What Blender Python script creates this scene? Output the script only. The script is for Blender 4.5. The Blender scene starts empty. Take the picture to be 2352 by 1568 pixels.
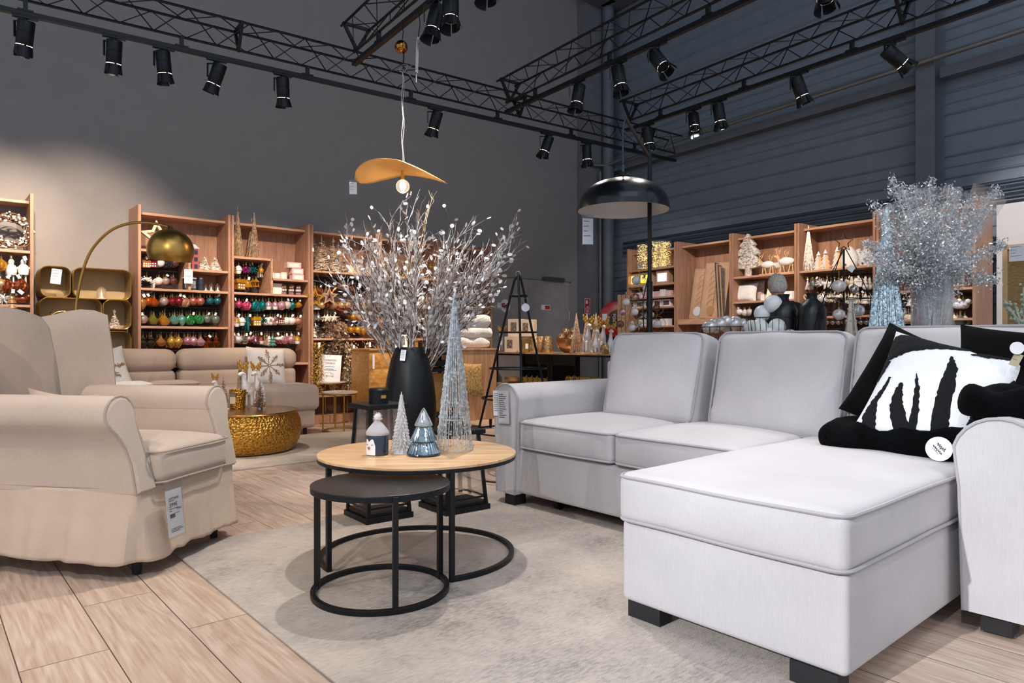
import bpy, math, random
from math import sin, cos, pi, radians, sqrt, atan2
from mathutils import Vector, Matrix, noise, Euler
random.seed(7)
D = bpy.data; C = bpy.context.scene.collection; SC = bpy.context.scene
V = Vector
# ---------------------------------------------------------------- camera
F = 1591.0
cd = D.cameras.new('camera'); cam = D.objects.new('camera', cd); C.objects.link(cam)
cd.sensor_width = 36; cd.lens = F / 2352 * 36; cam.location = (0, 0, 1); cam.rotation_euler = (pi / 2, 0, 0)
cd.clip_end = 100; SC.camera = cam
# frames: S = furniture and long wall (x to the right along the wall, y into it); R = cladding wall
SA = radians(40.9); E1 = V((cos(SA), sin(SA), 0)); E2 = V((-sin(SA), cos(SA), 0))
RA = radians(-54.7); G1 = V((cos(RA), sin(RA), 0)); G2 = V((-sin(RA), cos(RA), 0)); RO = V((2.3, 9.73, 0))
def S(s, t, z=0): return E1 * s + E2 * t + V((0, 0, z))
def R(u, v, z=0): return RO + G1 * u + G2 * v + V((0, 0, z))
def rr(x): return (x - 1176) / F
def sx(x, t):
    r = rr(x); return t * (E1.y + E1.x * r) / (E1.x - E1.y * r)
def ux(x, v):
    r = rr(x); o = RO + G2 * v; return (r * o.y - o.x) / (G1.x - r * G1.y)
def at(x, y, Y): return V((rr(x) * Y, Y, 1 + (784 - y) / F * Y))
def zy(y, Y): return 1 + (784 - y) / F * Y
# ---------------------------------------------------------------- world and exposure
SC.view_settings.view_transform = 'Standard'; SC.view_settings.look = 'None'
SC.view_settings.exposure = 0.42; SC.view_settings.gamma = 1; SC.view_settings.use_curve_mapping = False
w = D.worlds.new('world'); SC.world = w; w.use_nodes = True
w.node_tree.nodes['Background'].inputs[0].default_value = (0.50, 0.59, 0.72, 1)
w.node_tree.nodes['Background'].inputs[1].default_value = 0.80
WARM = (1, .80, .62); NEUT = (1, .93, .89); COOL = (.86, .93, 1)
def spot(p, tgt, power, col=NEUT, ang=40, blend=.35, r=.03):
    l = D.lights.new('spot', 'SPOT'); l.energy = power; l.color = col; l.spot_size = radians(ang); l.spot_blend = blend; l.shadow_soft_size = r
    o = D.objects.new('spot', l); C.objects.link(o); o.location = p
    o.rotation_euler = (V(tgt) - V(p)).to_track_quat('-Z', 'Y').to_euler(); return o
def area(p, tgt, power, col, sx_, sy_):
    l = D.lights.new('area', 'AREA'); l.energy = power; l.color = col; l.shape = 'RECTANGLE'; l.size = sx_; l.size_y = sy_
    o = D.objects.new('area', l); C.objects.link(o); o.location = p
    o.rotation_euler = (V(tgt) - V(p)).to_track_quat('-Z', 'Y').to_euler(); return o
# added soft bluish fill from overhead, with no lamp of the hall behind it
area((1.5, -1.5, 7.5), (1.0, 4.5, 0), 70, (.70, .84, 1), 6, 4)
area((3, 3.5, 8.0), (3, 5, 0), 30, (.80, .90, 1), 5, 5)
# unseen spots added over and behind the camera to brighten furniture and rug
for p, t, e, c, a in [
    ((-2.9, 1.6, 3.4), (-2.0, 3.2, .5), 95, WARM, 60),
    ((-2.4, 1.0, 3.4), (-1.7, 2.3, 0), 85, (1, .84, .72), 60),
    ((-.30, 4.0, 3.4), (-.45, 2.9, 0), 140, NEUT, 72),
    ((0.9, 3.6, 3.4), (0.9, 2.3, 0), 30, NEUT, 52),
    ((1.1, 1.6, 3.4), (1.8, 3.3, .6), 25, NEUT, 60),
    ((2.6, 2.6, 3.4), (2.4, 3.2, .8), 28, COOL, 64),
    ((-1.3, -1.2, 3.3), (-2.0, 3.0, .6), 190, (1, .92, .84), 44),
    ((2.6, -.9, 3.3), (1.9, 2.2, .4), 85, (1, .80, .68), 50),
    ((-.6, -.8, 3.4), (2.2, 3.9, .8), 130, (.93, .95, 1), 40),
    ((4.6, 3.6, 3.4), (5.4, 5.9, 1.7), 50, NEUT, 60),
]: spot(p, t, e, c, a)
spot((-4.2, -1.9, 3.3), (1.15, 2.0, .15), 1550, (.94, .95, 1), 23, .9)  # added cool key from behind left, lifts the chaise front
spot((-2.0, -.6, 3.3), (.55, 3.7, .25), 190, (.96, .95, 1), 26, .8)  # added fill aimed at the seat front
# ---------------------------------------------------------------- materials
def hx(h):
    h = h.lstrip('#'); c = [int(h[i:i + 2], 16) / 255 for i in (0, 2, 4)]
    return tuple((x / 12.92 if x < .04045 else ((x + .055) / 1.055) ** 2.4) for x in c) + (1,)
MATS = {}
def pm(name, col, rough=.6, metal=0, bump=0, bs=200, var=.06, vs=6, coat=0, trans=0, alpha=1, emit=0, sheen=0, stretch=None, ior=1.45, sss=0):
    if name in MATS: return MATS[name]
    m = D.materials.new(name); m.use_nodes = True; nt = m.node_tree; N = nt.nodes; L = nt.links
    b = N['Principled BSDF']; c = hx(col)
    b.inputs['Roughness'].default_value = rough; b.inputs['Metallic'].default_value = metal
    b.inputs['Coat Weight'].default_value = coat; b.inputs['Transmission Weight'].default_value = trans
    b.inputs['Alpha'].default_value = alpha; b.inputs['Sheen Weight'].default_value = sheen; b.inputs['IOR'].default_value = ior
    tc = N.new('ShaderNodeTexCoord'); mp = N.new('ShaderNodeMapping'); L.new(tc.outputs['Object'], mp.inputs[0])
    if stretch: mp.inputs['Scale'].default_value = stretch
    n = N.new('ShaderNodeTexNoise'); n.inputs['Scale'].default_value = vs; n.inputs['Detail'].default_value = 5; L.new(mp.outputs[0], n.inputs[0])
    r = N.new('ShaderNodeValToRGB'); L.new(n.outputs[0], r.inputs[0])
    r.color_ramp.elements[0].position = .3; r.color_ramp.elements[1].position = .7
    r.color_ramp.elements[0].color = tuple(max(0, x * (1 - var * 2)) for x in c[:3]) + (1,)
    r.color_ramp.elements[1].color = tuple(min(1, x * (1 + var)) for x in c[:3]) + (1,)
    L.new(r.outputs[0], b.inputs['Base Color'])
    if bump:
        n2 = N.new('ShaderNodeTexNoise'); n2.inputs['Scale'].default_value = bs; n2.inputs['Detail'].default_value = 3; L.new(mp.outputs[0], n2.inputs[0])
        bp = N.new('ShaderNodeBump'); bp.inputs['Strength'].default_value = bump; bp.inputs['Distance'].default_value = .01
        L.new(n2.outputs[0], bp.inputs['Height']); L.new(bp.outputs[0], b.inputs['Normal'])
    if emit:
        b.inputs['Emission Color'].default_value = c; b.inputs['Emission Strength'].default_value = emit
    MATS[name] = m; return m
def wood(name, c1, c2, scale=1.0, axis='Z', rough=.5):
    if name in MATS: return MATS[name]
    m = D.materials.new(name); m.use_nodes = True; nt = m.node_tree; N = nt.nodes; L = nt.links; b = N['Principled BSDF']
    b.inputs['Roughness'].default_value = rough
    tc = N.new('ShaderNodeTexCoord'); mp = N.new('ShaderNodeMapping'); L.new(tc.outputs['Object'], mp.inputs[0])
    st = {'Z': (9, 9, .9), 'X': (.9, 9, 9), 'Y': (9, .9, 9)}[axis]; mp.inputs['Scale'].default_value = tuple(x * scale for x in st)
    n = N.new('ShaderNodeTexNoise'); n.inputs['Scale'].default_value = 2.2; n.inputs['Detail'].default_value = 8; n.inputs['Distortion'].default_value = 1.2; L.new(mp.outputs[0], n.inputs[0])
    n2 = N.new('ShaderNodeTexNoise'); n2.inputs['Scale'].default_value = 14; n2.inputs['Detail'].default_value = 4; L.new(mp.outputs[0], n2.inputs[0])
    mx = N.new('ShaderNodeMath'); mx.operation = 'MULTIPLY_ADD'; mx.inputs[1].default_value = .35; L.new(n2.outputs[0], mx.inputs[0]); L.new(n.outputs[0], mx.inputs[2])
    r = N.new('ShaderNodeValToRGB'); L.new(mx.outputs[0], r.inputs[0]); r.color_ramp.elements[0].position = .45; r.color_ramp.elements[1].position = .85
    r.color_ramp.elements[0].color = hx(c1); r.color_ramp.elements[1].color = hx(c2); L.new(r.outputs[0], b.inputs['Base Color'])
    bp = N.new('ShaderNodeBump'); bp.inputs['Strength'].default_value = .08; bp.inputs['Distance'].default_value = .01; L.new(mx.outputs[0], bp.inputs['Height']); L.new(bp.outputs[0], b.inputs['Normal'])
    MATS[name] = m; return m
def fabric(name, col, rough=.9, weave=900, sheen=.2, wr=.25):
    if name in MATS: return MATS[name]
    m = pm(name, col, rough, sheen=sheen, var=.035, vs=3); nt = m.node_tree; N = nt.nodes; L = nt.links; b = N['Principled BSDF']
    tc = N.new('ShaderNodeTexCoord'); mp = N.new('ShaderNodeMapping'); mp.inputs['Scale'].default_value = (1, 1, .06); L.new(tc.outputs['Object'], mp.inputs[0])
    n = N.new('ShaderNodeTexNoise'); n.inputs['Scale'].default_value = weave * .45; n.inputs['Detail'].default_value = 2; L.new(mp.outputs[0], n.inputs[0])
    n3 = N.new('ShaderNodeTexNoise'); n3.inputs['Scale'].default_value = 5; n3.inputs['Detail'].default_value = 3; L.new(tc.outputs['Object'], n3.inputs[0])
    a = N.new('ShaderNodeMath'); a.operation = 'MULTIPLY_ADD'; a.inputs[1].default_value = 6; L.new(n3.outputs[0], a.inputs[0]); L.new(n.outputs[0], a.inputs[2])
    bp = N.new('ShaderNodeBump'); bp.inputs['Strength'].default_value = wr; bp.inputs['Distance'].default_value = .004; L.new(a.outputs[0], bp.inputs['Height']); L.new(bp.outputs[0], b.inputs['Normal'])
    # woven thread colour
    old = b.inputs['Base Color'].links[0].from_socket; mix = N.new('ShaderNodeMix'); mix.data_type = 'RGBA'; mix.blend_type = 'MULTIPLY'; mix.inputs[0].default_value = .3
    rp = N.new('ShaderNodeValToRGB'); rp.color_ramp.elements[0].position = .35; rp.color_ramp.elements[0].color = (.8, .8, .8, 1); rp.color_ramp.elements[1].position = .6; L.new(n.outputs[0], rp.inputs[0])
    L.new(old, mix.inputs[6]); L.new(rp.outputs[0], mix.inputs[7]); L.new(mix.outputs[2], b.inputs['Base Color'])
    return m
# ---------------------------------------------------------------- mesh helpers
class MB:
    def __init__(s): s.v = []; s.f = []; s.m = []; s.sm = []
    def add(s, vs, fs, M=None, mi=0, smooth=False):
        o = len(s.v)
        for p in vs:
            p = V(p); s.v.append(M @ p if M else p)
        for f in fs: s.f.append([i + o for i in f]); s.m.append(mi); s.sm.append(smooth)
        return s
    def box(s, c, d, rz=0, M=None, mi=0):
        x, y, z = [a / 2 for a in d]; c = V(c)
        vs = [V((i * x, j * y, k * z)) for i in (-1, 1) for j in (-1, 1) for k in (-1, 1)]
        if rz: q = Matrix.Rotation(rz, 3, 'Z'); vs = [q @ p for p in vs]
        return s.add([p + c for p in vs], [(0, 1, 3, 2), (4, 6, 7, 5), (0, 4, 5, 1), (2, 3, 7, 6), (0, 2, 6, 4), (1, 5, 7, 3)], M, mi)
    def b2(s, a, b, M=None, mi=0): # box from two corners
        return s.box([(a[i] + b[i]) / 2 for i in range(3)], [abs(a[i] - b[i]) for i in range(3)], 0, M, mi)
    def tube(s, pts, r, n=6, closed=False, mi=0, caps=True, M=None):
        pts = [V(p) for p in pts]; k = len(pts); vs = []; fs = []; up = None
        for i, p in enumerate(pts):
            if closed: d = pts[(i + 1) % k] - pts[i - 1]
            else: d = pts[min(i + 1, k - 1)] - pts[max(i - 1, 0)]
            if d.length < 1e-9: d = V((0, 0, 1))
            d.normalize()
            if up is None: up = V((0, 0, 1)) if abs(d.z) < .9 else V((1, 0, 0))
            a = up - d * up.dot(d)
            if a.length < 1e-6: a = d.orthogonal()
            a.normalize(); up = a; b = d.cross(a); ri = r[i] if isinstance(r, (list, tuple)) else r
            for j in range(n): t = 2 * pi * (j + .5) / n; vs.append(p + (a * cos(t) + b * sin(t)) * ri)
        for i in range(k if closed else k - 1):
            q = (i + 1) % k
            for j in range(n): fs.append((i * n + j, i * n + (j + 1) % n, q * n + (j + 1) % n, q * n + j))
        if not closed and caps: fs += [tuple(range(n))[::-1], tuple((k - 1) * n + j for j in range(n))]
        return s.add(vs, fs, M, mi, n > 4)
    def cyl(s, a, b, r, r2=None, n=16, mi=0, M=None): return s.tube([a, b], [r, r if r2 is None else r2], n, False, mi, True, M)
    def lathe(s, prof, c=(0, 0, 0), n=24, mi=0, M=None, smooth=True, fx=None, caps=True):
        vs = []; fs = []; c = V(c)
        for i, (r, z) in enumerate(prof):
            for j in range(n):
                t = 2 * pi * j / n; q = fx(r, z, t) if fx else r
                vs.append(c + V((q * cos(t), q * sin(t), z)))
        for i in range(len(prof) - 1):
            for j in range(n): fs.append((i * n + j, i * n + (j + 1) % n, (i + 1) * n + (j + 1) % n, (i + 1) * n + j))
        if caps and prof[0][0] > 1e-5: fs.append(tuple(range(n))[::-1])
        if caps and prof[-1][0] > 1e-5: fs.append(tuple((len(prof) - 1) * n + j for j in range(n)))
        return s.add(vs, fs, M, mi, smooth)
    def ball(s, c, r, n=12, sc=(1, 1, 1), mi=0, M=None):
        vs = []; fs = []; h = n // 2 + 1; c = V(c)
        for i in range(h + 1):
            a = pi * i / h
            for j in range(n): t = 2 * pi * j / n; vs.append(c + V((r * sin(a) * cos(t) * sc[0], r * sin(a) * sin(t) * sc[1], -r * cos(a) * sc[2])))
        for i in range(h):
            for j in range(n): fs.append((i * n + j, i * n + (j + 1) % n, (i + 1) * n + (j + 1) % n, (i + 1) * n + j))
        return s.add(vs, fs, M, mi, True)
    def prism(s, pts, d, M=None, mi=0, smooth=False): # outline in local x,z; thickness d along y
        n = len(pts); vs = [V((x, -d / 2, z)) for x, z in pts] + [V((x, d / 2, z)) for x, z in pts]
        return s.add(vs, [tuple(range(n)), tuple(range(n, 2 * n))[::-1]] + [(i, i + n, (i + 1) % n + n, (i + 1) % n) for i in range(n)], M, mi, smooth)
    def ring(s, c, r, tr, n=24, tn=6, axis='Z', M=None, mi=0, ry=None):
        ry = ry or r; c = V(c); P = []
        for i in range(n):
            t = 2 * pi * i / n; a, b = r * cos(t), ry * sin(t)
            P.append(c + (V((a, b, 0)) if axis == 'Z' else V((a, 0, b)) if axis == 'Y' else V((0, a, b))))
        return s.tube(P, tr, tn, True, mi, M=M)
    def rbox(s, d, r, n=6, f=None, M=None, mi=0):
        h = [x / 2 for x in d]; r = min(r, min(h) * .999); key = {}; vs = []; fs = []
        def lin(H):
            I = H - r; a = [-H, -H + r * .3, -H + r * .65]; m = [-I + 2 * I * k / n for k in range(n + 1)]
            return a + m + [H - r * .65, H - r * .3, H]
        L = [lin(x) for x in h]
        def vert(p):
            k = tuple(round(a, 6) for a in p)
            if k not in key:
                i = V([max(-h[a] + r, min(h[a] - r, p[a])) for a in range(3)]); dd = V(p) - i
                q = i + dd.normalized() * r if dd.length > 1e-9 else i
                key[k] = len(vs); vs.append(f(q) if f else q)
            return key[k]
        for ax in range(3):
            u, w_ = [a for a in range(3) if a != ax]
            for sg in (-1, 1):
                for i in range(len(L[u]) - 1):
                    for j in range(len(L[w_]) - 1):
                        q = []
                        for (a, b) in ((i, j), (i + 1, j), (i + 1, j + 1), (i, j + 1)):
                            p = [0, 0, 0]; p[ax] = sg * h[ax]; p[u] = L[u][a]; p[w_] = L[w_][b]; q.append(vert(p))
                        if (sg > 0) ^ (ax == 1): fs.append(tuple(q))
                        else: fs.append(tuple(q[::-1]))
        return s.add(vs, fs, M, mi, True)
    def build(s, name, mat, parent=None, loc=None, rot=None, bevel=0, sub=0, link=True):
        me = D.meshes.new(name); me.from_pydata([tuple(p) for p in s.v], [], s.f)
        for m in (mat if isinstance(mat, (list, tuple)) else [mat]): me.materials.append(m)
        me.polygons.foreach_set('material_index', s.m); me.polygons.foreach_set('use_smooth', s.sm); me.update()
        if any(s.sm): me.set_sharp_from_angle(angle=radians(38))
        o = D.objects.new(name, me)
        if link: C.objects.link(o)
        if parent: o.parent = parent
        if loc is not None: o.location = loc
        if rot is not None: o.rotation_euler = rot if isinstance(rot, (tuple, list, Euler)) else (0, 0, rot)
        if bevel:
            b = o.modifiers.new('bevel', 'BEVEL'); b.width = bevel; b.segments = 2; b.limit_method = 'ANGLE'
        if sub: q = o.modifiers.new('sub', 'SUBSURF'); q.levels = sub; q.render_levels = sub
        return o
def thing(name, label, cat, loc=(0, 0, 0), rz=0, group=None):
    o = D.objects.new(name, None); C.objects.link(o); o.location = loc; o.rotation_euler = rz if isinstance(rz, (tuple, list, Euler)) else (0, 0, rz)
    o['label'] = label; o['category'] = cat; o.empty_display_size = .05
    if group: o['group'] = group
    return o
def tag(o, label, cat, group=None, kind=None):
    o['label'] = label; o['category'] = cat
    if group: o['group'] = group
    if kind: o['kind'] = kind
    return o
def struct(o): o['kind'] = 'structure'; return o
def dup(o, parent=None):
    c = o.copy(); C.objects.link(c)
    if parent: c.parent = parent
    for ch in [k for k in D.objects if k.parent == o]: dup(ch, c)
    return c
KIDS = {}
def text(s, size, mat, parent, loc, rot, name='lettering', align='CENTER'):
    cu = D.curves.new(name, 'FONT'); cu.body = s; cu.size = size; cu.align_x = align; cu.align_y = 'CENTER'; cu.extrude = .0004; cu.resolution_u = 2
    t = D.objects.new(name, cu); me = D.meshes.new_from_object(t); D.objects.remove(t); me.materials.clear(); me.materials.append(mat)
    o = D.objects.new(name, me); C.objects.link(o); o.parent = parent; o.location = loc; o.rotation_euler = rot; return o
# common materials
BLACK = pm('black_metal', '#16181c', .42, .3, var=.1); BLACKM = pm('matte_black_ceramic', '#0c1014', .38, 0, .05, 300)
WHITE = pm('white_paper', '#e8e8ec', .7); INK = pm('ink', '#2b3440', .8); GOLD = pm('brushed_gold', '#c99a4b', .28, 1, .05, 80)
CLEAR = pm('clear_plastic', '#ffffff', .08, trans=.95, alpha=.45); WPLAS = pm('white_ceramic', '#f2efed', .35, coat=.3)
SHELF = wood('bookcase_veneer', '#8e6650', '#b3876c'); SHELFX = wood('bookcase_board', '#a87a5e', '#c9a083', axis='X')
SOFA = fabric('sofa_linen', '#c1bdbe'); PIPE = fabric('sofa_piping', '#a9a5a8'); DARKLEG = pm('dark_leg', '#1c1b1e', .6)
STEEL = pm('steel', '#9a9a98', .35, 1)
# ================================================================ setting
def floor_mat():
    m = D.materials.new('oak_planks'); m.use_nodes = True; nt = m.node_tree; N = nt.nodes; L = nt.links; b = N['Principled BSDF']
    tc = N.new('ShaderNodeTexCoord'); mp = N.new('ShaderNodeMapping'); mp.inputs['Rotation'].default_value = (0, 0, pi / 2); L.new(tc.outputs['Object'], mp.inputs[0])
    br = N.new('ShaderNodeTexBrick'); L.new(mp.outputs[0], br.inputs[0]); br.inputs['Scale'].default_value = 1; br.offset = .37
    br.inputs['Brick Width'].default_value = 1.28; br.inputs['Row Height'].default_value = .243; br.inputs['Mortar Size'].default_value = .0022; br.inputs['Mortar Smooth'].default_value = .3
    br.inputs['Color1'].default_value = (.25, .25, .25, 1); br.inputs['Color2'].default_value = (.8, .8, .8, 1); br.inputs['Mortar'].default_value = (0, 0, 0, 1)
    off = N.new('ShaderNodeVectorMath'); off.operation = 'MULTIPLY_ADD'; L.new(br.outputs[0], off.inputs[0]); off.inputs[1].default_value = (7, 3, 5); L.new(tc.outputs['Object'], off.inputs[2])
    m2 = N.new('ShaderNodeMapping'); m2.inputs['Scale'].default_value = (6, .75, 1); L.new(off.outputs[0], m2.inputs[0])
    n = N.new('ShaderNodeTexNoise'); n.inputs['Scale'].default_value = 1.3; n.inputs['Detail'].default_value = 3; n.inputs['Distortion'].default_value = .5; L.new(m2.outputs[0], n.inputs[0])
    wv = N.new('ShaderNodeMath'); wv.operation = 'MULTIPLY'; wv.inputs[1].default_value = 44; L.new(n.outputs[0], wv.inputs[0])
    sn = N.new('ShaderNodeMath'); sn.operation = 'SINE'; L.new(wv.outputs[0], sn.inputs[0])
    m3 = N.new('ShaderNodeMapping'); m3.inputs['Scale'].default_value = (90, 4, 1); L.new(off.outputs[0], m3.inputs[0])
    n2 = N.new('ShaderNodeTexNoise'); n2.inputs['Scale'].default_value = 1; n2.inputs['Detail'].default_value = 4; L.new(m3.outputs[0], n2.inputs[0])
    ad = N.new('ShaderNodeMath'); ad.operation = 'MULTIPLY_ADD'; ad.inputs[1].default_value = .10; L.new(sn.outputs[0], ad.inputs[0]); L.new(n2.outputs[0], ad.inputs[2])
    rp = N.new('ShaderNodeValToRGB'); L.new(ad.outputs[0], rp.inputs[0]); rp.color_ramp.elements[0].position = .25; rp.color_ramp.elements[1].position = .75
    rp.color_ramp.elements[0].color = hx('#b89c88'); rp.color_ramp.elements[1].color = hx('#d6c3b2')
    mx = N.new('ShaderNodeMix'); mx.data_type = 'RGBA'; L.new(br.outputs['Fac'], mx.inputs[0]); L.new(rp.outputs[0], mx.inputs[6]); mx.inputs[7].default_value = hx('#5d4a40')
    mm = N.new('ShaderNodeMix'); mm.data_type = 'RGBA'; mm.blend_type = 'MULTIPLY'; mm.inputs[0].default_value = .16; L.new(mx.outputs[2], mm.inputs[6]); L.new(br.outputs[0], mm.inputs[7])
    L.new(mm.outputs[2], b.inputs['Base Color']); b.inputs['Roughness'].default_value = .42; b.inputs['Specular IOR Level'].default_value = .35
    bp = N.new('ShaderNodeBump'); bp.inputs['Strength'].default_value = .12; bp.inputs['Distance'].default_value = .004; L.new(ad.outputs[0], bp.inputs['Height']); L.new(bp.outputs[0], b.inputs['Normal'])
    return m
fl = MB(); fl.b2((-6, -2.5, -.1), (10, 9, 0)); o = struct(fl.build('floor', floor_mat())); o.rotation_euler = (0, 0, SA)
WL = pm('grey_paint', '#8f8a88', .85, 0, .05, 400, .02); WR = pm('slate_cladding', '#7d8691', .55, .15, .02, 60, .04); LTG = pm('light_grey_paint', '#c3bfbd', .8, 0, .05, 300, .02)
DKG = pm('grey_steel_paint', '#6c6f76', .6, .1); DOORP = pm('door_paint', '#9a9593', .7)
w_ = MB(); w_.b2((-6, 8.28, 0), (9.5, 8.48, 8.5)); struct(w_.build('wall_left', WL)).rotation_euler = (0, 0, SA)
# cladding wall with real ribs
m = MB(); z = 0; prof = [(1.0, 0)]
k = 0
while z < 8.4:
    for a in ((.195, .0), (.020, -.018), (.006, -.018), (.014, 0)) if k % 3 else ((.085, 0), (.012, -.011), (.004, -.011), (.008, 0), (.095, 0), (.020, -.018), (.006, -.018), (.014, 0)):
        z += a[0]; prof.append((1.0 + a[1], z))
    k += 1
n = len(prof)
vs = [(-2.8, v, z) for v, z in prof] + [(7.5, v, z) for v, z in prof] + [(-2.8, 1.2, 0), (-2.8, 1.2, prof[-1][1]), (7.5, 1.2, 0), (7.5, 1.2, prof[-1][1])]
fs = [(i, i + n, i + n + 1, i + 1) for i in range(n - 1)] + [(2 * n, 2 * n + 1, 2 * n + 3, 2 * n + 2), (n - 1, 2 * n - 1, 2 * n + 3, 2 * n + 1)]
m.add(vs, fs); o = struct(m.build('wall_right', WR)); o.location = RO; o.rotation_euler = (0, 0, RA)
m = MB(); m.b2((-6, -2.5, 8.45), (10, 9, 8.6)); struct(m.build('ceiling', pm('dark_ceiling', '#3a3b3f', .9))).rotation_euler = (0, 0, SA)
def rwall(name, mb, mat): o = struct(mb.build(name, mat)); o.location = RO; o.rotation_euler = (0, 0, RA); return o
m = MB(); u0 = ux(2106, .75)
m.b2((u0, .72, 0), (u0 + .19, .75, 8.4)); m.b2((u0 + .085, .75, 0), (u0 + .105, .98, 8.4)); m.b2((u0, .95, 0), (u0 + .19, .98, 8.4)); rwall('trim_1', m, DKG)
m = MB(); m.b2((-2.4, .84, 3.93), (u0 - .02, .98, 4.05)); m.b2((u0 + .2, .84, 3.93), (7.4, .98, 4.05)); rwall('trim_2', m, DKG)
m = MB(); m.b2((-2.2, .60, 6.75), (1.5, .96, 7.1)); rwall('trim_3', m, DKG)
# column in the corner and a beam stub
m = MB(); m.b2((8.66, 8.06, 0), (9.14, 8.27, 8.4)); o = struct(m.build('trim_4', pm('corner_column_paint', '#747277', .8))); o.rotation_euler = (0, 0, SA)
m = MB(); m.b2((8.5, 7.7, 6.75), (9.0, 8.05, 7.0)); o = struct(m.build('trim_5', DKG)); o.rotation_euler = (0, 0, SA)
# pale partition at the right end of the bookcases
m = MB(); m.b2((3.765, .44, 0), (6.9, .56, 2.36)); rwall('trim_6', m, LTG)
# pipes
def pipe(name, label, pts, r, mat, n=12):
    m = MB(); m.tube(pts, r, n); o = m.build(name, mat); tag(o, label, 'pipe'); return o
GALV = pm('galvanised', '#9b9894', .45, .8, .1, 60)
pipe('sprinkler_pipe', 'long galvanised sprinkler pipe running along the cladding wall above the rail', [S(8.55, 8.12, 4.0), S(9.0, 7.95, 4.02), R(-2.0, .74, 4.05), R(-1, .69, 4.07), R(3, .66, 4.1), R(7.3, .66, 4.14)], .028, GALV)
cp = S(9.08, 7.95); pipe('drain_pipe', 'thick vertical grey drain pipe in the corner of the two walls', [cp, cp + V((0, 0, 3)), cp + V((0, 0, 8.3))], .1, DKG, 20)
cp = S(8.9, 7.97); pipe('conduit', 'thin vertical steel conduit left of the thick drain pipe', [cp, cp + V((0, 0, 3.9))], .022, DKG)
for i, (z, d) in enumerate([(2.50, 'lowest'), (2.58, 'middle'), (2.66, 'topmost')]):
    m = MB(); m.tube([R(-1.9, .85, z), R(7.2, .85, z)], .024, 8); o = m.build('cable_pipe', pm('blue_grey_pipe', '#3d4854', .4, .3)); tag(o, f'blue grey horizontal pipe behind the right bookcases, {d} of the three', 'pipe', 'pipes above the right bookcases')
# double door
dt = 8.28; H = 2.0
for i, (a, b) in enumerate([(sx(1304, dt) - 1.86, sx(1304, dt) - .932), (sx(1304, dt) - .928, sx(1304, dt))]):
    m = MB(); m.b2((a, dt - .03, 0), (b, dt - .001, H)); d = struct(m.build(f'door_{i+1}', DOORP)); d.rotation_euler = (0, 0, SA)
    q = MB(); q.b2((b - .62 if i else a + .1, dt - .09, H + .0), (b - .16 if i else a + .55, dt - .03, H + .06)); q.build('door_closer', STEEL, d)
    q = MB(); q.b2((a + .28, dt - .036, 1.52), (a + .48, dt - .031, 1.6), mi=0); q.b2((a + .36, dt - .038, 1.53), (a + .47, dt - .036, 1.59), mi=1); q.build('safety_label', [WHITE, pm('label_red', '#b5322c', .6)], d)
    if i:
        for z in (.95, 1.35): q = MB(); q.cyl((b + .012, dt - .03, z), (b + .012, dt - .03, z + .16), .012, n=8); q.build('hinge', STEEL, d)
m = MB(); m.b2((sx(1304, dt) - 1.92, dt - .02, H), (sx(1304, dt) + .06, dt - .001, H + .012)); struct(m.build('trim_7', pm('door_gap', '#4a4748', .8))).rotation_euler = (0, 0, SA)
def disc(name, r, th, mat, parent=None, n=32): m = MB(); m.cyl((0, -th / 2, 0), (0, th / 2, 0), r, n=n); return m.build(name, mat, parent)
s_ = sx(1161, dt - .04); t = thing('access_sign', 'round white staff only sign on the left leaf of the double door', 'sign', S(s_, dt - .034, zy(702, E1.y * s_ + E2.y * dt)), SA)
disc('sign_plate', .1, .004, WHITE, t); text('ACCES', .032, INK, t, (0, -.004, .025), (pi / 2, 0, 0)); text('RESERVE', .032, INK, t, (0, -.004, -.01), (pi / 2, 0, 0))
m = MB(); m.ring((-.02, -.005, -.05), .012, .003, 12, 4, 'Y'); m.tube([(-.008, -.005, -.05), (.035, -.005, -.05)], .003, 4); m.build('key_symbol', INK, t)
s_ = sx(1350, 8.05); t = thing('fire_sign', 'small red fire instruction sign with white lettering on the corner column', 'sign', S(s_, 8.05, zy(704, 11.9)), SA)
RED = pm('sign_red', '#b3161c', .5); m = MB(); m.b2((-.07, 0, -.13), (.07, .004, .13)); m.build('sign_plate', WHITE, t); m = MB(); m.b2((-.063, -.003, -.04), (.063, 0, .122)); m.b2((-.063, -.003, -.122), (.063, 0, -.048)); m.build('red_field', RED, t)
m = MB()
m.b2((-.05, -.005, .04), (-.005, -.003, .1))
for i in range(4): m.b2((-.045, -.005, -.065 - .014 * i), (.03 + .01 * (i % 2), -.003, -.06 - .014 * i))
m.build('printed_lines', WHITE, t); text('RIA', .05, WHITE, t, (.0, -.005, -.015), (pi / 2, 0, 0)); text('secours', .035, WHITE, t, (.035, -.005, .06), (pi / 2, pi / 2 * -1, 0))
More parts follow.
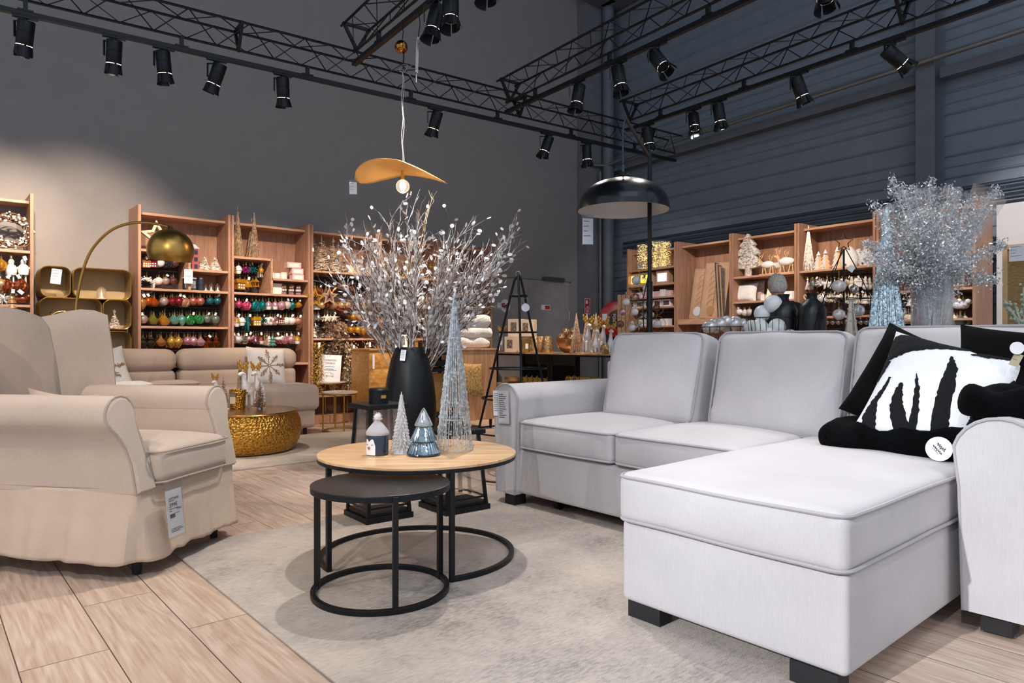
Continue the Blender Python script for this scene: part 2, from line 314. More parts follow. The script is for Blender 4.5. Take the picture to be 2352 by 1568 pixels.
# fire hose reel
t = thing('fire_hose_reel', 'large round red fire hose reel hanging in the corner near the drain pipe', 'hose reel', at(1417, 733, 11.55), radians(-8))
m = MB(); m.lathe([(.10, -.09), (.285, -.09), (.30, -.08), (.30, -.07), (.13, -.05), (.13, .05), (.30, .07), (.30, .08), (.285, .09), (.1, .09)], n=40, M=Matrix.Rotation(pi / 2, 4, 'X')); m.build('reel_drum', pm('reel_red', '#b01414', .35, coat=.4), t)
m = MB(); m.cyl((0, -.1, 0), (0, -.085, 0), .15, n=32); m.build('hub_cover', pm('reel_black', '#191516', .5), t)
m = MB(); m.b2((.02, -.106, -.10), (.08, -.1, .03)); m.b2((-.24, -.1, -.02), (-.16, -.094, .09)); m.build('instruction_sticker', WHITE, t); text('POK', .07, WHITE, t, (-.05, -.104, .02), (pi / 2, pi / 2, 0))
m = MB(); m.b2((-.03, .09, -.03), (.03, .26, .03)); m.build('wall_bracket', BLACK, t)

# ================================================================ rugs
def rug(name, s0, s1, t0, t1, th, mat, label, fringe=None):
    m = MB(); n = 40
    def f(p): return p + V((0, 0, 0))
    m.b2((s0, t0, 0.001), (s1, t1, th)); o = m.build(name, mat, bevel=.003); o.rotation_euler = (0, 0, SA); tag(o, label, 'rug'); return o
def rugmat(name, a, b, c, bump=.5):
    m = D.materials.new(name); m.use_nodes = True; N = m.node_tree.nodes; L = m.node_tree.links; B = N['Principled BSDF']; B.inputs['Roughness'].default_value = .95
    tc = N.new('ShaderNodeTexCoord'); n = N.new('ShaderNodeTexNoise'); n.inputs['Scale'].default_value = 1.6; n.inputs['Detail'].default_value = 10; n.inputs['Roughness'].default_value = .68; L.new(tc.outputs['Object'], n.inputs[0])
    mp = N.new('ShaderNodeMapping'); mp.inputs['Scale'].default_value = (14, 45, 10); L.new(tc.outputs['Object'], mp.inputs[0])
    n2 = N.new('ShaderNodeTexNoise'); n2.inputs['Scale'].default_value = 2.4; n2.inputs['Detail'].default_value = 6; L.new(mp.outputs[0], n2.inputs[0])
    ma = N.new('ShaderNodeMath'); ma.operation = 'MULTIPLY_ADD'; ma.inputs[1].default_value = .5; L.new(n2.outputs[0], ma.inputs[0]); L.new(n.outputs[0], ma.inputs[2])
    r = N.new('ShaderNodeValToRGB'); L.new(ma.outputs[0], r.inputs[0]); e = r.color_ramp.elements; e[0].position = .55; e[0].color = hx(a); e[1].position = .92; e[1].color = hx(c); x = e.new(.7); x.color = hx(b); L.new(r.outputs[0], B.inputs['Base Color'])
    n3 = N.new('ShaderNodeTexNoise'); n3.inputs['Scale'].default_value = 260; L.new(tc.outputs['Object'], n3.inputs[0])
    bp = N.new('ShaderNodeBump'); bp.inputs['Strength'].default_value = bump; bp.inputs['Distance'].default_value = .006; L.new(n3.outputs[0], bp.inputs['Height']); L.new(bp.outputs[0], B.inputs['Normal']); return m
rug('distressed_rug', .93, 3.95, .95, 3.60, .009, rugmat('distressed_pile', '#8b847e', '#ada49b', '#c6baae'), 'large flat grey and cream distressed rug under the coffee tables and grey sofa')
rug('beige_rug', -.6, 4.25, 5.44, 7.0, .014, rugmat('beige_pile', '#b5a695', '#beb0a1', '#c9bdae'), 'pale beige rug under the hammered gold drum table')

# ================================================================ grey corner sofa (S frame, origin at seat front left)
sofa = thing('corner_sofa', 'light grey linen corner sofa with chaise and rolled arms on the distressed rug', 'sofa', (0, 0, 0), SA)
def bul(cx, cy, hx_, hy_, top, amt, fr=0, seed=0, w=.004):
    def f(q):
        a = max(0, 1 - (q.x / hx_) ** 2) ** .6 * max(0, 1 - (q.y / hy_) ** 2) ** .6
        z = q.z + (amt * a * (1 if q.z > 0 else 0)); n = noise.noise(V((q.x * 3 + seed, q.y * 3, q.z * 4))) * w
        return V((q.x + n * (1 if abs(q.x) > hx_ * .9 else 0) - fr * max(0, 1 - (q.y / hy_) ** 2) * max(0, 1 - (q.z / top) ** 2) * (1 if q.x < 0 else 0), q.y, z + n))
    return f
def seat_cushion(name, s0, s1, t0, t1, z0, z1, parent, mat=SOFA, pmat=PIPE, amt=.03, seed=0, r=.035, pr=.006, pipes=True, w=.004):
    d = (s1 - s0, t1 - t0, z1 - z0); f = bul(0, 0, d[0] / 2, d[1] / 2, d[2] / 2, amt, .012, seed, w)
    m = MB(); m.rbox(d, r, 10, f); c = m.build(name, mat, parent, ((s0 + s1) / 2, (t0 + t1) / 2, (z0 + z1) / 2))
    if pipes:
        for z in (d[2] / 2 - .012, -d[2] / 2 + .014):
            P = []; x, y, R_ = d[0] / 2 + .002, d[1] / 2 + .002, .05
            for (cx, cy, a0) in ((x - R_, y - R_, 0), (-x + R_, y - R_, 90), (-x + R_, -y + R_, 180), (x - R_, -y + R_, 270)):
                for k in range(5): a = radians(a0 + 22.5 * k); P.append((cx + R_ * cos(a), cy + R_ * sin(a)))
            Q = []
            for i in range(len(P)):
                a, b = P[i], P[(i + 1) % len(P)]; st = 8 if (V(a) - V(b)).length > .2 else 1
                for k in range(st):
                    q = V((a[0] + (b[0] - a[0]) * k / st, a[1] + (b[1] - a[1]) * k / st, z)); n_ = noise.noise(V((q.x * 3 + seed, q.y * 3, q.z * 4))) * w
                    g = .012 * max(0, 1 - (q.y / (d[1] / 2)) ** 2) * max(0, 1 - (z / (d[2] / 2)) ** 2)
                    q.x += (-g if q.x < 0 else 0); q.z += n_; Q.append(q)
            m = MB(); m.tube(Q, pr, 6, True); m.build('piping', pmat, c)
    return c
m = MB(); m.rbox((.96, 1.56, .27), .02, 4); m.build('seat_base', SOFA, sofa, (3.26, 2.385, .215))
m = MB(); m.rbox((1.85, .80, .29), .02, 4); m.build('chaise_base', SOFA, sofa, (2.865, 1.235, .215))
m = MB(); m.rbox((.10, 2.42, .42), .03, 5); m.rbox((.10, 2.42, .3), .03, 5, M=Matrix.Translation((0, 0, .35))); m.build('back_frame', SOFA, sofa, (3.80, 2.0, .30))
m = MB(); m.box((3.79, 1.92, .62), (.16, 2.7, .5)); m.build('back_panel', SOFA, sofa, bevel=.03)
seat_cushion('seat_cushion', 2.76, 3.6, 2.395, 3.13, .352, .525, sofa, seed=1)
seat_cushion('seat_cushion', 2.76, 3.6, 1.65, 2.385, .352, .525, sofa, seed=5)
seat_cushion('chaise_cushion', 1.92, 3.6, .83, 1.64, .352, .53, sofa, seed=9, amt=.02)
# rolled arms
def arm(t0, t1, name, s0=2.74, s1=3.85, top=.742):
    w = t1 - t0; prof = [(0, .075)]; c = w / 2; P = []
    r = w / 2 + .02
    P = [(.012, .075), (.006, .3), (0, .5), (-.012, top - r)]
    for k in range(1, 12): a = pi - pi * k / 12; P.append((c + r * cos(a) , top - r + r * sin(a)))
    P += [(w + .012, top - r), (w, .5), (w - .006, .3), (w - .012, .075)]
    n = len(P); sl = [s0 + .012, s0, s0, s0 + .02, s0 + .3, s1 - .02, s1]; sh = [.94, .985, 1, 1, 1, 1, 1]
    sl = [s0, s0 + .01, s0 + .4, s1]; sh = [.975, 1, 1, 1]
    vs = []
    for s, k in zip(sl, sh):
        for (y, z) in P: vs.append((s, t0 + c + (y - c) * k, .3 + (z - .3) * (k if z > .3 else 1)))
    fs = [(i * n + j, i * n + (j + 1) % n, (i + 1) * n + (j + 1) % n, (i + 1) * n + j) for i in range(3) for j in range(n)]
    m = MB(); m.add(vs, fs, smooth=True); m.add(vs[:n], [tuple(range(n))]); m.add(vs[-n:], [tuple(range(n))[::-1]])
    a = m.build(name, SOFA, sofa)
    m = MB(); m.tube([V((s0 + .002, t0 + c + (y - c) * 1.0, z)) for y, z in P], .006, 6); m.build('piping', PIPE, a); return a
arm(3.13, 3.32, 'armrest'); arm(.56, .80, 'armrest')
def cush(m, w, h, th, n=18, pinch=.06, corner=1.0):
    vs = []; fs = []
    for sd in (1, -1):
        o = len(vs)
        for i in range(n + 1):
            for j in range(n + 1):
                u = -1 + 2 * i / n; v = -1 + 2 * j / n
                x = u * w / 2 * (1 - pinch * (1 - v * v) * abs(u) ** 3); y = v * h / 2 * (1 - pinch * (1 - u * u) * abs(v) ** 3)
                T = th / 2 * (max(0, 1 - u ** 4) * max(0, 1 - v ** 4)) ** .55
                T += .004 * noise.noise(V((u * 2.5 + w * 9, v * 2.5, sd))) * (T / (th / 2))
                vs.append(V((x, sd * T, y)))
        for i in range(n):
            for j in range(n):
                a = o + i * (n + 1) + j; q = (a, a + n + 1, a + n + 2, a + 1); fs.append(q if sd < 0 else q[::-1])
    m.add(vs, fs, smooth=True)
def back_cushion(tc, w=.73, s=3.50, tilt=14, seed=0, h=.56, th=.2, z=.765):
    M = Matrix.Translation((s, tc, z)) @ Matrix.Rotation(radians(tilt), 4, 'Y')
    def f(q):
        a = max(0, 1 - (q.y / (w / 2)) ** 2) ** .5 * max(0, 1 - (q.z / (h / 2)) ** 2) ** .5
        n_ = noise.noise(V((q.y * 5 + seed, q.z * 5, 1))) * .014 + noise.noise(V((q.y * 9 + seed, q.z * 26, 3))) * .012 * min(1, abs(q.y) / (w / 2)) ** 4
        return V((q.x + (-.055 * a if q.x < 0 else .02 * a) + n_, q.y * (1 - .02 * (1 - (q.z / h * 2) ** 2)), q.z * (1 + .02 * (1 - (2 * q.y / w) ** 2))))
    m = MB(); m.rbox((th, w, h), .06, 12, f); c = m.build('back_cushion', SOFA, sofa, (0, 0, 0)); c.matrix_local = M
    for x in (-th / 2 + .012, th / 2 - .02):
        P = []; y_, z_, R_ = w / 2 - .012, h / 2 - .012, .06
        for (cy, cz, a0) in ((y_ - R_, z_ - R_, 0), (-y_ + R_, z_ - R_, 90), (-y_ + R_, -z_ + R_, 180), (y_ - R_, -z_ + R_, 270)):
            for k in range(5): a = radians(a0 + 22.5 * k); P.append(f(V((x, cy + R_ * cos(a), cz + R_ * sin(a)))))
        Q = []
        for i in range(len(P)):
            a, b = P[i], P[(i + 1) % len(P)]; st = 10 if (a - b).length > .15 else 1
            for k in range(st):
                q = a.lerp(b, k / st); q.y *= 1 + .0; Q.append(q)
        e = MB(); e.tube(Q, .006, 6, True); e.build('piping', PIPE, c)
    return c
back_cushion(2.64, seed=1, w=.70); back_cushion(1.84, seed=4, w=.74); back_cushion(1.07, seed=8, w=.78, z=.78)
for (a, b) in ((2.80, 3.2), (1.99, 1.55), (1.97, .93), (2.82, .70), (3.7, 3.2), (3.7, .7), (2.9, 1.0)):
    m = MB(); m.b2((a - .045, b - .045, .01), (a + .045, b + .045, .08)) if b not in (1.55, .93) else m.b2((a - .03, b - .07, .01), (a + .04, b + .07, .072)); m.build('foot', DARKLEG, sofa)
m = MB(); m.b2((2.95, 1.7, .03), (3.6, 3.1, .08)); m.cyl((2.9, 2.9, .045), (2.9, 2.94, .045), .035); m.build('underframe', BLACK, sofa)

# ================================================================ wing armchair
ARM = fabric('chair_cotton', '#bfae9f', wr=.35); ARMP = fabric('chair_piping', '#a8988b')
CF = V((-1.51, 3.25, 0)); ca = atan2(-.166, .986)
ch = thing('wing_armchair', 'beige slipcovered wing armchair with pleated skirt at the left of the rug', 'armchair', CF, ca) # +x forward
m = MB(); m.rbox((.86, .62, .24), .03, 4); m.build('seat_frame', ARM, ch, (-.44, 0, .30))
seat_cushion('seat_cushion', -.80, .045, -.262, .262, .375, .535, ch, ARM, ARMP, .035, 3, .05, .005, w=.008)
def charm(sg):
    def prof(k): # rolled profile y outward
        P = [(.262, .36), (.262, .52), (.268, .60), (.27, .67)]
        for i in range(0, 13): a = radians(200 - 250 * i / 12); P.append((.348 + .085 * cos(a), .685 + .085 * sin(a)))
        P += [(.385, .585), (.37, .55), (.362, .48), (.36, .36)]
        return P
    P = prof(0); n = len(P); vs = []; xs = [(0, .93), (-.012, .985), (-.03, 1), (-.35, 1), (-.82, 1)]
    for j, (x, k) in enumerate(xs):
        for (y, z) in P:
            set_ = .10 * max(0, min(1, (z - .40) / .28)) ** 1.2 - .02
            sag = .008 * noise.noise(V((x * 4, z * 3, sg)))
            dz = -.0 if x > -.5 else .0
            vs.append((x - set_ * max(0, 1 + x / .35), sg * (.312 + (y - .312) * k) + sag, .55 + (z - .55) * k + dz))
    f = lambda q: q if sg > 0 else q[::-1]
    fs = [f((i * n + j, (i + 1) * n + j, (i + 1) * n + (j + 1) % n, i * n + (j + 1) % n)) for i in range(len(xs) - 1) for j in range(n)]
    m = MB(); m.add(vs, fs, smooth=True); m.add(vs[:n], [f(tuple(range(n)))]); a = m.build('armrest', ARM, ch)
    m = MB(); m.tube([V(vs[2 * n + j]) + V((.012, 0, 0)) for j in range(n)], .0055, 6); m.build('piping', ARMP, a)
    m = MB(); m.tube([V((-.13 - .67 * k / 12, sg * .3855, .588)) for k in range(13)], .002, 4); m.build('seam', ARMP, a)
charm(-1); charm(1)
# wing back: swept shell
def shell():
    outer = []; nseg = 26; nz = 14; vs = []; 
    for side in (0, 1):
        for i in range(nseg + 1):
            a = -1 + 2 * i / nseg # lateral parameter
            b = abs(a)
            if b < .62: y = .27 * a / .62; x = -.90 - .0 * b
            else: k = (b - .62) / .38; y = (a / b) * (.27 + .085 * sin(k * pi / 2)); x = -.90 + .235 * (1 - cos(k * pi / 2)) ** .9
            top = 1.175 - .045 * min(1, b / .62) ** 2 if b < .62 else 1.13 + .048 * sin(min(1, (b - .62) / .30) * pi / 2) - (.035 * ((b - .85) / .15) ** 2 if b > .85 else 0)
            for j in range(nz + 1):
                k = j / nz; z = .36 + (top - .36) * k; rec = -.12 * k ** 1.1
                th = .0 if side else .075
                nx = -1 if b < .62 else -.5; ny = 0 if b < .62 else (a / b) * .7
                yy = y + ny * th * (1 if side == 0 else 0) + (a / b if b > .01 else 0) * .012 * sin(pi * k) ; xx = x + rec * (1 - .45 * max(0, (b - .62) / .38)) + nx * th * (1 if side == 0 else 0)
                if k > .9: s_ = sqrt(max(0, 1 - ((k - .9) / .1) ** 2)); th2 = .0375 * (1 - s_) * (-1 if side == 0 else 1); xx += nx * th2; yy += ny * th2
                xx += .008 * noise.noise(V((a * 3, z * 4, 2)))
                if side: xx += .03 * sin(pi * k) * (1 if b < .6 else 0) * (1 - (b / .6) ** 2 if b < .6 else 0)
                vs.append(V((xx, yy, z)))
    W = nz + 1; off = (nseg + 1) * W; fs = []
    for i in range(nseg):
        for j in range(nz):
            a = i * W + j; fs.append((a, a + 1, a + W + 1, a + W)); a += off; fs.append((a, a + W, a + W + 1, a + 1))
    for i in range(nseg): a = i * W + nz; fs.append((a, a + off, a + off + W, a + W))
    for j in range(nz): a = j; fs.append((a, a + off, a + off + 1, a + 1)); a = nseg * W + j; fs.append((a, a + 1, a + off + 1, a + off))
    return vs, fs, W, off, nseg, nz
vs, fs, W, off, ns_, nz_ = shell(); m = MB(); m.add(vs, fs, smooth=True); bk = m.build('backrest', ARM, ch)
for i in (5, ns_ - 5): e = MB(); e.tube([vs[off + i * W + j] + V((.001, 0, 0)) for j in range(0, nz_ + 1)], .0022, 4); e.build('seam', ARMP, bk)
# small throw cushion peeking over the near arm
t = thing('beige_cushion', 'beige cushion lying in the wing armchair behind its near armrest', 'cushion', CF + Matrix.Rotation(ca, 3, 'Z') @ V((-.48, -.17, .585)), (radians(12), radians(3), ca))
m = MB(); cush(m, .40, .40, .11, 14, .12); m.build('cushion_cover', ARM, t)
# skirt
def skirt():
    x0, x1, y1 = -.90, .0, .355; P = []; cor = [(x1, -y1), (x1, y1), (x0, y1), (x0, -y1)]
    for k in range(4):
        a, b = V(cor[k]), V(cor[(k + 1) % 4]); n = 34
        for i in range(n): P.append((a.lerp(b, i / n), i / n, k))
    vs = []; nz = 9; N_ = len(P)
    for j in range(nz + 1):
        k = j / nz
        for i, (p, u, e) in enumerate(P):
            q = p - V((-.45, 0)); nrm = [V((1, 0)), V((0, 1)), V((-1, 0)), V((0, -1))][e]
            ed = min(u, 1 - u); fl = .045 * k ** 1.2
            am = .036 if e in (3, 1) else .012
            wv = am * k * (noise.noise(V((i * .19, 3.3, k * .35))) * 1.5 + .9 * noise.noise(V((i * .5, 9, k * .8))))
            off_ = nrm * (fl + wv)
            if u == 0: pn = [V((0, -1)), V((1, 0)), V((0, 1)), V((-1, 0))][e]; off_ = (nrm + pn) * (fl * .5 - .030 * k) 
            z = .378 - .30 * k + (.022 * noise.noise(V((i * .11, 1, 7))) + .012 * noise.noise(V((i * .4, 5, 7)))) * k ** 3
            vs.append(V((p.x + off_.x, p.y + off_.y, z)))
    fs = [(j * N_ + i, j * N_ + (i + 1) % N_, (j + 1) * N_ + (i + 1) % N_, (j + 1) * N_ + i) for j in range(nz) for i in range(N_)]
    m = MB(); m.add(vs, fs, smooth=True); o = m.build('skirt', pm('skirt_cotton', '#c6b29f', .9, 0, .5, 14, .05, 3), ch, sub=1)
    q = o.modifiers.new('sol', 'SOLIDIFY'); q.thickness = .003
    m = MB(); m.tube([v + V((0, 0, .002)) for v in vs[:N_]], .006, 6, True); m.build('piping', ARMP, ch)
skirt()
for (a, b) in ((-.06, -.28), (-.06, .28), (-.84, -.28), (-.84, .28)):
    m = MB(); m.cyl((a, b, .001), (a, b, .2), .018, .03, 12); m.build('foot', DARKLEG, ch)
def paper(parent, w, h, lines, name='printed_lines', seed=0, y=-.0012, x0=.1, hdr=None):
    m = MB(); rnd = random.Random(seed)
    for i in range(lines):
        z = h * (.5 - .12 - .76 * i / lines); L_ = w * (.75 * rnd.uniform(.45, 1)); m.b2((-w * (.5 - x0), y - .0004, z), (-w * (.5 - x0) + L_, y, z + h * .02))
    return m.build(name, INK, parent)
def price_tag(label, loc, rot, w=.1, h=.15, lines=6, seed=0, sleeve=True, name='price_tag'):
    t = thing(name, label, 'tag', loc, rot); m = MB(); m.b2((-w / 2, -.0008, -h / 2), (w / 2, .0008, h / 2)); m.build('card', WHITE, t)
    if lines: paper(t, w, h, lines, seed=seed)
    if sleeve: m = MB(); m.b2((-w * .56, -.002, -h * .54), (w * .56, -.0016, h * .7)); m.build('plastic_sleeve', CLEAR, t)
    return t
t = price_tag('white price tag reading COTTAGE 399 hanging on the armchair skirt', CF + Matrix.Rotation(ca, 3, 'Z') @ V((.075, -.215, .255)), (radians(-6), radians(0), ca + pi / 2), .105, .20, 0)
BI = pm('tag_blue', '#4c6577', .6)
text('COTTAGE', .014, INK, t, (-.036, -.0015, .062), (pi / 2, 0, 0), align='LEFT'); text('399€', .026, INK, t, (-.036, -.0015, .034), (pi / 2, 0, 0), align='LEFT')
m = MB()
for (a, b, c) in ((-.036, .0, .052), (-.036, .02, .018), (.01, .045, .016), (.012, .042, .011), (-.036, -.02, .008), (.0, .03, -.004), (-.036, .03, -.068), (-.036, .045, -.075), (-.036, .02, -.081)): m.b2((a, -.0016, c), (b, -.001, c + .002))
m.build('printed_lines', INK, t); m = MB(); m.b2((-.036, -.0016, -.02), (-.002, -.001, -.003)); m.build('blue_logo_box', BI, t)
# tags on the sofa arm
for i, (dy, dz, h, lb) in enumerate([(.02, .02, .155, 'shorter white leaflet half hidden behind the larger tag on the sofa arm'), (-.01, 0, .2, 'larger white printed tag in a clear sleeve hanging on the sofa arm')]):
    price_tag(lb, S(2.722 + .006 * (1 - i), 3.24 + dy * 1.8, .60 + dz), (0, radians(-2), SA - pi / 2), .1, h, 10 + 2 * i, seed=i, sleeve=i == 1)
# ================================================================ trusses, tracks and spotlights
LAMPW = pm('lamp_glow', '#fff3e6', .5, emit=18); SLOT = pm('lamp_slot_glow', '#ffe9d6', .5, emit=2.2)
TZ = 3.4
def truss(p0, p1, label, tracklabel, plates=(1, 0, 1), mid=None, a0=0, b0=0):
    p0 = V(p0); p1 = V(p1); d = p1 - p0; L = d.length; d.normalize(); ang = atan2(d.y, d.x)
    t = thing('lighting_truss', label, 'truss', (p0.x, p0.y, TZ), ang, 'black lattice trusses carrying the spotlights')
    h, wd, z0 = .20, .115, .10
    ch = [(0, z0), (-wd, z0 + h), (wd, z0 + h)]
    for (y, z) in ch: m = MB(); m.tube([(0, y, z), (L, y, z)], .011, 6); m.build('chord', BLACK, t)
    m = MB(); n = int(L / .47); st = L / n
    for i in range(n):
        x = i * st
        for (A, B) in ((ch[0], ch[1]), (ch[2], ch[0]), (ch[1], ch[2])):
            m.tube([(x, *A), (x + st / 2, *B)], .005, 4); m.tube([(x + st / 2, *B), (x + st, *A)], .005, 4)
    o = m.build('lacing', BLACK, t); o['kind'] = 'stuff'
    for x in plates:
        e = MB()
        for (A, B) in ((ch[0], ch[1]), (ch[1], ch[2]), (ch[2], ch[0])):
            a, b = V((x, *A)), V((x, *B)); dd = (b - a).normalized(); e.tube([a - dd * .01, b + dd * .01], .017, 4)
        e.build('end_plate', BLACK, t)
    k = .5
    while k < L - .1: e = MB(); e.b2((k - .015, -.015, .03), (k + .015, .015, .1)); e.b2((k - .05, -.02, .012), (k + .05, .02, .03)); e.build('track_clamp', BLACK, t); k += 1.05
    m = MB(); m.b2((a0, -.02, -.018), (L + b0, .02, .018)); tr = m.build('lighting_track', BLACK); tr.location = (p0.x, p0.y, TZ); tr.rotation_euler = (0, 0, ang)
    tag(tr, tracklabel, 'lighting track', 'black lighting tracks under the trusses'); return p0, d
def onh(x, y, z=TZ): k = (z - 1) * F / (784 - y); return V((rr(x) * k, k, z))
LA, LB = onh(0, 19), onh(1551, 369); LD = (LB - LA).normalized()
T1 = truss(LA - LD * 1.4, LB, 'long black truss running in front of the left bookcases', 'long black track under the truss in front of the left bookcases', plates=(3.05, 6.05, 8.1))
MA = onh(813, 147); MDr = V((.5859, -.81, 0)).normalized()
T2 = truss(MA, MA + MDr * 3.3, 'short black truss above the gold leaf pendant lamp', 'black track holding the gold leaf pendant', plates=(.06,), a0=-.0)
RA_ = onh(1162, 258); T3 = truss(RA_, RA_ + MDr * 6.2, 'middle black truss crossing from the long truss to the top edge', 'black track under the middle crossing truss', plates=(.08, 2.9))
RB_ = onh(1440, 299); T4 = truss(RB_, RB_ + MDr * 7.2, 'rightmost black truss running beside the cladding wall', 'black track along the cladding wall', plates=(.05, 3.0))
def along(T, x): p, d = T; r = rr(x); return p + d * ((r * p.y - p.x) / (d.x - r * d.y))
def fixture(T, x, tilt, label, tgt=None, power=0, col=WARM, ang=50, n=None, open_=0, fw=0, sl=(0, 1)):
    # tilt: degrees the head leans in the picture plane (positive: lower end to the right); fw: leans towards the viewer
    p = along(T, x) + V((0, 0, TZ)) - V((0, 0, along(T, x).z)); p.z = TZ
    t = thing('track_spotlight', label, 'spotlight', (p.x, p.y, TZ - .018), 0, 'black track spotlights')
    ang_ = atan2(T[1].y, T[1].x)
    m = MB(); m.box((0, 0, -.008), (.16, .034, .016), ang_); m.cyl((0, 0, -.016), (0, 0, -.03), .012, n=8); m.build('track_adapter', BLACK, t)
    m = MB(); q = V((-.075, -.0, 0)); m.box((-.035, 0, -.035), (.09, .02, .008)); m.box((-.078, 0, -.09), (.007, .02, .115)); m.build('yoke', BLACK, t)
    M = Matrix.Translation((0, 0, -.13)) @ Matrix.Rotation(radians(tilt), 4, 'Y') @ Matrix.Rotation(radians(-fw), 4, 'X')
    m = MB(); m.lathe([(0, .095), (.052, .095), (.056, .088), (.056, .02), (.054, .018), (.054, .012), (.056, .01), (.055, -.075), (.048, -.085), (.046, -.088)], n=24); b = m.build('lamp_head', BLACK, t); b.matrix_local = M
    m = MB()
    for i in range(4):
        a0 = radians(90 * i + 8 + 45); a1 = a0 + radians(74); m.add([V((.052 * cos(a), .052 * sin(a), z)) for z in (-.083, -.078) for a in [a0 + (a1 - a0) * k / 6 for k in range(7)]], [(k, k + 1, k + 8, k + 7) for k in range(6)])
    m.build('light_slot', SLOT, b)
    for i in range(4):
        a0 = radians(90 * i + 4); a1 = a0 + radians(82); fl = (.062, .078)[i % 2]; m = MB()
        vs = [V((r_ * cos(a), r_ * sin(a), z)) for r_, z in ((.056, -.086), (fl, -.150 - .012 * (i % 2)), (fl - .002, -.150 - .012 * (i % 2)), (.054, -.086)) for a in [a0 + (a1 - a0) * k / 6 for k in range(7)]]
        m.add(vs, [(r_ * 7 + k, r_ * 7 + k + 1, ((r_ + 1) % 4) * 7 + k + 1, ((r_ + 1) % 4) * 7 + k) for r_ in range(4) for k in range(6)], smooth=False); m.build('barn_door', BLACK, b)
    m = MB(); m.cyl((0, 0, -.084), (0, 0, -.086), .046, n=20); m.build('lens', LAMPW, b)
    if power:
        hd = V((p.x, p.y, TZ - .018)) + (M @ V((0, 0, -.16)))
        spot(hd, tgt, power * (.24 if T is T3 else .6 if T is T2 else .8), col, ang, 1.0 if T is T1 else .5, .035)
    return t
T_ = fixture
T_(T1, 58, 12, 'leftmost black track spotlight at the upper left edge', S(.4, 8.2, 2.0), 300, WARM, 55, fw=-8)
T_(T1, 262, 8, 'second black spotlight from the left on the long track', S(1.3, 8.2, 1.9), 300, WARM, 62, fw=-10)
T_(T1, 376, -2, 'third black spotlight from the left, hanging straight down', S(2.2, 8.0, 1.5), 182, WARM, 55, fw=-8)
T_(T1, 498, 22, 'fourth spotlight from the left, head tilted with an open flap', S(1.8, 6.5, .5), 208, WARM, 60, fw=-5)
T_(T1, 650, 1, 'fifth spotlight from the left, just right of the truss joint plate', S(3.2, 8.0, 1.3), 330, WARM, 55, fw=-10)
T_(T1, 1000, 17, 'spotlight on the long track right of the leaf pendant', S(4.6, 7.8, 1.35), 330, WARM, 62, fw=-8)
T_(T1, 1256, 20, 'spotlight on the long track above the black wire tree', S(4.95, 6.6, 1.05), 330, WARM, 60, fw=0)
T_(T1, 1348, -3, 'spotlight on the long track beside the corner column', S(6.5, 6.7, .9), 300, WARM, 60)
T_(T2, 1000, 12, 'spotlight beside the coiled cable, barn doors open', S(3.1, 5.6, .3), 127, NEUT, 60, fw=8)
T_(T2, 1035, -1, 'spotlight at the top edge right of the coiled cable one', (-.76, 5.3, 1.2), 260, NEUT, 55, fw=10)
T_(T2, 1120, 2, 'spotlight cut by the top edge above the middle of the hall', (-1.6, 2.9, .3), 102, WARM, 55, fw=10)
T_(T3, 1328, 10, 'spotlight at the far end of the middle crossing track', S(3.0, 2.6, .5), 136, NEUT, 55, fw=6)
T_(T3, 1422, -8, 'spotlight of the middle crossing track in front of the drain pipe', S(3.0, 1.8, .5), 136, NEUT, 50, fw=10)
T_(T3, 1512, -26, 'spotlight of the middle crossing track with glowing opening facing the room', S(2.4, 1.3, .5), 153, NEUT, 55, fw=26)
T_(T3, 1893, 0, 'spotlight cut by the top edge at upper right', (1.1, 2.2, .2), 153, NEUT, 58, fw=14)
T_(T4, 1488, -8, 'spotlight at the far end of the rightmost track behind the lamp pole', R(-.5, .1, 1.7), 102, NEUT, 60)
T_(T4, 1594, 2, 'spotlight of the rightmost track with a bright white opening', R(.5, .2, 1.6), 93, NEUT, 60, fw=24)
T_(T4, 1652, -8, 'slim spotlight right of the bright one on the rightmost track', R(1.4, .2, 1.6), 119, WARM, 60)
T_(T4, 1836, -20, 'spotlight above the grey haired person', R(2.4, .2, 1.6), 136, WARM, 60)
T_(T4, 2055, -50, 'strongly tilted spotlight nearest the right edge', R(4.3, .4, 1.9), 187, NEUT, 62)
# ================================================================ gold leaf pendant
PC = along(T2, 925); PC.z = 0
pend = thing('leaf_pendant_lamp', 'wavy gold leaf pendant lamp with glowing globe bulb hanging from the track', 'pendant lamp', (PC.x, PC.y, TZ - .02), 0)
zc = lambda y: zy(y, PC.y) - (TZ - .02)
m = MB(); n = 28; vs = []; 
for i in range(n + 1):
    u = -1 + 2 * i / n
    for j in range(13):
        v = -1 + j / 6; hw = .165 * sqrt(max(0.0004, 1 - abs(u) ** 2.4)) * (1.08 - .25 * u)
        x = .352 * u - .012; y = hw * v
        z = -.02 - .12 * (max(0, u - .0) ** 1.3) - .085 * max(0, -u) ** 2.2 + (-y) * .24 * (.35 - u) + .03 * (1 - v * v) * (1 - u * u)
        vs.append(V((x, y, z)))
fs = [(i * 13 + j, i * 13 + j + 1, (i + 1) * 13 + j + 1, (i + 1) * 13 + j) for i in range(n) for j in range(12)]
m.add(vs, fs, smooth=True); o = m.build('leaf_shade', pm('hammered_gold_leaf', '#d6ab72', .32, .6, .15, 30), pend, (0, 0, zc(380))); q = o.modifiers.new('sol', 'SOLIDIFY'); q.thickness = .003
m = MB(); m.lathe([(0.0, .02), (.012, .02), (.014, -.03), (.014, -.06), (.0, -.06)]); m.build('bulb_socket', GOLD, pend, (0, 0, zc(398)))
m = MB(); m.ball((0, 0, 0), .052, 24); bl = m.build('globe_bulb', pm('bulb_glass', '#fff0d8', .05, trans=1, emit=.25), pend, (0, 0, zc(428)))
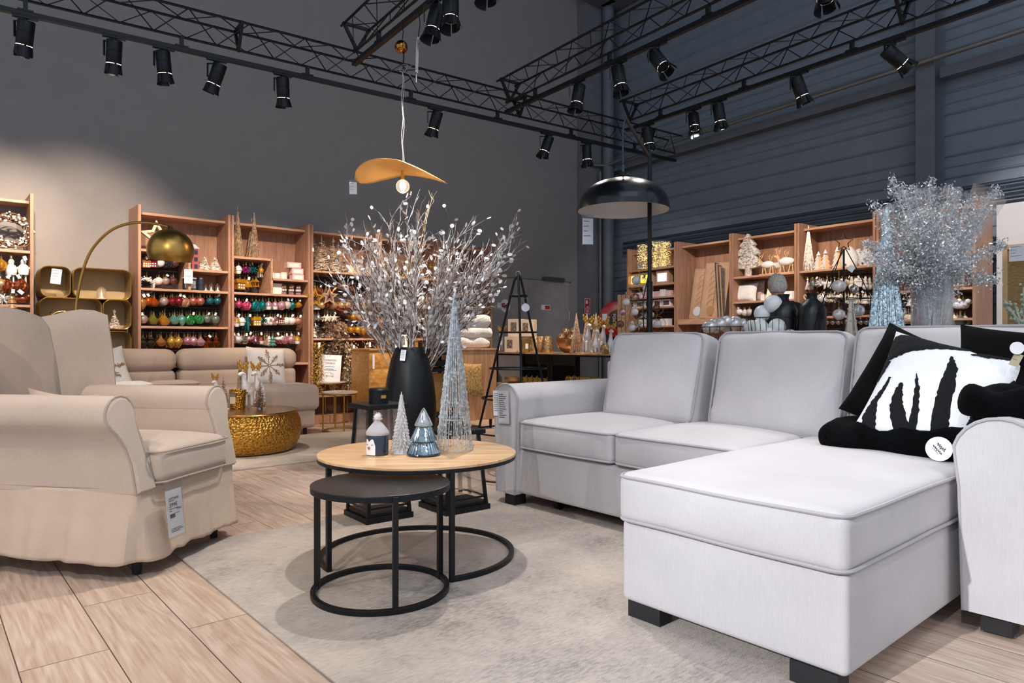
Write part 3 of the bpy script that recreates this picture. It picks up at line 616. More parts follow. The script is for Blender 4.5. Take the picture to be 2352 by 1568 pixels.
m = MB(); m.ball((0, 0, .004), .016, 12, (1, 1, 1.5)); m.build('filament', pm('filament_glow', '#ffd9a0', .5, emit=60), bl)
m = MB()
for k, dx in enumerate((-.004, .005)): m.tube([(dx + .006 * sin(i * 1.3 + k), .003 * cos(i), zc(380) + (zc(165) - zc(380)) * i / 12) for i in range(13)], .003, 5)
m.build('cable', pm('steel_cable', '#b9b3ab', .4, .6), pend)
m = MB(); m.tube([V((.012 + .035 * cos(a) * (1.2 - a / 12), -.01, zc(158) + .03 * sin(a * 1.1))) for a in [k * .5 for k in range(16)]], .0035, 5); m.tube([(-.05, 0, zc(163)), (-.01, -.01, zc(150)), (.02, 0, zc(160)), (.07, .0, zc(150))], .0035, 5); m.tube([(.0, -.01, zc(162)), (.05, -.01, zc(172)), (.10, -.01, zc(190)), (.115, -.01, zc(194))], .005, 5); m.build('cable_knot', STEEL, pend)
m = MB(); m.ball((-.012, 0, zc(108)), .05, 20); m.build('canopy', pm('polished_brass', '#b07a35', .12, 1), pend)
m = MB(); m.tube([(0, 0, 0), (.004, 0, -.04), (-.004, 0, -.1), (.002, 0, zc(96))], .004, 6); m.tube([(.008, 0, zc(120)), (.004, 0, zc(160))], .006, 6); m.build('suspension_wire', BLACK, pend)
l = D.lights.new('bulb', 'POINT'); l.energy = 9; l.color = (1, .72, .42); l.shadow_soft_size = .03; lo = D.objects.new('bulb', l); C.objects.link(lo); lo.location = (PC.x, PC.y - .0, zy(444, PC.y))
p = at(811, 432, PC.y); price_tag('small white price tag hanging from the gold leaf pendant', p, (0, 0, .1), .055, .09, 3, 3)
# coiled cable lamp cord
p = along(T2, 962); p.z = TZ - .018; cz = lambda y: zy(y, p.y) - p.z
t = thing('coiled_cable', 'silver coiled cable dangling beside the gold pendant from the same track', 'cable', p)
m = MB(); m.tube([(0, 0, 0), (.01, 0, cz(55)), (-.005, 0, cz(85))], .004, 6); m.tube([(-.02, 0, cz(165)), (-.02, 0, cz(190))], .006, 6); m.build('cord', BLACK, t)
m = MB(); m.tube([V((-.005 - .012 * k / 240 + .011 * cos(k * .9), .011 * sin(k * .9), cz(85) + (cz(168) - cz(85)) * k / 240)) for k in range(241)], .0028, 4); m.build('coil', pm('bright_steel', '#d8d6d2', .25, .9), t)
# ================================================================ black dome floor lamp
PL = at(1492, 784, 5.0); SH = at(1437, 784, 4.85)
t = thing('dome_floor_lamp', 'black floor lamp with hanging dome shade and white inside behind the sofa', 'floor lamp', (PL.x, PL.y, 0)); q = SH - PL; q.z = 0
m = MB(); m.cyl((0, 0, 0.001), (0, 0, .03), .17, n=32); m.build('base', BLACK, t)
m = MB(); m.cyl((0, 0, .03), (0, 0, 1.42), .0215, n=16); m.cyl((0, 0, 1.42), (0, 0, 1.44), .025, .016, n=16); m.cyl((0, 0, 1.44), (0, 0, zy(345, 5.0)), .0155, n=16); m.build('pole', BLACK, t)
zt = zy(272, 4.85); zs = zy(362, 5.0)
m = MB(); m.tube([V((0, 0, zs)), V((q.x, q.y, zt))], .012, 4); m.build('slanted_arm', pm('bronze_metal', '#4a4340', .4, .6), t)
zb = zy(401, 4.85)
m = MB(); m.tube([V((q.x + .005, q.y, zt + .01)), V((q.x - .012, q.y, zt - .03)), V((q.x - .02, q.y, zt - .1)), V((q.x - .018, q.y, zb + .08))], .007, 8); m.cyl((q.x - .018, q.y, zb + .07), (q.x - .018, q.y, zb - .01), .011, n=10); m.build('hanging_rod', pm('teal_rod', '#3e5560', .3, .7), t)
m = MB(); R_ = .322; H_ = zy(405, 4.85) - zy(484, 4.85)
out = [(.012, H_), (.05, H_), (.055, H_ - .012)] + [(R_ * sin(a), (H_ - .015) * cos(a) ** .85) for a in [pi / 2 * k / 14 for k in range(3, 15)]]
out = [(r_, max(0, z)) for r_, z in out]; inn = [(r_ * .985, z - .004 if z > .01 else 0) for r_, z in out[3:]][::-1] + [(0.01, H_ - .03)]
m.lathe(out, n=56, mi=0, caps=False); m.lathe(inn, n=56, mi=1, caps=False); cz0 = zy(484, 4.85)
o = m.build('dome_shade', [pm('satin_black', '#14161a', .28, .2, coat=.3), pm('matte_white', '#d5cfca', .7)], t, (q.x - .018, q.y, cz0))
m = MB(); m.cyl((q.x - .018, q.y, cz0 + H_), (q.x - .018, q.y, cz0 + H_ + .03), .02, n=12); m.build('shade_cap', BLACK, t)
m = MB(); m.tube([V((.035 + .01 * sin(k), -.02, .1 + .15 * k)) for k in range(9)] + [V((.0, -.025, 1.5)), V((-.02, -.02, 1.7))], .005, 5); m.build('power_cord', BLACK, t, rot=(0, 0, pi))
price_tag('white price label hanging under the left rim of the black dome lamp', at(1350, 531, 4.85), (0, 0, .15), .075, .18, 4, 9)
# ================================================================ gold arc lamp
Y = 4.75; b = at(175, 784, Y); t = thing('arc_lamp', 'gold arc floor lamp with brass dome shade rising behind the armchair', 'floor lamp', (b.x, b.y, 0))
P = [(170, 1000), (171, 860), (174, 720), (180, 670), (191, 620), (207, 580), (232, 548), (262, 525), (298, 513), (335, 511), (365, 515), (389, 521)]
P = [at(x, y, Y) - V((b.x, b.y, 0)) for x, y in P]; P[0].z = .03
P = [.5 * ((2 * P[i]) + (P[i + 1] - P[max(0, i - 1)]) * u + (2 * P[max(0, i - 1)] - 5 * P[i] + 4 * P[i + 1] - P[min(len(P) - 1, i + 2)]) * u * u + (3 * P[i] - P[max(0, i - 1)] - 3 * P[i + 1] + P[min(len(P) - 1, i + 2)]) * u ** 3) for i in range(len(P) - 1) for u in (0, .25, .5, .75)] + [P[-1]]
m = MB(); m.tube(P, .0095, 10); m.build('arc_pole', GOLD, t)
m = MB(); m.cyl((0, 0, .001), (0, 0, .03), .16, n=32); m.build('base', GOLD, t, (P[0].x, 0, 0))
c = at(392, 575, Y) - V((b.x, b.y, 0)); R_ = .148
pr = [(.0, R_ * .97)] + [(R_ * sin(a), R_ * cos(a)) for a in [radians(8 + 9.2 * k) for k in range(13)]]
m = MB(); m.lathe(pr, n=48, mi=0, caps=False); m.lathe([(r_ * .98, z * .98) for r_, z in pr][::-1], n=48, mi=1, caps=False)
m.build('dome_shade', [pm('brushed_brass', '#c79a50', .33, 1, .04, 40, stretch=(1, 1, .05)), pm('shade_inside', '#cfc9c6', .7)], t, c, (radians(6), radians(6), 0))
m = MB(); m.cyl(c + V((-.006, 0, R_ * .95)), c + V((-.010, 0, R_ + .015)), .028, .016, 16); m.build('shade_mount', GOLD, t)
# ================================================================ round coffee tables
TOPW = wood('oak_top', '#c09468', '#e2c198', 1.0, 'X', .35); TS = pm('dark_stone_top', '#2c2f34', .30, .2, .06, 90, .15, 30)
def ring_table(name, label, cx, cy, rx, ry, top, thick, rimh, legs, gap, mat, ringr, slab_gloss=None):
    t = thing(name, label, 'coffee table', (cx, cy, .01)); top -= .01; n = 72
    m = MB(); P = [(rx * cos(2 * pi * k / n), ry * sin(2 * pi * k / n)) for k in range(n)]
    m.add([V((x, y, top - thick)) for x, y in P] + [V((x, y, top)) for x, y in P], [tuple(range(n))[::-1], tuple(range(n, 2 * n))] + [(k, (k + 1) % n, n + (k + 1) % n, n + k) for k in range(n)]); m.build('tabletop', mat, t, bevel=.002)
    def band(z0, z1, ro, ri, a0, a1, name):
        k = int(abs(a1 - a0) / 5); A = [radians(a0 + (a1 - a0) * i / k) for i in range(k + 1)]; m = MB()
        vs = [V((ro[0] * cos(a), ro[1] * sin(a), z)) for z in (z0, z1) for a in A] + [V((ri[0] * cos(a), ri[1] * sin(a), z)) for z in (z0, z1) for a in A]; q = k + 1
        fs = []
        for i in range(k): fs += [(i, i + 1, q + i + 1, q + i), (2 * q + i, 3 * q + i, 3 * q + i + 1, 2 * q + i + 1), (q + i, q + i + 1, 3 * q + i + 1, 3 * q + i), (i, 2 * q + i, 2 * q + i + 1, i + 1)]
        fs += [(0, q, 3 * q, 2 * q), (k, 2 * q + k, 3 * q + k, q + k)]; m.add(vs, fs); return m.build(name, BLACK, t, bevel=.0015)
    band(top - thick - rimh, top - thick, (rx - .001, ry - .001), (rx - .018, ry - .018), 0, 360, 'rim')
    a0, a1 = gap; band(0, .02, ringr, (ringr[0] - .02, ringr[1] - .02), a0, a1, 'base_ring')
    for a in legs:
        x, y = (ringr[0] - .012) * cos(radians(a)), (ringr[1] - .012) * sin(radians(a)); m = MB(); m.box((x, y, (top - thick - .0) / 2), (.02, .02, top - thick), radians(a)); m.build('leg', BLACK, t)
    return t
ring_table('coffee_table', 'large round oak topped coffee table with black ring base on the rug', -.44, 3.235, .458, .425, .486, .012, .016, (-64, -143, 82), (-64, 217), TOPW, (.45, .43))
ring_table('nesting_table', 'smaller round dark topped side table tucked under the oak coffee table', -.522, 2.76, .275, .25, .438, .004, .022, (176, -68, 32), (0, 360), TS, (.272, .27))
# ---------------------------------------------------------------- things on the coffee table
TT = .487
def on(x, y): return at(x, y, (1 - TT) * F / (y - 784)) # point on the table top under pixel
p = on(867, 1043); t = thing('penguin_jar', 'dark blue penguin candle jar with a white knitted pompom hat', 'candle jar', (p.x, p.y, TT), radians(-12))
DB = pm('navy_glaze', '#232a38', .12, coat=.8); m = MB(); m.lathe([(0, 0), (.045, 0), (.05, .004), (.0505, .09), (.049, .092), (.0, .092)], n=32); m.build('jar', DB, t)
m = MB(); vs = []; fs = []; N_ = 14
for i in range(N_ + 1):
    u = -1 + 2 * i / N_; tz = .074 - .012 * max(0, .35 - abs(u)) / .35 - .03 * max(0, abs(u) - .7) / .3
    for j in range(2): a = radians(-112 + 34 * u); vs.append(V((.0512 * cos(a), .0512 * sin(a), (.003, tz)[j])))
fs = [(2 * i, 2 * i + 2, 2 * i + 3, 2 * i + 1) for i in range(N_)]; m.add(vs, fs, smooth=True); m.build('white_face', WPLAS, t)
m = MB()
for s_ in (-1, 1): m.tube([V((.0518 * cos(radians(-112 + 17 * s_ + 4 * k)), .0518 * sin(radians(-112 + 17 * s_ + 4 * k)), .050 - .0012 * k * k)) for k in (-1.5, -.7, 0, .7, 1.5)], .0011, 4)
m.build('eyes', INK, t); m = MB(); a = radians(-112); m.ball((.054 * cos(a), .054 * sin(a), .035), .0065, 10); m.build('nose', STEEL, t)
m = MB(); m.lathe([(.051, .090), (.053, .096), (.052, .102), (.042, .118), (.028, .135), (.016, .148), (.012, .152), (0, .153)], n=40, fx=lambda r, z, a: r * (1 + .015 * sin(20 * a))); m.build('knitted_hat', pm('grey_knit', '#c9c7c9', .95, 0, .6, 500), t)
m = MB(); rnd = random.Random(4)
m.ball((0, 0, .168), .016, 10)
for k in range(160): d = V([rnd.gauss(0, 1) for _ in range(3)]).normalized(); m.tube([V((0, 0, .168)) + d * .013, V((0, 0, .168)) + d * rnd.uniform(.019, .026)], .0006, 3, caps=False)
o = m.build('pompom', pm('white_fluff', '#e6e4e6', .95), t); o['kind'] = 'stuff'
# crystal tree
p = on(922, 1040); CRY = pm('crystal_acrylic', '#ffffff', .06, trans=.5, ior=1.45, coat=.5)
t = thing('crystal_tree', 'clear acrylic crystal Christmas tree between penguin jar and mirrored tree', 'tree figurine', (p.x, p.y, TT))
m = MB(); rnd = random.Random(2); Ht = .285
m.lathe([(0, 0), (.045, 0), (.03, .02), (.026, .05), (.010, Ht * .85), (.0, Ht)], n=12)
for k in range(17):
    z = .008 + Ht * .90 * (k / 17); r0 = .050 * (1 - k / 17.5) + .004; c_ = max(6, int(15 * (1 - k / 20)))
    for j in range(c_):
        a = 2 * pi * (j + .5 * (k % 2)) / c_ + rnd.uniform(-.1, .1); d = V((cos(a), sin(a), 0)); tt = V((-sin(a), cos(a), 0)); w2 = .008; r1 = r0 * rnd.uniform(.92, 1.08)
        b0 = V((0, 0, z + .016)) + d * r0 * .35; ti = V((0, 0, z + .003)) + d * r1
        m.add([b0 + tt * w2, b0 - tt * w2, ti, b0 + V((0, 0, -.014)), V((0, 0, z + .018)) + d * r0 * .78], [(0, 4, 2), (4, 1, 2), (0, 2, 3), (1, 3, 2), (0, 1, 4)])
m.build('branches', CRY, t)
# mirrored glass tree
p = on(973, 1044); SM = pm('mercury_glass', '#a3b2ba', .08, .9, .35, 35, .3, 20)
t = thing('mirrored_glass_tree', 'blue silver mercury glass Christmas tree jar on the oak table', 'tree figurine', (p.x, p.y, TT))
rib = lambda r, z, a: r * (1 + .025 * sin(30 * a))
m = MB(); m.lathe([(0, .004), (.068, .004), (.073, .01), (.070, .022), (.055, .055), (.048, .063)], n=120, fx=rib); m.build('lower_tier', SM, t)
m = MB(); m.lathe([(.048, .063), (.060, .066), (.058, .072), (.045, .10), (.034, .128), (.030, .135)], n=120, fx=rib); m.build('middle_tier', SM, t)
m = MB(); m.lathe([(.030, .135), (.040, .132), (.041, .138), (.030, .162), (.017, .188), (.007, .208), (0, .213)], n=36); m.build('glass_top', pm('smoke_glass', '#cfd4d4', .05, .55, trans=.5), t)
m = MB(); m.ring((0, 0, .006), .071, .006, 32, 6); m.build('base_rim', pm('dark_glass', '#3d4c57', .1, .5), t)
# silver string cones
def star_pts(r, r2=.42, k=5, a0=pi / 2): return [(r * (1 if i % 2 == 0 else r2) * cos(a0 + pi * i / k), r * (1 if i % 2 == 0 else r2) * sin(a0 + pi * i / k)) for i in range(2 * k)]
def string_cone(label, loc, H, Rb, rt, n, mat, stars=26, rings=(0, .3, .62), seed=1, thick=.0014, beads=0, name='string_cone_tree', group=None, rings_mat=None):
    t = thing(name, label, 'cone tree', loc, 0, group); rnd = random.Random(seed)
    m = MB()
    for k in range(n):
        a = 2 * pi * k / n + rnd.uniform(-.03, .03); b = a + rnd.uniform(-.12, .12); q = rnd.random()
        z0 = 0 if q < .8 else rnd.uniform(0, .4) * H
        def P(z, a): r = Rb + (rt - Rb) * z / H; return V((r * cos(a), r * sin(a), z))
        m.tube([P(z0, a), P(z0 + (H - z0) * .5, (a + b) / 2 + rnd.uniform(-.03, .03)), P(H, b)], thick * rnd.uniform(.6, 1.3), 3, caps=False)
    for k in range(beads):
        z = H * (1 - sqrt(rnd.random())) ; a = rnd.uniform(0, 2 * pi); r = (Rb + (rt - Rb) * z / H) * rnd.uniform(.98, 1.06); c = V((r * cos(a), r * sin(a), z)); s_ = rnd.uniform(.002, .0045)
        m.add([c + V((s_, 0, 0)), c + V((-s_, 0, 0)), c + V((0, s_, 0)), c + V((0, -s_, 0)), c + V((0, 0, s_ * 1.6)), c - V((0, 0, s_ * 1.6))], [(0, 2, 4), (2, 1, 4), (1, 3, 4), (3, 0, 4), (2, 0, 5), (1, 2, 5), (3, 1, 5), (0, 3, 5)])
    o = m.build('strings', mat, t); o['kind'] = 'stuff'
    for z in rings: m = MB(); m.ring((0, 0, z * H + .001), Rb + (rt - Rb) * z, thick * 1.4, 32, 4); m.build('wire_ring', rings_mat or mat, t)
    for k in range(stars):
        z = H * (.03 + .85 * rnd.random() ** 1.4); a = rnd.uniform(0, 2 * pi); r = (Rb + (rt - Rb) * z / H) + .002; s_ = rnd.uniform(.006, .009)
        m = MB(); m.prism(star_pts(s_), .0008); m.build('star', mat, t, (r * cos(a), r * sin(a), z), (0, 0, a - pi / 2))
    m = MB(); m.lathe([(rt * 1.3, H - .02), (rt * 1.6, H), (.0, H + .02)], n=8); m.build('tip', mat, t)
    return t
SILV = pm('silver_glitter', '#dbe2e6', .3, .55, .3, 120, .25, 60); SILVB = pm('blue_silver_glitter', '#b9ced9', .28, .55, .3, 120, .35, 50); CHAMP = pm('champagne_glitter', '#dfc5a6', .32, .45, .3, 90, .3, 40)
p = on(1044, 1033); string_cone('tall silver string cone tree with little stars on the oak table', (p.x, p.y, TT), .735, .088, .004, 90, SILV, 40, (.01, .2, .5, .72), 5, .0011, 500)
# ================================================================ black floor vase with frosted branches
VX = at(942, 784, 5.2); VASE = thing('floor_vase', 'tall matte black floor vase holding frosted branches behind the coffee table', 'vase', (VX.x, VX.y, 0))
f_ = 5.2 / F
prof = [(0, .003), (.11, .003), (.13, .02), (.165, .2), (.189, .36), (.196, .48), (.192, .58), (.175, .72), (.145, .86), (.112, .945), (.102, .957), (.094, .957), (.09, .94), (.12, .8), (.10, .1), (0, .08)]
m = MB(); m.lathe(prof, n=64); m.build('vase_body', BLACKM, VASE)
price_tag('small barcode tag hanging from the rim of the black floor vase', (VX.x - .028, VX.y - .16, .90), (radians(-12), radians(6), 0), .038, .08, 5, 5, False)
FROST = pm('frosted_twig', '#f2ecea', .7, 0, .4, 60, .35, 25); FROSTB = pm('brown_twig', '#7d6355', .7, 0, .3, 60, .3, 20); LEAFW = pm('frosted_leaf', '#fbf6f4', .3, trans=.15, coat=.3)
def twig(m, p, d, L, r, rnd, depth, leaves, wig=.25, lm=0):
    n = 5; P = [p]; dd = d.copy(); 
    for i in range(n):
        dd = (dd + V([rnd.gauss(0, wig * .4) for _ in range(3)])).normalized(); P.append(P[-1] + dd * L / n)
    m.tube(P, [r * (1 - .7 * i / n) for i in range(n + 1)], 3, caps=False, mi=lm)
    if depth:
        for i in range(1, n + 1):
            for k in range(rnd.choice((1, 1, 2)) if depth > 1 else rnd.choice((0, 1, 1))):
                a = (dd + V([rnd.gauss(0, .38) for _ in range(3)]) + V((0, 0, .15))).normalized(); twig(m, P[i], a, L * rnd.uniform(.28, .5), r * .55, rnd, depth - 1, leaves, wig, lm)
    elif leaves is not None: leaves.append((P[-1], dd))
    return P
def leafdisc(m, p, d, w_, h_, rnd):
    d = (d + V([rnd.gauss(0, .4) for _ in range(3)])).normalized(); u = d.orthogonal().normalized(); u.rotate(Matrix.Rotation(rnd.uniform(0, 6), 3, d)); nrm = d.cross(u); c = p + d * h_
    P = [c + d * h_ * sin(2 * pi * k / 8) + u * w_ * cos(2 * pi * k / 8) for k in range(8)]
    m.add(P + [c + nrm * w_ * .35], [(k, (k + 1) % 8, 8) for k in range(8)], smooth=True)
fb = thing('frosted_branches', 'spreading bunch of frosted twigs with white disc leaves in the black floor vase', 'branches', (VX.x, VX.y, .93)); rnd = random.Random(11)
tips = [(820, 610), (790, 545), (800, 640), (838, 600), (852, 560), (880, 555), (905, 520), (930, 505), (960, 500), (990, 512), (1010, 545), (1034, 540), (1060, 560), (1085, 590), (1100, 600), (1130, 560), (1150, 550), (1140, 580), (1120, 640), (835, 680), (860, 650), (1090, 640), (925, 560), (945, 590), (975, 570), (870, 600), (1000, 600), (1050, 620), (900, 640), (1020, 660), (1100, 690), (845, 720)]
for i, (x, y) in enumerate(tips):
    yo = rnd.uniform(-.30, .30); e = at(x, y, 5.2 + yo) - V((VX.x, VX.y, .93)); s0 = V((rnd.uniform(-.06, .06) + e.x * .08, rnd.uniform(-.05, .05), -.25))
    m = MB(); lv = []; n = 8; P = []
    for k in range(n + 1):
        u = k / n; P.append(s0 + V((e.x * u ** 1.15, e.y * u, (e.z + .25) * u)) + V([rnd.gauss(0, .007) for _ in range(3)]) * (1 if 0 < k else 0))
    m.tube(P, [.0055 - .0042 * k / n for k in range(n + 1)], 4, caps=False, mi=i % 2)
    for k in range(3, n + 1):
        dd = (P[k] - P[k - 1]).normalized()
        for j in range(6 if k < n else 4): twig(m, P[k].lerp(P[k - 1], rnd.random()), (dd + V([rnd.gauss(0, .25) for _ in range(3)])).normalized(), rnd.uniform(.10, .26), .0034, rnd, 1, lv if j % 2 else None, .32, 1 if (i * 3 + j * 2 + k) % 5 < 2 else 0)
    b_ = m.build('branch', [FROST, FROSTB], fb)
    m = MB(); lv = [l_ for l_ in lv if rnd.random() < .5]
    for (pp, dd) in lv: leafdisc(m, pp, dd, rnd.uniform(.010, .015), rnd.uniform(.015, .021), rnd)
    if lv: q = m.build('disc_leaves', LEAFW, b_); q['kind'] = 'stuff'
# ================================================================ lanterns
def lantern(label, fx, fy, w, H, topw, rz, knob=True):
    p = at(fx, fy, F / (fy - 784)); c = V((p.x, p.y, .01)) + Matrix.Rotation(rz, 3, 'Z') @ V((w / 2, w / 2, 0)) # fx,fy: near corner
    t = thing('metal_lantern', label, 'lantern', c, rz, 'black metal floor lanterns'); 
    m = MB(); m.box((0, 0, .015), (w, w, .03)); m.box((0, 0, .04), (w * .9, w * .9, .02)); m.build('base', BLACK, t, bevel=.002)
    m = MB(); m.box((0, 0, H - .0125), (topw + .05, topw + .05, .025)); m.build('top_plate', BLACK, t, bevel=.002)
    b = w * .44; a = topw * .46
    for i, j in ((-1, -1), (1, -1), (1, 1), (-1, 1)): m = MB(); m.tube([(i * b, j * b, .03), (i * a, j * a, H - .02)], .013, 4); m.build('post', BLACK, t)
    m = MB(); m.ring((0, 0, .075), b * 1.38, .007, 4, 4); m.build('lower_rail', BLACK, t, rot=(0, 0, pi / 4))
    for k in range(4):
        m = MB(); m.add([V((-b, -b, .06)), V((b, -b, .06)), V((a, -a, H - .03)), V((-a, -a, H - .03))], [(0, 1, 2, 3)]); m.build('glass_pane', CLEAR, t, rot=(0, 0, pi / 2 * k))
    m = MB(); m.cyl((0, 0, H), (0, 0, H + .075), .055, n=24); m.cyl((0, 0, H + .075), (0, 0, H + .085), .058, .05, n=24); m.build('chimney', BLACK, t)
    m = MB(); m.b2((-.012, -.0565, H + .03), (.018, -.05, H + .048)); m.build('vent_slot', pm('vent_brass', '#c9a05c', .4, .5), t)
    return t
lantern('black metal lantern left of the floor vase with tapering glass sides', 842, 1210, .29, .64, .20, radians(38))
lantern('lower wider black lantern under the oak table, small price card inside', 1025, 1190, .31, .47, .22, radians(38))
p = at(998, 1148, 4.1); price_tag('small white price card lying inside the wider lantern', (p.x, p.y + .05, .085), (radians(-50), 0, 0), .05, .035, 1, 3, False)
# ================================================================ black wire tree stand
WX, WY = at(1190, 784, 5.2).x, 5.2; t = thing('wire_tree_stand', 'tall black metal wire cone tree stand with rings left of the sofa', 'display stand', (WX, WY, .012)); Hh = 1.487
rad = lambda z: .055 + (1.33 - z) * .268
for k in range(3):
    a = radians(150 + 120 * k) + .1; m = MB(); m.tube([V((rad(0) * cos(a), rad(0) * sin(a), .008)), V((rad(1.3) * cos(a), rad(1.3) * sin(a), 1.33)), V((.03 * cos(a), .03 * sin(a), Hh - .04)), V((.004, 0, Hh))], .0095, 8); m.build('leg', BLACK, t)
for z in (.01, .32, .565, .786, 1.057, 1.33): m = MB(); m.ring((0, 0, z), rad(z) + .012, .0065, 40, 6); m.build('ring', BLACK, t)
m = MB(); m.ring((0, 0, Hh + .01), .016, .004, 16, 5, 'Y'); m.build('hanging_loop', STEEL, t)
p = at(1207, 706, WY - .1); t = thing('round_tag', 'round white tag hanging from the black wire tree stand', 'tag', p); disc('card', .03, .002, WHITE, t); m = MB(); m.ring((0, 0, .05), .02, .001, 16, 4, 'Y'); m.build('string', STEEL, t)
# ================================================================ bookcases
PEG = pm('dark_slat', '#3a2c27', .6, 0, .1, 40)
class Frame:
    def __init__(s, P, ang, conv, v): s.P = P; s.ang = ang; s.conv = conv; s.v = v
    def u(s, x, d=0): return s.conv(x, s.v + d)
    def Y(s, u, d=0): return s.P(u, s.v + d).y
    def at(s, u, d, z): return s.P(u, s.v + d, z)
    def z(s, y, u, d=0): return 1 + (784 - y) / F * s.Y(u, d)
FL = Frame(S, SA, sx, 7.83); FR = Frame(R, RA, ux, 0.0)
DEP = .40
def bookcase(fr, u0, u1, shelves, label, slats=(), dividers=(), H=2.4, doubled=True, tb=.014):
    t = thing('bookcase', label, 'bookcase', fr.at(u0, 0, 0), fr.ang, 'tall wooden display bookcases'); w = u1 - u0; e = .028
    for x in (e / 2 + .004, w - e / 2 - .004): m = MB(); m.box((x, DEP / 2, H / 2), (e, DEP, H)); m.build('side_panel', SHELF, t, bevel=.002)
    m = MB(); m.b2((.03, DEP - .012, .02), (w - .03, DEP, H - .07)); m.build('back_panel', SHELF, t)
    m = MB(); m.b2((.032, DEP - .30, H - .085), (w - .032, DEP - .012, H - .06)); m.build('top_panel', SHELFX, t)
    m = MB(); m.b2((.032, .012, 0.002), (w - .032, DEP - .02, .1)); m.build('plinth', SHELF, t)
    for sh in shelves:
        z, a, b = sh[:3] if len(sh) >= 3 else (sh[0], 0, w); th = sh[3] if len(sh) > 3 else .024
        m = MB(); m.b2((max(a, .032), .004, z - th), (min(b, w - .032), DEP - .013, z)); m.build('shelf', SHELFX, t, bevel=.0015)
    for (x, za, zb) in dividers: m = MB(); m.b2((x - .012, .004, za), (x + .012, DEP - .013, zb)); m.build('divider', SHELFX, t)
    for (za, zb, a, b) in slats: # dark slat wall behind the hanging ornaments
        m = MB(); z = za
        while z < zb: m.b2((a, DEP - .03, z + .006), (b, DEP - .013, min(zb, z + .094))); z += .1
        m.build('slat_panel', PEG, t)
    return t
UL = [1.738 + .933 * k for k in range(6)]
FL0 = Frame(S, SA, sx, 7.92)
B0 = bookcase(FL0, -.06, .875, [(1.855,), (1.345,), (.85,), (.45,)], 'leftmost wooden bookcase cut by the left edge with a white flower wreath', [(1.36, 1.8, .03, .9)])
B1 = bookcase(FL, UL[0], UL[1], [(1.95, 0, .50), (1.775, .50, 9), (1.55,), (1.16,), (.75,), (.4,)], 'wooden bookcase behind the gold arc lamp holding the marquee star', [(1.57, 1.92, .03, .49), (1.18, 1.52, .03, .9), (.8, 1.13, .03, .9)], [(.50, 1.55, 1.95)])
B2 = bookcase(FL, UL[1], UL[2], [(1.95, 0, .46), (1.73, .46, 9), (1.55,), (.75,), (.4,)], 'wooden bookcase with tall gold wire cones on its top shelf', [(1.57, 1.92, .03, .45), (.82, 1.52, .03, .9)], [(.46, 1.55, 1.95)])
B3 = bookcase(FL, UL[2], UL[3], [(1.855,), (1.04,), (.35,)], 'wooden bookcase with gold garlands, right of the one with tall gold cones', [(1.06, 1.82, .03, .9)])
B4 = bookcase(FL, UL[3], UL[4], [(1.855,), (1.04,), (.35,)], 'wooden bookcase directly behind the frosted branches', [(1.06, 1.82, .03, .9)])
B5 = bookcase(FL, UL[4], UL[5], [(1.855,), (1.04,), (.35,)], 'wooden bookcase beside the double door behind the white fur cushions', [(1.06, 1.82, .03, .9)])
UR = [-.97, 0, .93, 1.86, 2.79, 3.75]
C1 = bookcase(FR, UR[0], UR[1], [(2.07,), (1.835,), (1.65,), (1.505,), (1.23,), (.9,)], 'wooden bookcase with fairy light vases on top behind the black lamp pole', [(1.24, 1.48, .03, .9)])
C2 = bookcase(FR, UR[1], UR[2], [(1.31, 0, 9, .075), (.9,)], 'wooden bookcase with tall packaged wire hoops leaning inside')
C3 = bookcase(FR, UR[2], UR[3], [(1.83,), (1.51,), (.9,)], 'wooden bookcase with woven white tree behind the grey haired person', [(.95, 1.45, .03, .9)])
C4 = bookcase(FR, UR[3], UR[4], [(1.83,), (1.29,), (.9,)], 'wooden bookcase with pine cutouts behind the star topped wire tree', [(.95, 1.78, .03, .9)])
C5 = bookcase(FR, UR[4], UR[5], [(1.83,), (1.53,), (1.23,), (.9,)], 'rightmost wooden bookcase behind the silver bouquet', [(.95, 1.5, .03, .9)])
# ================================================================ ornaments
GL = lambda n, c, r=.12, me=.55, tr=0, al=1: pm('glass_' + n, c, r, me, coat=.6, trans=tr, alpha=al, var=.12, vs=25)
COL = {'amber': GL('amber', '#c98a4b'), 'orange': GL('orange', '#c4551c'), 'pearl': GL('pearl', '#c9b0a6'), 'red': GL('red', '#8f1c28'), 'peach': GL('peach', '#d29a7c'), 'coral': GL('coral', '#c4695c', .3), 'teal': GL('teal', '#2b6f7c'),
 'olive': GL('olive', '#8a8a3a'), 'gold': GL('gold', '#c98f2e'), 'mint': GL('mint', '#6fae9c'), 'green': GL('green', '#2f8a4a'), 'grey green': GL('greygreen', '#7d8a80'), 'smoke': GL('smoke', '#4f4a3c'), 'honey': GL('honey', '#d8a54a'), 'pink': GL('pink', '#d58fa0'),
 'rose': GL('rose', '#d9a6ae'), 'copper': GL('copper', '#a4552c', .15, .8), 'magenta': GL('magenta', '#a8307c'), 'hot pink': GL('hotpink', '#c94a72', .35), 'turquoise': GL('turquoise', '#127a80'), 'white': GL('white', '#ece6e2', .35, 0), 'clear': pm('glass_clear_ball', '#f2ece8', .08, .25, coat=.8, trans=.35),
 'silver': GL('silver', '#c9c6c4', .12, .9), 'brown': GL('brown', '#7c4a35', .4, .2), 'plum': GL('plum', '#6f4552'), 'black': GL('black', '#2a2a30'), 'champagne': GL('champagne', '#c9a27a', .3, .6), 'ivory': GL('ivory', '#e4d9c8', .6, 0), 'yellow': GL('yellow', '#d8a020')}
CAPM = pm('ornament_cap', '#b8965a', .3, 1)
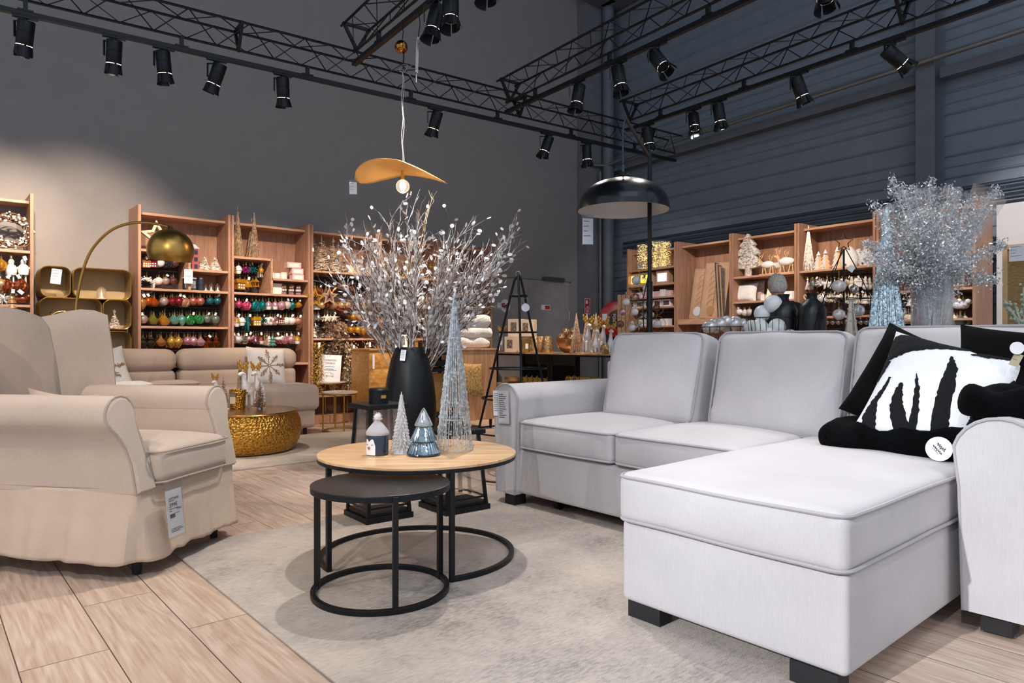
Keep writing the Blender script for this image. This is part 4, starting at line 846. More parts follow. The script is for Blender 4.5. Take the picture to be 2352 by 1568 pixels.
def prof_mesh(kind):
    m = MB()
    if kind == 'ball': m.ball((0, 0, -.036), .034, 14)
    elif kind == 'ribbed ball': m.lathe([(.034 * sin(a), -.034 - .034 * cos(a)) for a in [pi * k / 10 for k in range(11)]], n=32, fx=lambda r, z, a: r * (1 + .04 * sin(12 * a)))
    elif kind == 'drop': m.lathe([(0, -.092), (.012, -.082), (.026, -.062), (.034, -.042), (.028, -.022), (.014, -.008), (.006, 0)], n=14)
    elif kind == 'finial': m.lathe([(0, -.115), (.006, -.1), (.012, -.085), (.03, -.06), (.034, -.05), (.02, -.038), (.012, -.03), (.022, -.02), (.012, -.006), (.005, 0)], n=14)
    elif kind == 'onion': m.lathe([(0, -.078), (.02, -.074), (.036, -.056), (.038, -.044), (.024, -.026), (.010, -.012), (.006, 0)], n=14)
    elif kind == 'pinecone': m.lathe([(0, -.085), (.02, -.078), (.032, -.062), (.036, -.045), (.03, -.026), (.018, -.01), (.006, 0)], n=24, fx=lambda r, z, a: r * (1 + .13 * sin(8 * a + z * 260)), smooth=False)
    elif kind == 'icicle': m.lathe([(0, -.13), (.006, -.12), (.012, -.09), (.009, -.08), (.017, -.05), (.013, -.04), (.02, -.02), (.012, -.004), (.004, 0)], n=10)
    elif kind == 'bell': m.lathe([(.036, -.066), (.038, -.062), (.030, -.05), (.024, -.03), (.018, -.012), (.006, 0)], n=16); m.ball((0, 0, -.068), .009, 8)
    elif kind == 'house':
        m.b2((-.03, -.02, -.075), (.03, .02, -.028)); m.add([V((-.036, -.026, -.03)), V((.036, -.026, -.03)), V((.036, .026, -.03)), V((-.036, .026, -.03)), V((-.03, 0, .0)), V((.03, 0, .0))], [(0, 1, 5, 4), (2, 3, 4, 5), (1, 2, 5), (3, 0, 4), (0, 3, 2, 1)])
        for i in (-1, 0, 1):
            for j in (0, 1): m.b2((i * .018 - .005, -.0215, -.068 + j * .02), (i * .018 + .005, -.0198, -.056 + j * .02), mi=1)
    elif kind == 'star':
        P = star_pts(.045, .45); n = 10; m.add([V((x, 0, z - .045)) for x, z in P] + [V((0, -.012, -.045)), V((0, .012, -.045))], [(i, (i + 1) % n, 10) for i in range(n)] + [((i + 1) % n, i, 11) for i in range(n)])
    elif kind == 'open star':
        P = star_pts(.075, .45); Q = star_pts(.045, .45); n = 10
        for (A, B) in ((P, Q),):
            vs = [V((x, y, z - .075)) for y in (-.008, .008) for x, z in A + B]
            fs = [(i, (i + 1) % n, n + (i + 1) % n, n + i) for i in range(n)] + [(2 * n + i, 3 * n + i, 3 * n + (i + 1) % n, 2 * n + (i + 1) % n) for i in range(n)] + [(i, 2 * n + i, 2 * n + (i + 1) % n, (i + 1) % n) for i in range(n)] + [(n + i, n + (i + 1) % n, 3 * n + (i + 1) % n, 3 * n + i) for i in range(n)]
            m.add(vs, fs)
        m.tube([V((x * .42, -.004, z * .42 - .075)) for x, z in star_pts(.075, .45)], .003, 4, True)
    elif kind == 'burst':
        rnd = random.Random(3)
        for k in range(46):
            d = V([rnd.gauss(0, 1) for _ in range(3)]).normalized(); m.tube([V((0, 0, -.04)), V((0, 0, -.04)) + d * rnd.uniform(.032, .05)], [.006, .0015], 4)
    elif kind == 'donut': m.ring((0, 0, -.036), .024, .013, 18, 8, 'Y')
    elif kind == 'snowman': m.ball((0, 0, -.075), .026, 12); m.ball((0, 0, -.040), .019, 12); m.ball((0, 0, -.016), .014, 10); m.cyl((0, 0, -.008), (0, 0, .012), .010, n=10, mi=1); m.cyl((0, 0, -.009), (0, 0, -.006), .016, n=12, mi=1)
    elif kind == 'figure':
        m.lathe([(.022, -.085), (.026, -.06), (.02, -.035), (.01, -.026)], n=12); m.ball((0, 0, -.018), .013, 10); m.lathe([(.015, -.014), (.008, .0), (0, .016)], n=10, mi=1); m.tube([(-.03, -.006, -.05), (0, 0, -.034), (.03, -.006, -.05)], .006, 6)
        m.tube([(-.009, 0, -.085), (-.010, 0, -.13)], .0045, 5, mi=1); m.tube([(.009, 0, -.085), (.010, 0, -.13)], .0045, 5, mi=1)
    elif kind == 'cupcake': m.lathe([(.018, -.075), (.026, -.045)], n=14, mi=1); m.lathe([(.03, -.045), (.03, -.036), (.024, -.028), (.024, -.02), (.014, -.01), (.0, 0)], n=14)
    elif kind == 'cone tree': m.lathe([(0, -.1), (.006, -.098), (.006, -.088), (.034, -.088), (.018, -.06), (.028, -.06), (.012, -.034), (.02, -.034), (.004, 0)], n=12)
    elif kind == 'carousel': m.lathe([(.03, -.07), (.032, -.064), (.028, -.06)], n=12); m.lathe([(.034, -.028), (.02, -.012), (.004, 0)], n=12); [m.cyl((.024 * cos(a), .024 * sin(a), -.06), (.024 * cos(a), .024 * sin(a), -.028), .003, n=5) for a in [pi / 3 * k for k in range(6)]]
    elif kind == 'bird': m.ball((0, 0, -.03), .022, 12, (1.35, .8, .8)); m.ball((.026, 0, -.016), .012, 10); m.prism([(-.03, -.03), (-.06, -.012), (-.052, -.03)], .004); m.prism([(.036, -.014), (.048, -.018), (.036, -.02)], .003)
    elif kind == 'tassel': m.ball((0, 0, -.01), .009, 8); [m.tube([(0, 0, -.012), (.016 * cos(a), .016 * sin(a), -.085)], .0025, 4, mi=0) for a in [pi / 5 * k for k in range(10)]]
    elif kind == 'wreath':
        rnd = random.Random(5)
        for k in range(150):
            a = 2 * pi * k / 150; c = V((.075 * cos(a), rnd.uniform(-.012, .012), .075 * sin(a) - .085)) + V((rnd.uniform(-.016, .016), 0, rnd.uniform(-.016, .016))); d = V([rnd.gauss(0, 1) for _ in range(3)]).normalized() * .011; e = d.orthogonal() * .45
            m.add([c - d, c + e, c + d, c - e], [(0, 1, 2, 3)])
        m.ring((0, 0, -.085), .075, .007, 20, 5, 'Y')
    elif kind == 'dove': m.ball((0, 0, -.04), .026, 12, (1.5, .8, .85)); m.ball((.04, 0, -.022), .015, 10); m.add([V((.01, -.01, -.03)), V((-.03, -.05, .015)), V((-.05, -.03, -.01)), V((-.02, -.01, -.035))], [(0, 1, 2, 3)]); m.add([V((.01, .01, -.03)), V((-.03, .05, .015)), V((-.05, .03, -.01)), V((-.02, .01, -.035))], [(0, 1, 2, 3)])
    elif kind == 'open heart': m.tube([V((.032 * (sin(a) ** 3), 0, -.035 + .002 * (13 * cos(a) - 5 * cos(2 * a) - 2 * cos(3 * a) - cos(4 * a)))) for a in [2 * pi * k / 20 for k in range(20)]], .005, 6, True)
    return m
PROTO = {}; 
def capmesh():
    if 'cap' not in PROTO:
        m = MB(); m.cyl((0, 0, -.003), (0, 0, .009), .0085, n=10); m.ring((0, 0, .0145), .005, .0013, 10, 4, 'Y'); m.tube([(0, 0, .018), (.002, 0, .034)], .0008, 3); me = m.build('cap', CAPM, link=False).data
        t = MB(); t.b2((-.008, -.001, -.012), (.008, .001, .012)); PROTO['cap'] = (me, t.build('paper_tag', WHITE, link=False).data)
    return PROTO['cap']
def body(kind, col, col2=None):
    k = (kind, col, col2)
    if k not in PROTO: PROTO[k] = prof_mesh(kind).build(kind.replace(' ', '_'), [COL[col], COL[col2 or 'white']], link=False).data
    return PROTO[k]
def ornament(p, rz, kind, col, sc, label, group, cap=True, tagd=False, rnd=random):
    nm = {'ball': 'glass_ball', 'ribbed ball': 'ribbed_ball', 'drop': 'glass_drop', 'star': 'star_ornament', 'open star': 'open_star_ornament', 'burst': 'spiky_ornament', 'house': 'house_ornament', 'figure': 'figure_ornament', 'bird': 'bird_ornament', 'bell': 'bell_ornament', 'wreath': 'small_wreath', 'dove': 'dove_ornament'}.get(kind, kind.replace(' ', '_') + '_ornament')
    o = D.objects.new(nm, body(kind, col)); C.objects.link(o); o.location = p; o.rotation_euler = (0, 0, rz + rnd.uniform(-.35, .35)); o.scale = (sc,) * 3; tag(o, label, 'ornament', group)
    cm, tm = capmesh()
    if cap: c = D.objects.new('cap', cm); C.objects.link(c); c.parent = o
    if tagd: c = D.objects.new('paper_tag', tm); C.objects.link(c); c.parent = o; c.location = (rnd.uniform(-.012, .012), -.03, rnd.uniform(.0, .014)); c.rotation_euler = (rnd.uniform(-.3, .3), rnd.uniform(-.9, .9), rnd.uniform(-.4, .4))
ORD = ['first', 'second', 'third', 'fourth', 'fifth', 'sixth', 'seventh', 'eighth', 'ninth', 'tenth', 'eleventh', 'twelfth', 'thirteenth', 'fourteenth', 'fifteenth', 'sixteenth', 'seventeenth', 'eighteenth']
HOOKM = pm('hook_steel', '#8b8078', .35, 1)
def row(case, fr, yc, items, rname, where, sc=1.25, d=.10, behind=True, tags=.5, seed=0, zfix=None, hooks=True, nb=1):
    """items: list of (x pixel, colour, kind[, scale])"""
    rnd = random.Random(seed + int(yc)); g = f'ornaments in the {rname} row of the {where}'
    for i, it in enumerate(items):
        x, col, kind = it[:3]; k = it[3] if len(it) > 3 else 1; u = fr.u(x, d); z = (fr.z(yc, u, d) if zfix is None else zfix) + .036 * sc
        lab = f'{col} {kind}, {ORD[i]} from left in {rname} row, {where}'
        ornament(fr.at(u, d, z), fr.ang, kind, col, sc * k, lab, g, True, rnd.random() < tags * .7, rnd)
        if hooks:
            m = MB(); m.tube([(0, DEP - .03 - d, .02), (0, -.005, .0), (0, -.015, .010)], .0022, 4); h = m.build('hook', HOOKM, case); h.location = V((u - (B_U[case.name]), d, z + .040 * sc))
        if behind:
            for b in range(nb):
                dd = d + .085 * (b + 1); u2 = u + rnd.uniform(-.008, .008); c2 = col if rnd.random() < .8 else items[(i + 1) % len(items)][1]
                lab = f'{c2} {kind} tucked {"further " if b else ""}behind the {ORD[i]} one, {rname} row, {where}'
                ornament(fr.at(u2, dd, z - .003), fr.ang, kind, c2, sc * k * .97, lab, g, True, False, rnd)
B_U = {}
for c_, u_ in ((B0, -.06), (B1, UL[0]), (B2, UL[1]), (B3, UL[2]), (B4, UL[3]), (B5, UL[4]), (C1, UR[0]), (C2, UR[1]), (C3, UR[2]), (C4, UR[3]), (C5, UR[4])): B_U[c_.name] = u_
W1, W2, W3, W4, W5 = 'arc lamp bookcase', 'gold cone bookcase', 'garland bookcase', 'bookcase behind frosted branches', 'bookcase beside the door'
row(B1, FL, 604, [(335, 'amber', 'house'), (352, 'red', 'house'), (369, 'white', 'ball'), (386, 'black', 'pinecone'), (402, 'plum', 'ball')], 'top compartment', W1, 1.2, .14, seed=1)
row(B1, FL, 645, [(337, 'white', 'wreath', .95), (365, 'white', 'ball'), (381, 'pearl', 'ball'), (398, 'plum', 'ball')], 'lower compartment', W1, 1.15, .14, seed=2)
row(B1, FL, 692, [(326, 'amber', 'drop', 1.15), (341, 'orange', 'ball'), (354, 'orange', 'onion'), (377, 'pearl', 'ball'), (396, 'red', 'ball'), (411, 'red', 'ball'), (425, 'peach', 'pinecone'), (443, 'coral', 'ball'), (460, 'coral', 'ball'), (482, 'teal', 'ball', .9), (499, 'teal', 'ball', .9)], 'upper', W1, 1.38, .08, seed=3, nb=2)
row(B1, FL, 733, [(329, 'pearl', 'ball'), (353, 'olive', 'onion'), (378, 'gold', 'onion', 1.1), (401, 'mint', 'onion'), (418, 'mint', 'drop'), (437, 'green', 'pinecone'), (458, 'green', 'pinecone', .9), (475, 'grey green', 'ball', .9), (495, 'grey green', 'ball')], 'middle', W1, 1.38, .08, seed=4, nb=2)
row(B1, FL, 783, [(328, 'smoke', 'finial'), (347, 'smoke', 'finial'), (370, 'amber', 'onion'), (394, 'honey', 'drop'), (410, 'honey', 'drop'), (431, 'pink', 'ball'), (444, 'rose', 'ball'), (461, 'rose', 'onion'), (480, 'copper', 'finial'), (496, 'copper', 'finial')], 'bottom', W1, 1.38, .08, seed=5, nb=2)
row(B2, FL, 618, [(534, 'gold', 'carousel'), (548, 'white', 'cupcake'), (565, 'magenta', 'burst'), (580, 'turquoise', 'burst'), (600, 'gold', 'figure', .8)], 'top compartment', W2, 1.35, .12, seed=6)
row(B2, FL, 650, [(533, 'magenta', 'star'), (551, 'gold', 'house', 1.2), (569, 'gold', 'bell', 1.1), (588, 'gold', 'carousel')], 'lower compartment', W2, 1.35, .12, seed=7)
row(B2, FL, 700, [(534, 'plum', 'ball'), (549, 'hot pink', 'ball', .9), (567, 'hot pink', 'pinecone'), (588, 'turquoise', 'pinecone', 1.1), (603, 'turquoise', 'drop'), (617, 'rose', 'cupcake'), (632, 'pink', 'cupcake'), (647, 'rose', 'ball', 1.15), (660, 'clear', 'ball'), (671, 'turquoise', 'drop', .9), (686, 'yellow', 'onion', .8)], 'upper', W2, 1.38, .08, seed=8, nb=2, tags=.8)
row(B2, FL, 737, [(531, 'pink', 'house'), (543, 'honey', 'cupcake', 1.1), (556, 'white', 'cupcake'), (570, 'turquoise', 'icicle'), (591, 'yellow', 'house'), (606, 'turquoise', 'burst', .8), (621, 'white', 'donut'), (632, 'rose', 'donut'), (645, 'copper', 'house', .8), (658, 'white', 'ball'), (670, 'white', 'ball'), (684, 'peach', 'ball')], 'middle', W2, 1.38, .08, seed=9, nb=2, tags=.8)
row(B2, FL, 779, [(534, 'silver', 'ball'), (547, 'clear', 'ball'), (561, 'silver', 'onion'), (574, 'rose', 'bird'), (587, 'plum', 'bell'), (600, 'copper', 'cupcake'), (613, 'champagne', 'tassel'), (626, 'mint', 'cone tree'), (641, 'white', 'bird'), (654, 'pink', 'onion'), (668, 'rose', 'ball'), (683, 'honey', 'cupcake')], 'bottom', W2, 1.38, .08, seed=10, nb=2, tags=.9)
row(B3, FL, 668, [(723, 'gold', 'open star', 1.35), (735, 'copper', 'pinecone', .8), (756, 'champagne', 'open star', 1.15)], 'star', W3, 1.35, .02, seed=11, tags=.6)
row(B3, FL, 662, [(790, 'copper', 'wreath', 1.4)], 'wreath', W3, 1.5, .03, seed=12, behind=False)
row(B3, FL, 701, [(727, 'ivory', 'house'), (739, 'champagne', 'ball'), (752, 'copper', 'ball', .8), (766, 'champagne', 'ribbed ball', 1.1), (783, 'champagne', 'ribbed ball', 1.1), (799, 'champagne', 'ribbed ball', 1.1), (813, 'gold', 'star'), (832, 'gold', 'pinecone')], 'upper', W3, 1.3, .08, seed=13, nb=1)
row(B3, FL, 728, [(719, 'silver', 'finial'), (731, 'silver', 'bell'), (752, 'ivory', 'star'), (768, 'ivory', 'star'), (811, 'gold', 'ball'), (825, 'honey', 'ball'), (838, 'gold', 'onion')], 'middle', W3, 1.25, .08, seed=14, nb=1)
row(B3, FL, 757, [(719, 'ivory', 'cone tree', 1.2), (805, 'gold', 'ball'), (821, 'honey', 'ball'), (834, 'gold', 'drop'), (846, 'honey', 'ball')], 'bottom', W3, 1.25, .08, seed=15, nb=1)
row(B4, FL, 690, [(868 + 14 * k, ('champagne', 'gold', 'silver', 'ivory')[k % 4], ('ball', 'star', 'drop', 'onion')[k % 4]) for k in range(10)], 'upper', W4, 1.25, .06, seed=16, behind=False)
row(B4, FL, 735, [(870 + 15 * k, ('gold', 'silver', 'ivory', 'champagne')[k % 4], ('ball', 'finial', 'ball', 'star')[k % 4]) for k in range(9)], 'lower', W4, 1.25, .06, seed=17, behind=False)
row(B5, FL, 676, [(1040 + 13 * k, ('champagne', 'silver', 'gold')[k % 3], ('star', 'burst', 'ball', 'star')[k % 4]) for k in range(7)], 'upper', W5, 1.35, .04, seed=18, behind=True)
row(B5, FL, 702, [(1052, 'ivory', 'wreath'), (1080, 'champagne', 'burst', 1.4), (1100, 'ivory', 'burst', 1.5), (1116, 'champagne', 'burst', 1.6)], 'lower', W5, 1.35, .0, seed=19, behind=False)
row(B0, FL0, 607, [(3, 'gold', 'pinecone'), (26, 'white', 'figure', 1.3), (54, 'white', 'figure', 1.3)], 'upper', 'leftmost bookcase', 1.35, .04, seed=20)
row(B0, FL0, 651, [(1, 'champagne', 'ball', 1.2), (16, 'copper', 'pinecone', 1.2), (47, 'copper', 'pinecone', 1.25)], 'middle', 'leftmost bookcase', 1.35, .04, seed=21)
row(B0, FL0, 684, [(6, 'white', 'burst', 1.1), (27, 'champagne', 'cone tree', 1.2), (50, 'copper', 'bird', 1.5)], 'bottom', 'leftmost bookcase', 1.35, .04, seed=22, behind=False)
X3, X4, X5 = 'bookcase behind the person', 'pine cutout bookcase', 'bookcase behind silver bouquet'
row(C3, FR, 716, [(1699, 'white', 'ball'), (1711, 'ivory', 'onion'), (1722, 'clear', 'ball'), (1735, 'white', 'icicle')], 'upper', X3, 1.3, .10, seed=23, nb=1)
row(C3, FR, 748, [(1702, 'clear', 'drop'), (1716, 'silver', 'ball'), (1730, 'clear', 'ball')], 'lower', X3, 1.3, .10, seed=24)
row(C4, FR, 648, [(1855, 'white', 'tassel', 1.2), (1867, 'silver', 'bell', 1.1), (1883, 'white', 'burst'), (1900, 'white', 'star', 1.2), (1917, 'silver', 'star', 1.1), (1935, 'white', 'ball'), (1956, 'ivory', 'snowman'), (1972, 'white', 'house'), (1988, 'white', 'snowman')], 'upper', X4, 1.3, .08, seed=25, tags=.5)
row(C4, FR, 683, [(1853, 'ivory', 'open heart'), (1878, 'white', 'burst', 1.2), (1893, 'white', 'burst'), (1908, 'ivory', 'burst', 1.1), (1925, 'white', 'bird'), (1941, 'ivory', 'tassel'), (1956, 'white', 'cone tree'), (1972, 'ivory', 'tassel'), (1988, 'white', 'cone tree')], 'middle', X4, 1.3, .08, seed=26)
row(C4, FR, 741, [(1900 + 13 * k, 'silver', 'ball', .8) for k in range(8)], 'bottom', X4, 1.2, .08, seed=27, behind=False)
row(C5, FR, 694, [(2076, 'black', 'figure'), (2092, 'white', 'bell'), (2189, 'white', 'dove', 1.2), (2203, 'white', 'dove', 1.4)], 'upper', X5, 1.3, .08, seed=28)
row(C5, FR, 732, [(2078, 'ivory', 'house'), (2090, 'ivory', 'bell'), (2191, 'ivory', 'onion', 1.2), (2206, 'grey green', 'onion', 1.2)], 'lower', X5, 1.3, .08, seed=29)
# ================================================================ things standing on the shelves
def onshelf(fr, x, zsh, d): u = fr.u(x, d); return fr.at(u, d, zsh)
TWIGW = pm('white_twig', '#d8cbbd', .8, 0, .4, 80, .3, 40); TWIGB = pm('brown_vine', '#8a6a50', .8, 0, .4, 80, .3, 40); CREAM = pm('cream_wood', '#e0c9a8', .6); CORKW = pm('light_plywood', '#d6b083', .6)
# flower wreath
p = onshelf(FL0, 24, 1.855, .12); t = thing('flower_wreath', 'round vine wreath with white flowers standing on the leftmost bookcase shelf', 'wreath', p + V((0, 0, .185)), (radians(-8), 0, SA)); rnd = random.Random(8)
m = MB()
for k in range(14): r0 = rnd.uniform(.10, .165); m.tube([V(((r0 + .012 * sin(5 * a + k)) * cos(a) * 1.1, .035 * sin(k + 2 * a), (r0 + .012 * sin(5 * a + k)) * sin(a))) for a in [2 * pi * q / 30 for q in range(30)]], .005, 4, True)
o = m.build('vine_ring', TWIGB, t); o['kind'] = 'stuff'
m = MB()
for k in range(110):
    a = rnd.uniform(0, 2 * pi); r0 = rnd.uniform(.095, .17); m.ball((r0 * cos(a) * 1.1, rnd.uniform(-.06, -.03), r0 * sin(a)), rnd.uniform(.006, .012), 6)
o = m.build('white_flowers', WPLAS, t); o['kind'] = 'stuff'
# marquee star
def marquee(fr, x, z, size, label):
    p = onshelf(fr, x, z, .12); t = thing('marquee_star', label, 'star decoration', p + V((0, 0, size * .86)), (radians(-6), radians(-4), fr.ang)); P = star_pts(size, .48); Q = star_pts(size * .66, .48); n = 10
    m = MB(); vs = [V((x_, y, z_)) for y in (-.02, .02) for x_, z_ in P + Q]
    fs = [(i, (i + 1) % n, n + (i + 1) % n, n + i) for i in range(n)] + [(2 * n + i, 3 * n + i, 3 * n + (i + 1) % n, 2 * n + (i + 1) % n) for i in range(n)] + [(i, 2 * n + i, 2 * n + (i + 1) % n, (i + 1) % n) for i in range(n)] + [(n + i, n + (i + 1) % n, 3 * n + (i + 1) % n, 3 * n + i) for i in range(n)]
    m.add(vs, fs); m.build('star_frame', CREAM, t)
    m = MB()
    for i in range(n):
        for k in (.15, .5, .85):
            a = V((P[i][0] + Q[i][0], 0, P[i][1] + Q[i][1])) / 2; b = V((P[(i + 1) % n][0] + Q[(i + 1) % n][0], 0, P[(i + 1) % n][1] + Q[(i + 1) % n][1])) / 2; c = a.lerp(b, k); m.ball((c.x, -.021, c.z), .004, 6)
    o = m.build('small_bulbs', pm('bulb_dots', '#a98e70', .4), t); o['kind'] = 'stuff'
marquee(FL, 362, 1.95, .175, 'cream marquee star with small bulbs behind the arc lamp shade')
# red advent house, twig trees, boxed snow globes
def block_house(fr, x, z, w, h, d, mat, roofm, label, name='advent_house', rows=3, cols=2, dpt=.14, winm=None):
    p = onshelf(fr, x, z, dpt); t = thing(name, label, 'house decoration', p, fr.ang); m = MB(); m.b2((-w / 2, -d / 2, .001), (w / 2, d / 2, h)); m.build('walls', mat, t)
    m = MB(); m.add([V((-w / 2 - .008, -d / 2 - .008, h)), V((w / 2 + .008, -d / 2 - .008, h)), V((w / 2 + .008, d / 2 + .008, h)), V((-w / 2 - .008, d / 2 + .008, h)), V((-w * .3, 0, h + w * .45)), V((w * .3, 0, h + w * .45))], [(0, 1, 5, 4), (2, 3, 4, 5), (1, 2, 5), (3, 0, 4), (0, 3, 2, 1)]); m.build('roof', roofm, t)
    for i in range(rows):
        for j in range(cols): m = MB(); cx = (j - (cols - 1) / 2) * w / cols; cz = h * (i + .5) / rows; m.b2((cx - w * .3 / cols, -d / 2 - .003, cz - h * .3 / rows), (cx + w * .3 / cols, -d / 2, cz + h * .3 / rows)); m.build('window_panel', winm or INK, t)
block_house(FL, 440, 1.775, .12, .23, .1, pm('dusty_red', '#b0525a', .6), pm('white_roof', '#d8d4d6', .6), 'dusty red wooden advent house beside the twig trees, arc lamp bookcase')
def twigtree(fr, x, z, h, w, label, mat, seed=1, d=.13, name='twig_tree', star=False):
    p = onshelf(fr, x, z, d); t = thing(name, label, 'tree figurine', p, fr.ang); rnd = random.Random(seed); m = MB()
    for k in range(int(120)):
        zz = h * (1 - sqrt(rnd.random())) * .95 + .008; r = w / 2 * (1 - zz / h) + .006; a = rnd.uniform(0, 2 * pi); L_ = rnd.uniform(.6, 1.5) * r + .01
        b = V((r * .5 * cos(a), r * .5 * sin(a), zz)); dd = V((-sin(a), cos(a), rnd.uniform(-.3, .5))) * L_ * .5; m.tube([b - dd + V((r * .4 * cos(a), r * .4 * sin(a), 0)), b + V((r * .55 * cos(a), r * .55 * sin(a), 0)), b + dd + V((r * .3 * cos(a), r * .3 * sin(a), 0))], rnd.uniform(.003, .006), 4)
    o = m.build('twigs', mat, t); o['kind'] = 'stuff'; m = MB(); m.lathe([(w * .28, .001), (w * .28, .008), (.006, .012), (.003, h)], n=10); m.build('stem', mat, t)
    if star: m = MB(); m.prism(star_pts(.02), .005); m.build('star', WPLAS, t, (0, 0, h + .015))
twigtree(FL, 469, 1.775, .16, .12, 'left of two pale driftwood trees on the arc lamp bookcase', TWIGW, 1); twigtree(FL, 494, 1.775, .155, .12, 'right of two pale driftwood trees on the arc lamp bookcase', TWIGW, 2)
def box_item(fr, x, z, w, h, d, mat, label, name='gift_box', cat='box', dpt=.12, face=None, lid=None, rz=0, print_=True):
    p = onshelf(fr, x, z, dpt); t = thing(name, label, cat, p, fr.ang + rz); m = MB(); m.b2((-w / 2, -d / 2, .001), (w / 2, d / 2, h)); m.build('carton', mat, t, bevel=.001)
    if face: m = MB(); m.b2((-w * .36, -d / 2 - .0015, h * .2), (w * .36, -d / 2, h * .8)); m.build('printed_window', face, t)
    if lid: m = MB(); m.b2((-w / 2 - .002, -d / 2 - .002, h), (w / 2 + .002, d / 2 + .002, h + .012)); m.build('lid', lid, t)
    return t
NAVY = pm('night_print', '#2b3346', .5, var=.3, vs=40); SNOWP = pm('snow_print', '#b9b4b4', .5, var=.5, vs=60)
for i, x in enumerate((428, 442)): box_item(FL, x, 1.55, .062, .13, .06, NAVY, f'{("left","right")[i]} of two night blue printed gift boxes, arc lamp bookcase', face=SNOWP, lid=WHITE)
def jar(fr, x, z, r, h, mat, label, name='glass_jar', cat='jar', dpt=.12, fill=None, lidm=None, dome=False):
    p = onshelf(fr, x, z, dpt); t = thing(name, label, cat, p, fr.ang); m = MB()
    if dome: m.lathe([(r, .012), (r, h * .6), (r * .9, h * .78), (r * .6, h * .93), (r * .15, h), (0, h)], n=20); m.ball((0, 0, h + .006), .007, 8)
    else: m.lathe([(0, .001), (r * .95, .001), (r, .006), (r, h), (r * .93, h), (r * .93, .01), (0, .01)], n=20)
    m.build('glass', mat, t)
    if fill: m = MB(); m.cyl((0, 0, .012), (0, 0, h * .62), r * .88, n=16); m.build('wax', fill, t)
    if lidm: m = MB(); m.cyl((0, 0, h), (0, 0, h + .016), r * 1.04, n=20); m.build('lid', lidm, t)
    if dome: m = MB(); m.cyl((0, 0, .001), (0, 0, .012), r * 1.08, n=20); m.build('base', CREAM, t); m = MB(); m.lathe([(0, .012), (r * .5, .012), (r * .25, h * .35), (r * .35, h * .35), (0, h * .7)], n=10); m.build('tiny_tree', WPLAS, t)
    return t
jar(FL, 461, 1.55, .034, .13, NAVY, 'night blue printed tin with silver lid, arc lamp bookcase', 'tin', 'tin', lidm=STEEL)
jar(FL, 473, 1.55, .022, .065, CLEAR, 'tiny glass dome, leftmost of three on the arc lamp bookcase', 'glass_dome', 'dome', dome=True)
jar(FL, 485, 1.55, .026, .085, CLEAR, 'small glass dome, middle of three on the arc lamp bookcase', 'glass_dome', 'dome', dome=True)
jar(FL, 500, 1.55, .026, .085, CLEAR, 'small glass dome, rightmost of three on the arc lamp bookcase', 'glass_dome', 'dome', dome=True)
price_tag('grey hanging price sheet below the red advent house', onshelf(FL, 433, 1.69, -.03), (0, 0, SA), .085, .15, 2, 6, False)
# gold string cones on top of B2
for i, (x, h, d) in enumerate([(545, .50, .22), (546, .555, .10), (578, .46, .22), (584, .515, .10)]):
    p = onshelf(FL, x, 1.95, d); string_cone(('shorter gold wire cone at the back left', 'taller gold wire cone at the front left', 'shorter gold wire cone at the back right', 'taller gold wire cone at the front right')[i] + ' on the cone bookcase', p, h, .062, .003, 70, CHAMP, 0, (.0, .33, .66), 30 + i, .0013, 320, group='tall gold wire cones')
PINKC = pm('pale_pink', '#e3bcb8', .5); CARD = pm('white_card', '#f0e7e2', .6)
for i, (x, w) in enumerate([(624, .075), (637, .075), (652, .08)]): jar(FL, x, 1.73, w / 2, .07, CARD, f'{("left","middle","right")[i]} of three small white candle jars, gold cone bookcase', 'candle_jar', 'candle', lidm=(SHELFX, None, CREAM)[i])
for i, (x, z, a) in enumerate([(681, 1.73, 'bottom'), (680, 1.80, 'middle'), (672, 1.87, 'top')]): box_item(FL, x, z, .14 if i < 2 else .17, .068, .1, PINKC, f'{a} pink gift set box of the stack on the gold cone bookcase', face=CARD, name='pink_gift_box')
box_item(FL, 632, 1.55, .155, .13, .04, pm('bright_card', '#f6ece0', .7), 'blank cream sign card standing on the gold cone bookcase', 'sign_card', 'sign')
for i, x in enumerate((652, 669, 685)):
    p = onshelf(FL, x, 1.55, .10); t = thing('ball_tube', f'{("left","middle","right")[i]} clear tube of pearl baubles, gold cone bookcase', 'tube of baubles', p, SA); m = MB(); m.lathe([(.034, .001), (.034, .115)], n=20, caps=False); m.build('tube', CLEAR, t)
    m = MB(); m.cyl((0, 0, .115), (0, 0, .12), .035, n=20); m.build('lid', CLEAR, t)
    for a in range(3):
        for b in range(4): q = MB(); q.ball((.017 * cos(b * pi / 2 + a), .017 * sin(b * pi / 2 + a), .019 + .036 * a), .0155, 10); q.build('bauble', COL[('rose', 'white', 'peach')[a]], t)
